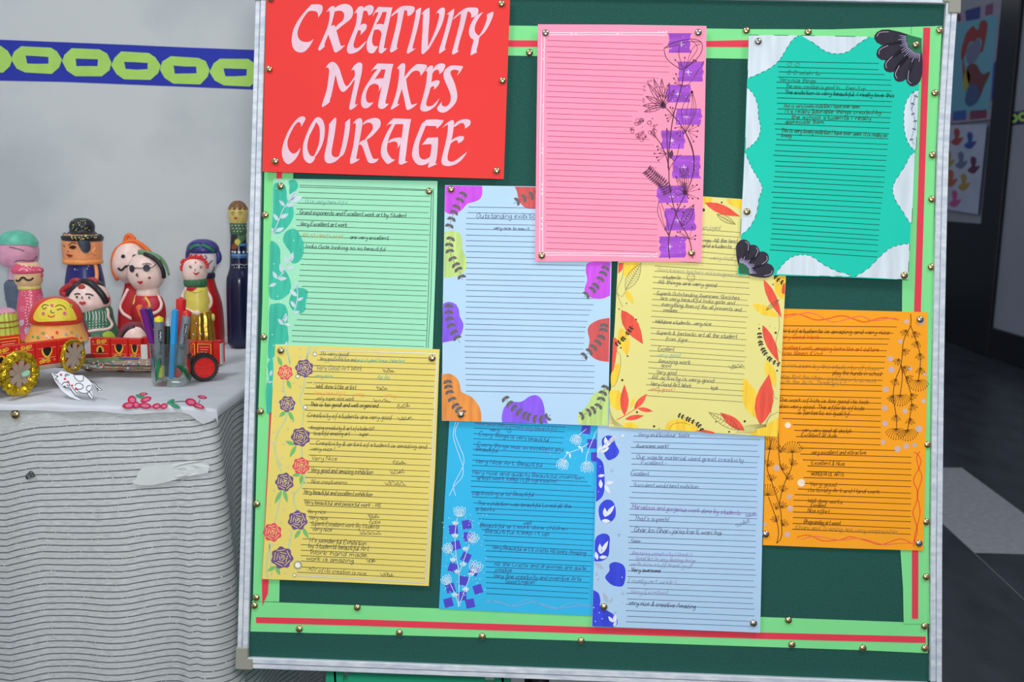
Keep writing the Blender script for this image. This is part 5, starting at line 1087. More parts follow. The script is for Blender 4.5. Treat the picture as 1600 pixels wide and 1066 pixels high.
# 1 pink head with teal hair on a grey bottle
A = Axis('bottle_doll', 'tall doll with pink head and teal hair on a grey bottle, far left', 'doll', 32, 450, 1.84, G)
A.lathe('bottle', paint((86, 100, 118), .5), [(9, 432), (17, 437), (23, 443), (23, 455), (22.5, 461), (22, 464), (22.5, 467), (20.5, 474), (20.5, 492), (21, 530)], 2, base=True)
A.lathe('neck', paint((212, 170, 194)), [(17, 405), (17, 425), (18, 436)], 2)
h, lm = A.lathe('head', paint((222, 158, 182), .45, .12), [(0, 361), (13, 363), (23, 369), (29, 383), (30, 397), (27, 409), (20, 417), (0, 420)], 3, dx=-1)
h2, lm2 = A.lathe('hair', paint((100, 192, 164), .45, .15), [(0, 359.8), (14, 362), (24, 368.5), (28.5, 376), (29.8, 381)], 3, dx=-.8)
paintmark(A, lm, 'hair_fringe', (106, 190, 164), patches=[[(18, 380), (35, 380), (56, 381), (58, 386), (50, 384.5), (36, 381.5), (26, 381)]], lift=.002)
paintmark(A, lm, 'face_lines', (60, 60, 72), strokes=[[(14, 386), (22, 387.5), (32, 390), (38, 392.5)], [(5, 372.5), (14, 369.5), (24, 370.5), (36, 371), (46, 373.5), (54, 377), (58, 385)], [(36, 374), (38, 377), (38.5, 379)], [(22, 409), (32, 407), (45, 408), (53, 407), (58, 400)]], w=1.0)

# 2 pirate with black hat
A = Axis('bottle_doll', 'orange faced pirate doll with black hat, eye patch and navy body', 'doll', 130, 400, 1.80, G)
b, lb = A.lathe('body', paint((40, 42, 112), .3), [(20, 405), (24, 413), (26.5, 425), (29, 440), (30.5, 465), (31, 500)], 3, base=True, dx=1)
f, lf = A.lathe('head', paint((240, 158, 104)), [(26, 366), (29, 374), (29.5, 385), (29, 400), (28, 408)], 3, dx=-1)
A.lathe('collar', paint((244, 158, 84)), [(22, 403), (28.5, 405), (30, 408), (29, 411.5), (23, 413)], 3, dx=-1)
h, lh = A.lathe('hat', paint((34, 40, 46), .35), [(0, 340.5), (9, 341.5), (16, 346), (18.8, 353), (18.3, 359), (19, 362), (24, 366), (30.5, 369), (31, 372), (29.7, 376)], 3)
A.ball('hat_brim_end', paint((34, 40, 46), .35), (101, 367), 3, 3.4); A.ball('hat_brim_end', paint((34, 40, 46), .35), (156.5, 369), 3, 3.4)
paintmark(A, lf, 'eye_patch', (44, 52, 68), patches=[[(121, 378), (128, 375), (138, 375), (141.5, 382), (141, 391), (135, 395.5), (129, 393), (124, 386)]], lift=.002)
paintmark(A, lf, 'eye', (60, 40, 26), patches=[[(107.5, 387), (112, 383.5), (118, 384.5), (119, 387), (114, 389.5)]]); paintmark(A, lf, 'pupil', BLK, dots=[(113.5, 386.5, 1.7)], lift=.002)
paintmark(A, lf, 'lips', (150, 40, 46), patches=[[(103, 396.5), (106, 397.5), (110, 398), (114, 399), (110, 402), (106, 401)]], lift=.0015)
paintmark(A, lf, 'eyebrow', BLK, strokes=[[(107, 383.5), (112, 379.5), (120, 380.5)], [(99, 383), (100.5, 386)], [(105, 392.5), (107, 393.5)]], w=1.3)
paintmark(A, lh, 'hat_dots', (214, 216, 130), dots=[(random.uniform(105, 152), random.uniform(366, 374.5), random.uniform(.6, 1.1)) for _ in range(26)] + [(random.uniform(113, 143), random.uniform(344, 360), random.uniform(.4, .9)) for _ in range(26)], lift=.0018)
paintmark(A, lb, 'paint_flecks', (170, 176, 204), dots=[(117, 421, 1.4), (136, 420, 1.2), (121, 422, .7), (138, 416, 1)])
A.tube('arm', paint((244, 158, 96)), [(148, 413), (150.5, 422), (151, 432), (149.5, 440), (147, 447)], 3.2, lm=lb, lift=0)
A.tube('ear', paint((236, 164, 112)), [(145, 383), (148, 386), (147, 391), (144, 395), (150, 398)], 1.6, lm=lf)

# 3 orange turban man
A = Axis('bottle_doll', 'pale doll with orange turban, curled black moustache and red robe', 'doll', 208, 450, 1.80, G)
b, lb = A.lathe('robe', paint((184, 30, 36)), [(12, 440), (13, 450), (17, 462), (22, 480), (24, 500), (25, 520)], 3, base=True, dx=0)
f, lf = A.lathe('head', SKIN, [(0, 377), (14, 379), (23, 388), (28, 402), (29, 416), (25, 429), (17, 437), (10, 443)], 3, dx=-2)
OR_ = paint((242, 112, 40), .4)
A.tube('turban_band', OR_, [(184, 437, .012), (178, 424, .016), (176.5, 408, .018), (180.5, 394, .018), (189, 384.5, .016), (200, 378, .014), (210, 377, .012), (220, 382, .012), (229, 389, .012), (235, 396, .01)], 3.6)
A.tube('turban_band', OR_, [(199, 380), (208, 379), (217, 383), (226, 388)], 4.6)
A.tube('turban_knot', OR_, [(196, 381), (197, 372), (201, 367.5), (206, 370), (206, 376)], 3.6); A.tube('turban_knot', OR_, [(203, 377), (208, 373), (211, 372)], 3)
paintmark(A, lf, 'eyes', BLK, patches=[[(189, 401), (191.5, 397.5), (195, 399), (195, 402.5), (191, 403.5)], [(207, 399), (211, 397.5), (214.5, 399.5), (213, 403), (208, 402.5)]])
paintmark(A, lf, 'moustache', BLK, strokes=[[(184.5, 418.5), (187, 421.5), (191, 422), (194, 418.5), (197, 416), (200, 418)], [(197, 416), (203, 416.5), (206, 419.5), (210, 419)]], w=3.2, lift=.0016)
A.tube('arm', SKIN, [(200, 452), (193, 466), (188, 479), (192, 489), (200, 495), (208, 499), (214, 498)], 2.5, lm=lb, lift=0)
A.tube('necklace', paint((208, 184, 150)), [(196, 432), (198, 441), (200, 448), (206, 452)], 2.0)
paintmark(A, lb, 'yellow_sash', (226, 222, 70), patches=[[(209, 499), (224, 501), (224, 509), (209, 507)]], lift=.0015)

# 4 turban with purple and green band on a red bottle
A = Axis('bottle_doll', 'masked white face doll in purple and green turban on red bottle', 'doll', 319, 430, 1.83, G)
A.lathe('bottle', paint((176, 22, 26), .3), [(15, 428), (15.5, 436), (19, 450), (24, 465), (27.5, 482), (29, 510)], 3, base=True)
A.lathe('collar', paint((32, 34, 60)), [(12, 421), (16.5, 427), (16.8, 433), (14, 436)], 2)
f, lf = A.lathe('head', paint((224, 218, 218)), [(0, 380), (13, 382), (20, 392), (21.5, 404), (20, 416), (15, 426), (12, 430)], 3)
h, lh = A.lathe('turban', paint((66, 56, 128), .35), [(0, 373.5), (10, 374.5), (19, 379), (24, 386), (24.5, 392), (22, 395)], 3, dx=-1)
paintmark(A, lh, 'green_band', (24, 120, 88), strokes=[[(296, 390), (302, 384.5), (312, 382.5)], [(315, 382), (325, 386), (335, 393)]], w=5, lift=.002)
paintmark(A, lh, 'purple_band', (88, 68, 156), strokes=[[(296, 381), (304, 377.5), (314, 378), (325, 380), (336, 388)]], w=2.5, lift=.002)
A.tube('turban_wrap', paint((58, 62, 140), .35), [(331, 386), (338, 392), (342, 400), (341, 407), (334, 412)], 4.4)
A.tube('turban_wrap', paint((22, 112, 86), .35), [(326, 385), (333, 392), (337, 400), (336, 407)], 3.0)
A.tube('turban_wrap', paint((52, 58, 136), .35), [(298, 383), (295.5, 390), (294, 398), (294, 405)], 4.0)
paintmark(A, lf, 'face_lines', BLK, strokes=[[(308, 389.5), (312, 392), (318, 392.5)], [(318, 401), (321, 399.5), (323, 403), (320, 405)], [(324, 417), (328, 411), (332, 407)], [(331, 427), (334, 421), (335, 416)]], w=1.4)

# 5 navy bottle with small yellow head
A = Axis('bottle_doll', 'navy glass bottle doll with little yellow head and dotted green scarf', 'doll', 374, 450, 1.80, G)
NV = mat('navy_paint', (22, 28, 62), .22, var=.1, scale=8, spec=.6)
b, lb = A.lathe('bottle', NV, [(12, 366), (12.5, 385), (13.3, 400), (13.6, 412), (14.5, 420), (17, 428), (19.3, 438), (19.8, 460), (19.6, 500), (19.2, 530), (18, 538), (15, 540.5)], 3, seg=36)
A.z(540)
f, lf = A.lathe('head', paint((216, 194, 110), .4), [(9, 318), (14, 325), (15, 332), (14.5, 340), (12.5, 348), (11, 352)], 3)
A.lathe('hair', mat('brown_hair', (128, 92, 60), .6, var=.3, scale=200, stretch=(1, 1, .2), bump=.5, bscale=260), [(0, 313.5), (6, 314.5), (11, 319), (14.6, 325.5), (14.6, 328)], 3, flute=11, famp=.05)
s_, ls = A.lathe('scarf', paint((72, 108, 74), .5), [(11.5, 347), (13, 350), (12.6, 356), (13, 361), (12, 366), (11.5, 372)], 2)
paintmark(A, lb, 'scarf_tail', (82, 116, 78), patches=[[(372, 364), (384, 362), (384, 372), (377, 381), (373, 384), (368, 380), (371, 374)]], lift=.0015)
paintmark(A, lb, 'yellow_patch', (206, 200, 84), patches=[[(366, 378), (371, 373), (376, 378), (371, 384)]], lift=.002)
paintmark(A, lb, 'hand', (138, 74, 44), patches=[[(362, 384), (366, 380), (371, 384), (368, 390), (362, 389)]], lift=.002)
paintmark(A, lb, 'dark_vest', (46, 44, 40), patches=[[(362, 366), (370, 366), (370, 374), (364, 381), (361.5, 376)]], lift=.0011)
paintmark(A, lb, 'blue_bands', (86, 140, 196), strokes=[([(372, 383), (380, 382.5), (387, 382)], 3.6), ([(361.5, 398), (370, 399.2), (380, 399), (388, 398)], 4.2), ([(361.5, 402), (374, 403), (388, 402)], 1)], lift=.0014)
paintmark(A, lb, 'white_dots', (226, 230, 236), dots=[(363, 393.5, 1.5), (367, 394, 1.9), (373.5, 394.3, 2.2), (380.5, 394, 1.9), (386, 393.3, 1.3)] + [(362.5 + i * 2.6, 413.8 + .8 * math.sin(i * 2), .8) for i in range(10)] + [(366 + i * 4, 418.2, .7) for i in range(5)], lift=.0018)
paintmark(A, ls, 'scarf_dots', (224, 230, 214), dots=[(362.5 + (i % 5) * 5.4 + (i // 5) * 1.6, 352.5 + (i // 5) * 4.6, .9) for i in range(13)], lift=.0016)
paintmark(A, lf, 'eyes', BLK, strokes=[[(361, 333), (364, 331.5), (366.5, 332.5)], [(371, 332.5), (375, 331), (378.5, 332.5)], [(362.5, 335.5), (365, 335)], [(373, 335), (376.5, 335)]], w=.9)
paintmark(A, lf, 'lips', (196, 40, 36), patches=[[(365, 340), (368, 339.5), (371.5, 340.5), (369, 342.2), (367, 342)]], lift=.0015)

# 6 pink doll with moustache
A = Axis('bottle_doll', 'pink dotted doll with pink turban and wavy black moustache', 'doll', 46, 470, 1.68, G)
b, lb = A.lathe('body', paint((222, 88, 118), .35), [(15.5, 449), (16.5, 455), (18, 464), (20, 478), (21.5, 495), (20, 508), (18, 518), (20, 530)], 3, base=True, dx=2)
f, lf = A.lathe('head', paint((232, 192, 144)), [(14, 410), (20, 418), (21, 428), (20, 440), (16, 447), (15.5, 452)], 3, dx=0)
A.lathe('collar', paint((220, 200, 104)), [(14.5, 445), (16.8, 447.5), (17, 450.5), (15, 452.5)], 2, dx=1)
h, lh = A.lathe('turban', paint((222, 84, 116), .35), [(0, 409), (11, 410), (19, 415), (23, 421), (22.8, 425), (20, 427.5)], 3, dx=-1)
A.tube('turban_edge', paint((222, 84, 116), .35), [(23, 422), (30, 420), (40, 420), (50, 423), (60, 428), (66, 431)], 3.4)
paintmark(A, lh, 'turban_dots', (250, 238, 242), dots=[(random.uniform(26, 66), random.uniform(411, 423), random.uniform(.5, 1)) for _ in range(26)], lift=.002)
paintmark(A, lf, 'moustache', BLK, strokes=[[(24.5, 437.5), (27.5, 439.5), (31, 437.5), (34, 434), (38, 434.5), (41, 437), (45, 438), (49, 437), (52, 434)]], w=2.8, lift=.0016)
paintmark(A, lf, 'eyes', (70, 60, 50), strokes=[[(27, 427.5), (28.6, 426.8)], [(40.5, 427.8), (43.5, 427.5)]], w=1.4)
paintmark(A, lb, 'white_dots', (250, 236, 240), dots=[(41 + 1.2 * math.sin(i), 466 + i * 4.6, .9) for i in range(14)] + [(48.5 + 1.2 * math.sin(i * 1.7), 457 + i * 5, .9) for i in range(15)] + [(44.5 + math.cos(i), 456 + i * 5, .7) for i in range(14)], lift=.0015)
paintmark(A, lb, 'flower_dots', (250, 236, 240), dots=[(c[0] + 3.4 * math.cos(t), c[1] + 3.6 * math.sin(t), .6) for c in ((37, 459), (62.5, 464), (35, 483), (59, 476), (33, 505)) for t in [2 * math.pi * i / 6 for i in range(6)]] + [(35, 483, .7), (62.5, 464, .7)], lift=.0015)
paintmark(A, lb, 'worn_spots', (206, 176, 190), patches=[[(30, 503), (36, 499), (38, 505), (33, 510)], [(38, 514), (46, 512), (45, 519), (40, 521)]], lift=.0012)

# 7 lady with red flowers in black hair
A = Axis('bottle_doll', 'wide faced doll with red flowers in black hair and green striped dress', 'doll', 143, 480, 1.66, G)
b, lb = A.lathe('dress', paint((62, 116, 88)), [(22, 478), (25, 484), (26.5, 495), (29, 506), (34, 518), (36, 530)], 3, base=True, dx=6)
f, lf = A.lathe('face', SKIN, [(0, 438), (12, 440), (22, 447), (29, 457), (32, 467), (32, 475), (28, 482), (24, 486)], 3, dx=-4)
HB = paint((36, 34, 38), .4)
A.tube('hair', HB, [(130, 440), (121, 445), (112, 453), (106, 462)], 4.4, lm=lf); A.tube('hair', HB, [(131, 440), (141, 443), (152, 452), (161, 463), (166, 473)], 5.2, lm=lf, lift=.002)
A.lathe('hair_back', HB, [(0, 436.5), (12, 438), (20, 443), (22, 447)], 3, dx=-4, dy=5)
RF = paint((178, 44, 54), .35)
for P in ([(124, 439), (117, 438), (112, 442), (113, 449)], [(112, 444), (103, 449), (97, 455), (98, 461)], [(98, 458), (104, 461), (110, 455)]): A.tube('red_flower', RF, P, 4.2)
for P in ([(138, 438), (146, 437), (150, 442), (150, 448)], [(149, 443), (155, 450), (160, 459)], [(158, 459), (165, 466), (170, 468)]): A.tube('red_flower', RF, P, 4.0)
br_, lbr = None, None
o = A.ball('brooch', paint((178, 70, 56)), (127.5, 449), 5.6, 5.6, lm=lf, sq=.5); A.ball('brooch_bead', paint((240, 214, 140)), (127.5, 448.6), 2.2, 2.2, parent=o, sq=1.0) .location.y = -.0075
paintmark(A, lf, 'eyebrows', BLK, strokes=[[(116, 460.5), (120, 459), (125.5, 459.5)], [(133, 459.8), (139, 459.5), (146, 462)]], w=2.0)
paintmark(A, lf, 'eye_whites', (250, 246, 240), patches=[[(117, 464), (120, 461.5), (123, 464), (120, 466.5)], [(136.5, 465), (139.5, 462.8), (142.5, 465), (139.5, 467.2)]], lift=.0012)
paintmark(A, lf, 'pupils', (70, 44, 40), dots=[(120, 464, 2.0), (139.3, 465, 1.9)], lift=.0019); paintmark(A, lf, 'nose', BLK, strokes=[[(128.5, 463), (127.8, 466), (129.5, 466.5)], [(128.6, 456), (128.8, 456.8)]], w=1.5)
paintmark(A, lf, 'lips', (196, 50, 66), patches=[[(123, 473), (126, 471), (128.5, 472), (131.5, 471), (135, 473.5), (130, 476.8), (127, 476.5)]], lift=.0015)
paintmark(A, lb, 'white_stripes', (226, 232, 226), strokes=[[(x, 486.5 + .2 * (150 - x) * .1), (x + 1.2, 494), (x + .8, 501)] for x in (134, 139, 144.5, 149.5, 154.5, 159.5, 164)], w=1.1, lift=.0015)
paintmark(A, lb, 'white_dots', (226, 232, 226), dots=[(140 + (i % 6) * 5.2, 504.5 + (i // 6) * 4.2 - (i % 6) * .5, .9) for i in range(17)], lift=.0015)
A.tube('arm', SKIN, [(167, 482), (169, 488), (169, 495), (173, 502), (175, 508), (171, 513), (163, 515), (150, 516), (138, 518)], 2.4, lm=lb, lift=0)
A.tube('red_shawl', paint((142, 40, 50)), [(128, 490), (127, 498), (130, 508), (134, 518), (138, 527)], 4.2, lm=lb)
paintmark(A, lb, 'lime_patch', (172, 204, 76), patches=[[(160, 522), (170, 517), (178, 522), (180, 529), (164, 529)]], lift=.0014)

# 8 lady with round dark glasses
A = Axis('bottle_doll', 'doll with round dark glasses, red lips and green hair ribbon', 'doll', 231, 450, 1.68, G)
b, lb = A.lathe('robe', paint((190, 32, 42)), [(16, 460), (21, 466), (25, 478), (26, 492), (24, 506), (25, 520)], 3, base=True, dx=0)
A.lathe('neck', SKIN, [(16, 444), (16.5, 452), (17.5, 460), (15, 465)], 2, dx=0)
f, lf = A.lathe('head', SKIN, [(0, 396), (13, 398), (22, 406), (27, 418), (28, 430), (25, 441), (19, 449), (16, 452)], 3, dx=-2)
A.tube('hair', HB, [(226, 397, .014), (236, 401, .018), (245, 407.5, .018), (251, 415, .017), (255, 424, .015), (256, 434, .012)], 3.4)
GR = paint((104, 148, 106), .5)
A.tube('ribbon', GR, [(217, 394, .008), (228, 395, .010), (240, 399, .012), (250, 407, .010)], 3.8); A.tube('ribbon', GR, [(238, 398), (250, 403), (259, 414), (264, 430)], lambda t: .0042 * (1 - .6 * t))
A.ball('flower_bead', paint((196, 40, 52)), (219, 398), 3.2, 2.6)
paintmark(A, lf, 'glasses', (38, 40, 50), dots=[(206, 420, 4.2, 6), (229, 419, 6, 6)], lift=.0022)
paintmark(A, lf, 'glasses_frame', BLK, strokes=[[(200, 414), (206, 418), (218, 419), (229, 419)], [(234, 419), (239, 417), (244, 413)], [(222, 413), (230, 411.5), (237, 413)]], w=1.2, lift=.0018)
paintmark(A, lf, 'nose', (60, 40, 40), strokes=[[(215, 427), (213, 430), (216, 432)]], w=2.0); paintmark(A, lf, 'lips', (206, 34, 52), patches=[[(213.5, 439.5), (218, 440), (223, 439), (222.5, 442), (220, 444.5), (217, 443)]], lift=.0015); paintmark(A, lf, 'cheek', (150, 50, 50), dots=[(233.5, 434.3, 2.4, 1.9)])
YS = paint((230, 206, 84))
A.tube('yellow_sash', YS, [(216, 457), (222, 460), (228, 466), (233, 474), (234, 480)], 1.7, lm=lb); A.tube('yellow_sash', YS, [(212, 462), (210, 470), (208, 476)], 1.4, lm=lb)
A.tube('arm', SKIN, [(247, 462), (249.5, 468), (252, 475), (250, 483), (244, 488), (238, 490)], 2.6, lm=lb, lift=0)
paintmark(A, lb, 'crimson_panel', (196, 56, 78), patches=[[(233, 467), (244, 465), (247, 474), (244, 483), (236, 482)]], lift=.0014)

# 9 red curls, yellow top and gold skirt
A = Axis('bottle_doll', 'doll with red curly hair, yellow top and gold foil skirt', 'doll', 306, 450, 1.60, G)
GF = mat('gold_foil', (214, 164, 66), .25, metal=.9, var=.15, scale=60, bump=.5, bscale=90)
A.lathe('skirt', GF, [(15, 486), (17.5, 494), (18.5, 505), (20, 520), (20.5, 535)], 3, base=True, dx=7, flute=9, famp=.07, seg=54)
b, lb = A.lathe('top', paint((226, 212, 96)), [(15, 448), (17.5, 455), (18.5, 468), (18.5, 482), (17, 490)], 3, dx=2)
A.lathe('red_neckline', paint((190, 26, 40)), [(11, 445), (12.5, 449), (13, 453), (11, 456)], 2, dx=0, dy=-4)
sc_, lsc = A.lathe('scarf', paint((58, 110, 72), .55), [(15, 434.5), (17.5, 437.5), (17.6, 444), (16, 447.5), (12, 449)], 2, flute=14, famp=.03, seg=56)
f, lf = A.lathe('head', SKIN, [(0, 402), (11, 404), (17, 410), (19, 420), (18.5, 430), (16, 437)], 3, dx=-1)
for x, y in ((284, 421), (283.5, 417), (286, 413), (289, 409), (292.5, 406), (296, 403.5), (300, 402.5), (304, 401.8), (308, 402), (312, 402.5), (315.5, 404), (319, 406), (321.5, 409.5), (323.5, 413), (287, 407), (284.5, 410), (324, 417), (298, 400.5), (306, 399.8), (314, 401)): A.ball('curl', paint((212, 42, 46), .35), (x, y, .010), 2.9, 2.9)
paintmark(A, lf, 'eyes', BLK, strokes=[[(295, 416.2), (299, 416)], [(296, 418.5), (299.5, 418.3)], [(312, 416), (316, 416.4)], [(312.5, 418.5), (316, 418.8)]], w=1.2); paintmark(A, lf, 'nose', BLK, strokes=[[(305.5, 420), (304, 423), (305.5, 424)]], w=1)
paintmark(A, lf, 'lips', (202, 34, 48), patches=[[(301, 425.5), (305, 426.8), (309, 426.5), (312, 424.5), (310, 428.5), (306.5, 430), (303.5, 428.5)]], lift=.0015); paintmark(A, lf, 'bindi', (190, 34, 44), dots=[(305.5, 409.8, 1.3)])
A.tube('arm', SKIN, [(321, 452), (325, 458), (329, 465), (330, 474), (326, 481), (319, 486), (311, 489), (306, 491)], 2.5, lm=None); A.tube('arm', SKIN, [(292, 450), (287, 457), (285, 466), (287, 478), (294, 485), (303, 488), (309, 492)], 2.5, lm=lb)
A.ball('hand', SKIN, (308, 489), 5.5, 4.2, lm=lb, sq=.6)
paintmark(A, lb, 'beaded_neckline', (168, 120, 50), dots=[(296 + i * 2.4, 455 + 2.2 * math.sin(i / 8 * math.pi), .9) for i in range(9)], lift=.0015)
for x, y in ((316, 502), (312, 519), (323, 518)): A.ball('stud', mat('silver_stud', (220, 220, 224), .2, metal=1, var=0.02), (x + 0, y), 1.7).location.y = -.031
A.ball('lime_tassel', paint((190, 206, 96)), (333, 496), 3, 6)

# ------------------------------------------------------------------ matchbox carts
RB = mat('matchbox_red', (214, 34, 26), .45, var=.05, scale=40); CARD = mat('grey_cardboard', (168, 150, 132), .85, var=.07, scale=60); WHT = mat('white_card', (214, 216, 216), .8, var=.03)
GOLD = mat('gold_wrap', (212, 176, 40), .22, metal=.85, var=.18, scale=70, bump=.9, bscale=130)
YI = (240, 196, 60)
class Flat:                                # local drawing plane of a box face: (u right, v down) in metres
    def __init__(s, o, eu, ev, n): s.o = Vector(o); s.eu = Vector(eu); s.ev = Vector(ev); s.n = Vector(n)
    def __call__(s, x, y, l=0): return s.o + s.eu * x + s.ev * y + s.n * l
def thick(I, text, x, y, w, h, lw, flip=False):
    adv = sum(GL[c][0] + 2 for c in text) - 2; sx = w / adv; q = 0
    for c in text:
        gw, sts = GL[c]
        for st in sts: I.stroke([((x + w - (q + a) * sx) if flip else (x + (q + a) * sx), (y + b * h / 7) if flip else (y + h - b * h / 7)) for a, b in st], lw)
        q += gw + 2
def matchbox(parent, o, eu, w, h, d, style, nrm):
    """one matchbox: o lower left front corner, eu along its front, nrm towards the viewer"""
    o = Vector(o); eu = Vector(eu); n = Vector(nrm); up = Vector((0, 0, 1))
    v, f = box_vf((0, 0, 0), (w, d, h), .0008); V = [o + eu * (a + 0) - n * b + up * c for a, b, c in v]
    bx = mesh('matchbox', V, f, RB, parent)
    m = Flat(o + up * h, eu, -up, n); Y = Ink(m, .0003); K_ = Ink(m, .0006); L = Ink(m, .0003); D = .001
    if style == 'text':
        Y.stroke([(w * .08, h * .1), (w * .92, h * .1), (w * .92, h * .9), (w * .08, h * .9), (w * .08, h * .1)], .0016)
        for i in range(5): L.stroke([(w * (.2 + .05 * (i % 2)), h * (.24 + .11 * i)), (w * (.8 - .06 * (i % 3)), h * (.24 + .11 * i))], .0009)
    else:
        top = style == 'up'
        thick(Y, 'SHIP', w * (.34 if top else .14), h * (.07 if top else .74), w * .48, h * .17, .0016, flip=not top)
        cx, cy = w * .5, h * .5
        if style == 'up': Y.blob([(cx - w * .18, cy + h * .12), (cx - w * .17, cy - h * .06), (cx, cy - h * .16), (cx + w * .17, cy - h * .06), (cx + w * .18, cy + h * .12), (cx, cy + h * .2)])
        else: Y.blob([(cx - w * .22, cy - h * .2), (cx + w * .22, cy - h * .2), (cx + w * .2, cy + h * .06), (cx, cy + h * .21), (cx - w * .2, cy + h * .06)])
        K_.blob([(cx - w * .19, cy - h * .2), (cx, cy - h * .25), (cx + w * .2, cy - h * .2), (cx + w * .13, cy + h * .02), (cx, cy + h * .13), (cx - w * .13, cy + h * .02)] if style != 'up' else [(cx - w * .1, cy + h * .12), (cx - w * .07, cy - h * .04), (cx, cy - h * .1), (cx + w * .08, cy - h * .03), (cx + w * .11, cy + h * .12), (cx + w * .2, cy + h * .17), (cx - w * .2, cy + h * .17)])
        L.stroke([(w * .1, h * .28), (w * .9, h * .28)], .0005); L.stroke([(w * .1, h * .7), (w * .9, h * .7)], .0005)
        L.ring(w * (.16 if top else .84), h * (.16 if top else .82), .0012, .0006, 8)
    yl = mat('label_yellow', YI, .5, var=.02)
    for I, nm, mm in ((Y, 'label_print', yl), (K_, 'emblem', mat('label_black', (30, 26, 24), .5, var=.02)), (L, 'label_lines', mat('label_pale', (244, 196, 150) if style != 'text' else (248, 226, 220), .5, var=.02))):
        q = I.build(nm, mm, bx)
    return bx
def wheel(parent, c, axis, r, tube_r, spokes, rim_m, spoke_m, sw, name='wheel', crinkle=0):
    c = Vector(c); ax = Vector(axis).normalized(); u = ax.cross(Vector((0, 0, 1))).normalized(); w = u.cross(ax)
    R, q = 48, 10; V = []; Fc = []
    for i in range(R):
        a = 2 * math.pi * i / R; e = u * math.cos(a) + w * math.sin(a)
        for k in range(q):
            b = 2 * math.pi * k / q; tr = tube_r * (1 + crinkle * random.uniform(-1, 1))
            V.append(c + e * (r - tube_r + tr * math.cos(b)) + ax * tr * .8 * math.sin(b))
    for i in range(R):
        for k in range(q): Fc.append([i * q + k, ((i + 1) % R) * q + k, ((i + 1) % R) * q + (k + 1) % q, i * q + (k + 1) % q])
    wh = mesh(name, V, Fc, rim_m, parent, smooth=crinkle == 0)
    for s in range(spokes):
        a = math.pi * s / spokes + .2; e = u * math.cos(a) + w * math.sin(a); t = e.cross(ax)
        L = r - tube_r * .9; V = []
        for x in (-L, L):
            for y in (-sw / 2, sw / 2):
                for z in (-.0009, .0009): V.append(c + e * x + t * y + ax * (z + .0007 * s))
        mesh('spoke', V, [[0, 1, 3, 2], [4, 6, 7, 5], [0, 4, 5, 1], [2, 3, 7, 6], [0, 2, 6, 4], [1, 5, 7, 3]], spoke_m, wh)
    return wh
# left cart, turned away to the right
ya = math.radians(58); CE = Vector((math.cos(ya), math.sin(ya), 0)); CN = Vector((math.sin(ya), -math.cos(ya), 0)); 
wc = hit_z(29, 621.5, ZC); wc = hit_y(30, 584, wc.y); WR = wc.z - ZC
def on_panel(x, y, off=0.0):               # photo pixel -> the upright plane of the cart's long side
    q = wc - CN * (.020 - off); dd = ray(x, y); return CP + dd * (CN.dot(q - CP) / CN.dot(dd))
Apt = on_panel(57, 572); zb = Apt.z
print('cart', Apt, wc, zb - ZC, WR); cart = empty('toy_cart', Matrix.Translation(Vector((Apt.x, Apt.y, ZC))), 'toy cart of red matchboxes with gold foil wheels at the table left', 'toy', 'matchbox toy carts')
bw = .0335; hh = .0325
for i, sty in enumerate(('up', 'up', 'up', 'down', 'down')): matchbox(cart, Apt + CE * (i - 3) * bw + CE * .0004, CE, bw - .0008, hh, .013, sty, CN)
for i in range(3): matchbox(cart, Apt + CE * (i - 2.2) * .040 - CN * .085, CE, .039, hh, .012, 'text', CN)
def obox(parent, name, o, e, n, L, D, Hh, m):
    V = [Vector(o) + e * a - n * b + Vector((0, 0, c)) for a, b, c in box_vf((0, 0, 0), (L, D, Hh), .001)[0]]
    return mesh(name, V, box_vf((0, 0, 0), (1, 1, 1), .001)[1], m, parent)
obox(cart, 'cart_floor', Apt + CE * (-3.1 * bw) - Vector((0, 0, .0062)) + CN * .002, CE, CN, 5.3 * bw, .10, .006, CARD)
wheel(cart, wc, Vector((math.cos(math.radians(22)), -math.sin(math.radians(22)), 0)), WR - .0018, .0070, 4, GOLD, CARD, .0078, crinkle=.22)
w2 = on_panel(114, 556, .012)
wheel(cart, w2, Vector((math.cos(math.radians(16)), -math.sin(math.radians(16)), 0)), .0245, .0036, 4, GOLD, CARD, .007, crinkle=.2)
w3 = Apt + CE * .9 * bw - CN * .095; w3.z = ZC + .0318; wheel(cart, w3, CN, .030, .006, 4, GOLD, CARD, .007, crinkle=.2)
I = Ink(Flat(wc + CN.normalized() * .0055, CE, Vector((0, 0, -1)), CN), .0004); I.blob([(.0, -.001), (.007, -.004), (.012, -.003), (.010, .002), (.002, .004)]); I.build('green_tape', mat('mint_tape', (158, 220, 182), .6, var=.03), cart)
# yellow faced dome doll inside the cart
zf = zb
A = Axis('bottle_doll', 'squat doll with yellow face under a red hood, orange dress, in the cart', 'doll', 88, 500, 1.47, G, zbase=zb)
b, lb = A.lathe('dress', paint((240, 172, 92)), [(30, 502), (35, 505), (38, 512), (43, 522), (47, 531)], 3)
h, lh = A.lathe('hood', paint((218, 62, 46)), [(0, 463.5), (12, 464.5), (24, 469), (33, 478), (38, 490), (39.5, 500), (36, 504)], 3)
paintmark(A, lh, 'face', (230, 206, 64), patches=[[(52, 498), (54, 489), (62, 477), (72, 470), (82, 466.5), (92, 466.5), (104, 470), (112, 480), (118, 492), (119, 500), (100, 501.5), (76, 502.5), (60, 503)]], lift=.0018)
paintmark(A, lb, 'yoke', (218, 120, 104), patches=[[(56, 506), (75, 505.5), (100, 503), (104, 505.5), (86, 508), (70, 509)]], lift=.0014)
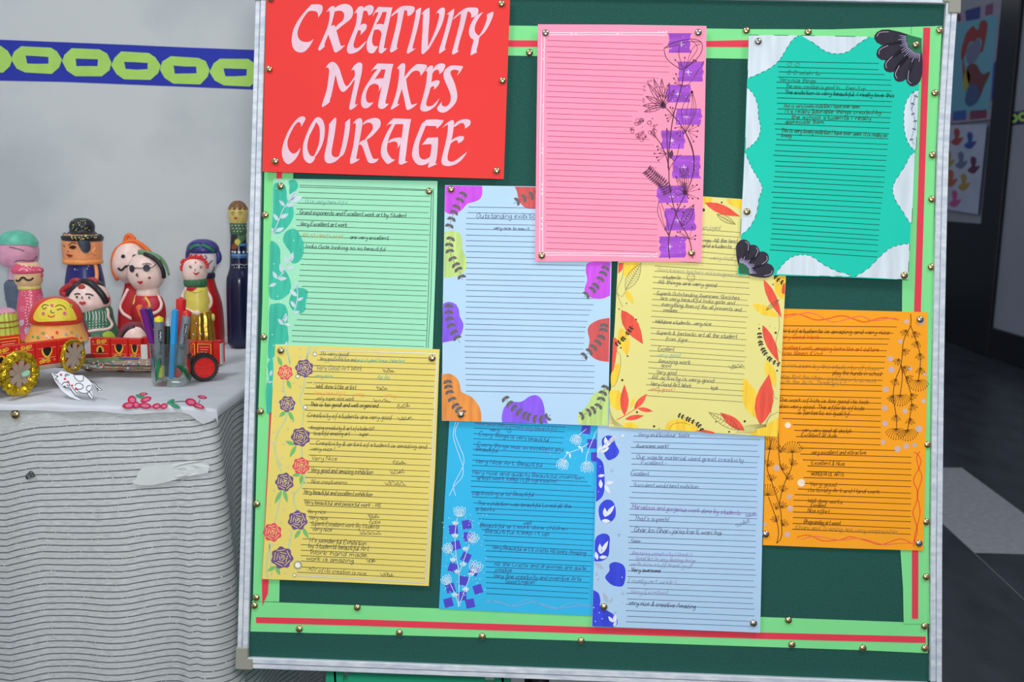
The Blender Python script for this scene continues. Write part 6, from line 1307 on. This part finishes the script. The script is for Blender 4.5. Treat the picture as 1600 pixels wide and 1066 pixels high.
paintmark(A, lh, 'lashes', BLK, strokes=[[(65, 480), (69, 476), (76, 477.5)], [(86, 479), (93, 476.5), (100, 479), (103.5, 484)], [(66, 481), (69, 483), (71, 481), (73, 481)], [(89, 483), (91, 484.5), (94, 482), (97, 484)], [(80, 484), (79.5, 488), (85, 489)]], w=1.0, lift=.0024)
paintmark(A, lh, 'mouth', (206, 54, 32), strokes=[[(74.5, 492.5), (78, 495), (82, 495), (85.5, 492.5)]], w=1.6, lift=.0024); paintmark(A, lh, 'gems', (206, 90, 130), dots=[(81, 477.3, 2.6), (67.5, 490, 2.4), (101, 489.5, 2.6)], lift=.0028); paintmark(A, lh, 'green_gem', (140, 190, 80), dots=[(111, 477.5, 2.4)], lift=.0028)
P = [(89 + (3.6 if i % 2 == 0 else 1.5) * math.sin(i * math.pi / 5), 519.5 - (3.6 if i % 2 == 0 else 1.5) * math.cos(i * math.pi / 5)) for i in range(10)]
I = Ink(lb, .0016); I.poly(P); I.build('red_star', paint((206, 48, 40)), A.o)
for c, ds in (((104, 170, 90), [(67, 520, 2.8, 1.8), (51, 526, 1.8), (59, 527, 2.4), (112, 519, 2.6, 1.6)]), ((120, 170, 190), [(103.5, 522, 2), (120, 524, 2)]), ((236, 200, 210), [(73, 525, 2), (75.5, 528, 1.6)]), ((190, 60, 50), [(82, 527, 2.2), (127, 528, 1.6)])): paintmark(A, lb, 'gems', c, dots=ds, lift=.0018)
# lime pleated cup doll at the very left
A = Axis('bottle_doll', 'lime green pleated doll skirt with pink rim at the photo left edge', 'doll', -2, 505, 1.45, G, zbase=zb)
A.lathe('pleated_skirt', paint((186, 206, 84)), [(24, 486), (26, 496), (27, 510), (28, 526)], 3, flute=22, famp=.035, seg=132)
A.lathe('pink_rim', paint((220, 150, 180)), [(0, 483), (14, 482), (23, 484), (25.5, 487.5), (23, 490)], 3, flute=5, famp=.05, seg=60)
for y in (501, 509.5): A.lathe('brown_cord', paint((150, 96, 40)), [(26.6, y - 1.2), (28, y), (26.8, y + 1.2)], 1, flute=22, famp=.03, seg=132)
# middle cart
Ym = 1.535
mc = empty('toy_cart', Matrix.Translation(Vector((hit_y(185, 580, Ym).x, Ym, ZC))), 'toy cart of red matchboxes on a beaded cardboard deck, middle of the table', 'toy', 'matchbox toy carts')
ez = hit_y(170, 563, Ym).z; ht = hit_y(170, 529, Ym).z - ez; X = Vector((1, .0, 0)); Nn = Vector((0, -1, 0))
for x0, x1, sty in ((142, 172.3, 'up'), (173, 200.3, 'down'), (201, 221, 'down')):
    p = hit_y(x0, 563, Ym); q = hit_y(x1, 563, Ym); matchbox(mc, (p.x, Ym, ez), X, q.x - p.x, ht, .014, sty, Nn)
def cardpiece(name, x0, x1, y0, y1, Y, m, d=.003):
    a = hit_y(x0, y1, Y); b = hit_y(x1, y0, Y); return mesh(name, *box_vf((a.x, Y, a.z), (b.x, Y + d, b.z), .0006), m, mc)
cardpiece('white_side', 132.5, 142, 529, 562, Ym + .002, WHT, .014); cardpiece('white_strip', 220.5, 230, 539, 571, Ym - .012, WHT); cardpiece('red_strip', 230.5, 236.5, 536, 572, Ym - .010, RB); cardpiece('side_panel', 221, 240, 528, 560, Ym + .012, RB, .012)
cols = [(208, 60, 80), (232, 232, 236), (70, 110, 150), (60, 150, 90), (214, 190, 190)]
class Deck:                                 # decorated cardboard sheets slope down towards the viewer
    def __init__(s, k): s.k = k; s.p = Vector((0, Ym - .004, ez + .001)); q = Vector((0, Ym - .030, ZC + .0135)); e = s.p - q; s.n = Vector((0, -e.z, e.y)).normalized()
    def __call__(s, x, y, l=0):
        d = ray(x, y); return CP + d * ((s.n.dot(s.p - CP) + s.k + l) / s.n.dot(d))
D0 = Deck(0); D1 = Deck(.003); D2 = Deck(.006); CREAM = mat('cream_card', (214, 190, 160), .85, var=.05, scale=60)
slab(D0, [(83, 574.5), (150, 578), (237, 579.5), (243, 563), (170, 560), (92, 567), (81, 570)], 0, .002, 'deck_layer', CREAM, mc)
slab(D1, [(82, 572), (130, 575), (238, 576.5), (243, 562), (150, 560), (90, 566)], 0, .002, 'deck_layer', CARD, mc)
slab(D2, [(121, 565), (170, 570), (238, 571.5), (241, 558.5), (190, 557.5), (130, 560)], 0, .0018, 'deck_layer', CARD, mc)
I = Ink(D2, .0004); I.poly([(130, 561.5), (178, 559), (198, 563), (150, 566)]); I.build('green_band', paint((96, 160, 104)), mc)
I = Ink(D2, .0008); I.poly([(184, 558.5), (218, 558.8), (216, 562), (188, 561.5)]); I.build('blue_band', paint((72, 92, 160)), mc)
I = Ink(D1, .0005); I.poly([(110, 567), (126, 566), (166, 573.5), (156, 576), (138, 573.5)]); I.build('white_band', WHT, mc)
for c in cols:
    v = []; f = []
    for _ in range(15):
        x = random.uniform(86, 234); lay = random.random() < .5
        if not lay and x < 126: continue
        P = D1(x, (573 + (x - 84) * .015 + random.uniform(-2.5, 1.5)), .0012) if lay else D2(x, 566.5 + (x - 122) * .02 + random.uniform(-3, 3), .0012)
        bv, bf = lathe_vf([(0, .0015), (.0012, .0009), (.0014, 0), (.001, -.0012)], 8); f += [[i + len(v) for i in g] for g in bf]; v += [(P.x + a, P.y + b, P.z + d) for a, b, d in bv]
    o = mesh('deck_beads', v, f, paint(c, .3), mc, smooth=True); o['kind'] = 'stuff'
DW = paint((112, 44, 46), .5)
for x, y, yy in ((131, 578, Ym - .02), (181, 579, Ym - .015), (225, 578, Ym - .01)):
    p = hit_y(x, y, yy); zc = ZC + .0135; v, f = lathe_vf([(0, .006), (.011, .006), (.0135, .003), (.0135, -.003), (.011, -.006), (0, -.006)], 20); mesh('cart_wheel', [(p.x + a, yy + c + .02, zc + b) for a, b, c in v], f, DW, mc, smooth=True, sharp=40)
# pale doll with beaded dark red hair in the middle cart
A = Axis('bottle_doll', 'small pale doll head with red beaded hair peeping over the middle cart', 'doll', 210, 528, 1.585, G, zbase=ez)
f, lf = A.lathe('head', SKIN, [(0, 507), (11, 509), (18, 516), (22, 526), (22, 538), (18, 548)], 3, dx=2)
h, lh = A.lathe('hair', paint((126, 44, 60), .4), [(0, 503.5), (13, 505.5), (21, 512), (26, 522), (28, 534), (24, 548)], 3, dy=7)
A.tube('hair_band', HB, [(190, 530), (194, 521), (201, 514), (210, 511)], 2.6, lm=lf); 
for i in range(12):
    t = i / 11; A.ball('hair_bead', paint((190, 44, 60), .3), (196 + 30 * t, 528 - 16 * math.sin(min(1, t * 1.25) * math.pi / 2) + (4 * max(0, t - .7))), 1.9)
# right cart with one red wheel
Yw = hit_z(318, 594.5, ZC).y; Yr = Yw + .022
rc_ = empty('toy_cart', Matrix.Translation(Vector((hit_y(318, 575, Yr).x, Yr, ZC))), 'toy cart with a red plastic wheel and open matchbox, right of the glass', 'toy', 'matchbox toy carts')
pz = hit_y(310, 569, Yr); h2 = hit_y(310, 534, Yr).z - pz.z
for x0, x1 in ((283, 306.5), (307.5, 332)): matchbox(rc_, (hit_y(x0, 569, Yr).x, Yr, pz.z), X, hit_y(x1, 569, Yr).x - hit_y(x0, 569, Yr).x, h2, .016, 'text', Nn)
a = hit_y(332.5, 569, Yr); b = hit_y(343, 534, Yr)
for nm, q0, q1, m in (('open_sleeve', (a.x, Yr + .002, a.z), (b.x - .001, Yr + .004, b.z), RB), ('open_sleeve', (a.x, Yr + .018, a.z), (b.x + .002, Yr + .020, b.z), RB), ('sleeve_lid', (a.x, Yr + .002, b.z - .0015), (b.x, Yr + .020, b.z), RB), ('inner_tray', (b.x - .003, Yr + .006, a.z - .002), (b.x + .001, Yr + .017, b.z - .004), WHT)): mesh(nm, *box_vf(q0, q1, .0005), m, rc_)
obox(rc_, 'cart_floor', (hit_y(284, 569, Yr).x, Yr - .001, pz.z - .004), X, Nn, .058, .02, .0038, CARD)
wc = hit_y(318, 573.5, Yw); r = wc.z - ZC
TY = mat('black_rubber', (40, 38, 40), .6, var=.1); RP = mat('red_plastic', (226, 46, 42), .3, var=.04, scale=20)
ax = Vector((.55, -1, 0)).normalized(); uu = ax.cross(Vector((0, 0, 1))).normalized()
def disc(prof, m, name, parent, seg=36):
    v, f = lathe_vf(prof, seg, cap=prof[0][0] == 0); w_ = uu.cross(ax); return mesh(name, [wc + uu * a + w_ * b + ax * c for a, b, c in v], f, m, parent, smooth=True, sharp=35)
tyre = disc([(r * .74, .008), (r * .95, .0085), (r, .006), (r, -.006), (r * .95, -.0085), (r * .74, -.008), (r * .74, .008)], TY, 'tyre', rc_)
for i in range(30):
    t = 2 * math.pi * i / 30; e = uu * math.cos(t) + uu.cross(ax) * math.sin(t); tt = e.cross(ax)
    V = [wc + e * (r + p) + tt * q + ax * z for p in (-.0005, .0009) for q in (-.0009, .0009) for z in (-.0075, .0075)]
    mesh('tread', V, [[0, 1, 3, 2], [4, 6, 7, 5], [0, 4, 5, 1], [2, 3, 7, 6], [0, 2, 6, 4], [1, 5, 7, 3]], TY, tyre)
hub = disc([(0, .007), (r * .16, .007), (r * .2, .0045), (r * .62, .0045), (r * .66, .0072), (r * .76, .0072), (r * .76, -.006), (0, -.006)], RP, 'rim', rc_)
for i in range(5):
    t = 2 * math.pi * i / 5 + .3; e = uu * math.cos(t) + uu.cross(ax) * math.sin(t); tt = e.cross(ax)
    V = [wc + e * p + tt * q + ax * z for p in (r * .15, r * .68) for q in (-.0022, .0022) for z in (.004, .0066)]
    mesh('spoke', V, [[0, 1, 3, 2], [4, 6, 7, 5], [0, 4, 5, 1], [2, 3, 7, 6], [0, 2, 6, 4], [1, 5, 7, 3]], RP, hub)

# ------------------------------------------------------------------ painted glass with pens
gb = hit_z(268, 606, ZC); gy = gb.y + .030; gx = hit_y(268, 580, gy).x; gtop = hit_y(268, 538.5, gy - .028).z
gr = 30.2 * px_size(Vector((gx, gy - .02, gtop)))
gm = bpy.data.materials.new('clear_glass'); gm.use_nodes = True; nt = gm.node_tree; nt.nodes.remove(nt.nodes['Principled BSDF'])
tr = nt.nodes.new('ShaderNodeBsdfTransparent'); tr.inputs[0].default_value = (.90, .95, .93, 1); gl = nt.nodes.new('ShaderNodeBsdfGlossy'); gl.inputs['Roughness'].default_value = .04; gl.inputs[0].default_value = (.9, .95, .95, 1)
lw = nt.nodes.new('ShaderNodeLayerWeight'); lw.inputs[0].default_value = .28; mxs = nt.nodes.new('ShaderNodeMixShader'); nt.links.new(lw.outputs['Facing'], mxs.inputs[0]); nt.links.new(tr.outputs[0], mxs.inputs[1]); nt.links.new(gl.outputs[0], mxs.inputs[2]); nt.links.new(mxs.outputs[0], nt.nodes['Material Output'].inputs[0])
def sqr(r, z, n=40, p=3.2):
    out = []
    for i in range(n):
        a = 2 * math.pi * i / n; c, s_ = math.cos(a), math.sin(a); k = (abs(c) ** p + abs(s_) ** p) ** (-1 / p); out.append((gx + r * k * c, gy + r * k * s_, z))
    return out
rings = [(gr * .82, ZC), (gr * .90, ZC + .003), (gr * .93, ZC + .008), (gr, gtop - .001), (gr * .99, gtop), (gr * .96, gtop - .001), (gr * .87, ZC + .012), (gr * .80, ZC + .008)]
V = []; Fc = []
for r_, z in rings: V += sqr(r_, z)
for k in range(len(rings) - 1):
    for i in range(40): Fc.append([k * 40 + i, k * 40 + (i + 1) % 40, (k + 1) * 40 + (i + 1) % 40, (k + 1) * 40 + i])
Fc.append(list(range(39, -1, -1))); Fc.append([7 * 40 + i for i in range(40)])
glass = empty('pen_glass', Matrix.Translation(Vector((gx, gy, ZC))), 'clear glass tumbler painted with green leaves and filled with pens', 'glass')
mesh('glass_body', V, Fc, gm, glass, smooth=True, sharp=40)
class GlassMap:
    def __call__(s, x, y, l=0):
        best = hit_y(x, y, gy - gr)
        for _ in range(6):
            t = (best.z - ZC) / (gtop - ZC); r_ = gr * (.92 + .08 * t); q = min(.999, abs(best.x - gx) / r_); dep = r_ * (1 - q ** 3.2) ** (1 / 3.2)
            best = hit_y(x, y, gy - dep - l)
        return best
G2 = GlassMap()
def gmark(name, col, P=None, st=None, w=1, l=.0006):
    I = Ink(G2, l)
    if P: I.patch(P, 3, 2)
    if st: I.curve(st, w)
    return I.build(name, mat('glass_paint_%d_%d_%d' % col, col, .3, var=.1, scale=60), glass)
gmark('green_leaf', (22, 110, 70), [(275, 571.5), (283, 571), (291, 576), (296, 584), (297, 594), (290, 586), (282, 578)]); gmark('leaf_outline', (16, 40, 36), st=[(274, 572), (284, 577), (291, 585), (297, 595)], w=.8, l=.0012)
gmark('green_leaf', (28, 120, 80), [(247, 560), (250, 567), (249, 580), (246, 592), (243, 598), (243, 586), (244, 572)]); gmark('leaf_outline', (20, 50, 60), st=[(236, 548), (240, 562), (242, 576), (244, 590)], w=.8, l=.0012); gmark('blue_leaf', (70, 120, 150), [(238, 554), (241, 563), (242, 574), (239, 570)])
def gpt(px, py, dy): return hit_y(px, py, gy + dy)
def pen(label, top, bot, parts, dyt=0, dyb=0, name='pen', cat='pen'):
    """parts: (name, colour, t0, t1, r0, r1) along top->bottom"""
    a = gpt(*top, dyt); b = gpt(*bot, dyb); b.z = max(b.z, ZC + .0125)
    o = empty(name, Matrix.Translation(b), label, cat, 'pens in the glass')
    for nm, col, t0, t1, r0, r1, *ro in parts:
        p, q = a.lerp(b, t0), a.lerp(b, t1); mesh(nm, *tube_vf([p, q], lambda t: r0 + (r1 - r0) * t, 16, 0), mat('pen_%d_%d_%d' % col, col, ro[0] if ro else .35, var=.02, spec=.5), o, smooth=True, sharp=60)
    return o, a, b
pen('purple highlighter leaning left in the glass', (224, 483), (252, 597), [('cap', (112, 28, 134), 0, .52, .0056, .0058), ('barrel', (122, 40, 144), .52, 1, .0050, .0046)], -.005, .010)
pen('pen with orange end behind the purple highlighter', (217.5, 478.5), (257, 596), [('end_cap', (244, 116, 60), 0, .14, .0052, .0052), ('barrel', (236, 120, 74), .14, 1, .0046, .0046)], .012, .020)
pen('slim white and blue ballpoint pen behind the purple highlighter', (234, 483), (258, 594), [('clip', (44, 56, 140), 0, .3, .0030, .0030), ('barrel', (206, 214, 226), .3, 1, .0034, .0030)], .004, .016)
o, a, b = pen('grey board marker with bright yellow top standing in the glass', (248.3, 497), (250, 594), [('yellow_plug', (238, 222, 40), 0, .06, .0066, .0068), ('barrel', (120, 126, 134), .06, .80, .0072, .0070), ('yellow_ring', (232, 224, 40), .80, 1, .0060, .0058)], -.012, -.010, 'marker_pen')
class PenMap:
    def __init__(s, a, b, r): s.a = a; s.b = b; s.r = r
    def __call__(s, x, y, l=0):
        p = hit_y(x, y, s.a.y); t = (s.a.z - p.z) / (s.a.z - s.b.z); cx = s.a.x + (s.b.x - s.a.x) * t; cy_ = s.a.y + (s.b.y - s.a.y) * t
        q = min(.98, abs(p.x - cx) / s.r); return hit_y(x, y, cy_ - s.r * math.sqrt(1 - q * q) - l)
def vtext(I, text, x0, y0, x1, y1, h, lw):
    adv = sum((GL[c][0] + 1.8) if c in GL else 3 for c in text); dx, dy = (x1 - x0) / adv, (y1 - y0) / adv; L = math.hypot(x1 - x0, y1 - y0); nx, ny = -(y1 - y0) / L, (x1 - x0) / L; q = 0
    for c in text:
        if c not in GL: q += 3; continue
        for st in GL[c][1]: I.stroke([(x0 + dx * (q + g) - nx * e * h / 7, y0 + dy * (q + g) - ny * e * h / 7) for g, e in st], lw)
        q += GL[c][0] + 1.8
pm1 = PenMap(a, b, .0072)
I = Ink(pm1, .0003); I.patch([(247.5, 516), (252.5, 516), (252.5, 532), (247.5, 532)], 2, 1); I.build('label_block', mat('label_ink', (28, 30, 34), .5, var=.02), o)
I = Ink(pm1, .0006); vtext(I, 'Marker', 251.8, 531, 251.8, 517, 3.4, .8); I.build('label_text', mat('label_white', (206, 210, 214), .5, var=.02), o)
I = Ink(pm1, .0004); vtext(I, 'Broad', 253, 554, 253, 533, 5.2, 1.1); vtext(I, 'Flat', 252.6, 574, 252.6, 560, 4.2, .8); I.build('label_text', MATS['label_ink'], o)
pen('dark green push button pen with chrome tip in the glass', (263, 498), (262, 596), [('button', (196, 200, 206), 0, .05, .0022, .0022, .2), ('chrome_collar', (188, 194, 200), .05, .13, .0034, .0038, .2), ('barrel', (26, 52, 46), .13, 1, .0046, .0040)], -.004, -.004)
pen('bright blue felt pen standing tallest in the glass', (274, 485), (268, 600), [('cap', (38, 160, 228), 0, .5, .0048, .0050), ('barrel', (40, 158, 228), .5, 1, .0046, .0044)], -.016, -.016)
pen('pale grey slim pen just left of the blue felt pen', (268.5, 487), (265, 596), [('barrel', (170, 184, 196), 0, 1, .0030, .0030)], -.004, -.002)
o, a, b = pen('second grey board marker with red top leaning right in the glass', (292.5, 487), (276, 592), [('red_plug', (222, 50, 50), 0, .06, .0064, .0066), ('barrel', (142, 150, 158), .06, .86, .0062, .0060), ('red_ring', (214, 70, 66), .86, 1, .0058, .0056)], -.002, -.006, 'marker_pen')
pm2 = PenMap(a, b, .0062)
I = Ink(pm2, .0003); I.patch([(288.6, 506), (293.6, 507), (291.4, 524), (286.5, 523)], 2, 1); I.build('label_block', MATS['label_ink'], o)
I = Ink(pm2, .0006); vtext(I, 'Marker', 290.6, 522, 292.8, 508, 3.2, .7); I.build('label_text', MATS['label_white'], o)
I = Ink(pm2, .0004); vtext(I, 'Broad', 287.2, 546, 290.4, 525, 4.6, 1.0); I.build('label_text', MATS['label_ink'], o)
o, a, b = pen('flat red brush pen with rounded top behind the blue felt pen', (283, 468), (281, 592), [('paddle', (232, 50, 46), 0, .45, .0072, .0060), ('barrel', (206, 56, 56), .45, 1, .0046, .0042)], .006, .004)

# ------------------------------------------------------------------ paper cow cut-out leaning on the table
Yc = 1.435
class Tilt:                                 # paper plane leaning back
    def __call__(s, x, y, l=0):
        d = ray(x, y); n = Vector((0.1, -.80, .60)).normalized(); p0 = hit_z(140, 622, ZC + .004)
        t = (n.dot(p0 - CP) + l) / n.dot(d); return CP + d * t
T = Tilt(); kc = K(0, 520, 7.25)
cwp = mat('cow_paper', (226, 228, 234), .8, var=.02)
P = kc('585,452 640,470 690,432 740,442 850,482 940,482 1010,540 1060,560 1110,612 1160,642 1148,668 1112,672 1092,628 1040,576 1030,640 1058,735 1030,748 985,682 930,692 870,668 868,712 842,700 790,625 755,625 700,590 650,540')
cow = slab(T, P, .0012, .0005, 'paper_cow', cwp, mw=Matrix.Translation(T(*kc((880, 580))))); tag(cow, 'white paper cow cut-out with black outlines lying before the middle cart', 'paper toy')
slab(T, kc('580,455 600,470 660,545 720,600 800,660 850,720 920,758 880,760 790,725 700,655 630,560'), -.0030, .0005, 'back_flap', cwp, cow)
I = Ink(T, .0016)
for t in ('835,480 855,520 895,550 935,545 948,515 940,484', '850,600 860,580 895,572 935,590 942,615 920,638 880,638 852,618', '1028,600 1000,600 978,625 985,655 1010,662', '1030,640 1010,670 960,688 900,672 870,640 850,640', '1015,540 1060,580 1095,630 1112,668', '1030,545 1070,570 1115,620 1150,640', '700,590 720,565 750,560 778,570 790,590 780,612 750,625 715,612', '790,620 830,680 862,712', '815,615 850,660 870,690', '985,684 1005,715 1030,742', '1015,670 1035,705 1058,738', '600,462 640,490 660,490 640,510 630,530 660,545', '735,490 745,470 770,468', '740,500 760,480 790,478', '760,585 765,600 780,590', '725,600 735,610 750,608', '1100,625 1130,660 1160,642'): I.curve(kc(t), 1.0)
I.build('ink_outline', ink((40, 48, 60)), cow)
I = Ink(T, .002)
for x, y in ((690, 475), (735, 522), (770, 556), (815, 598), (860, 637)): I.dot(*kc((x, y)), 1.9, 1.6)
I.build('red_beads', ink((206, 48, 66)), cow)
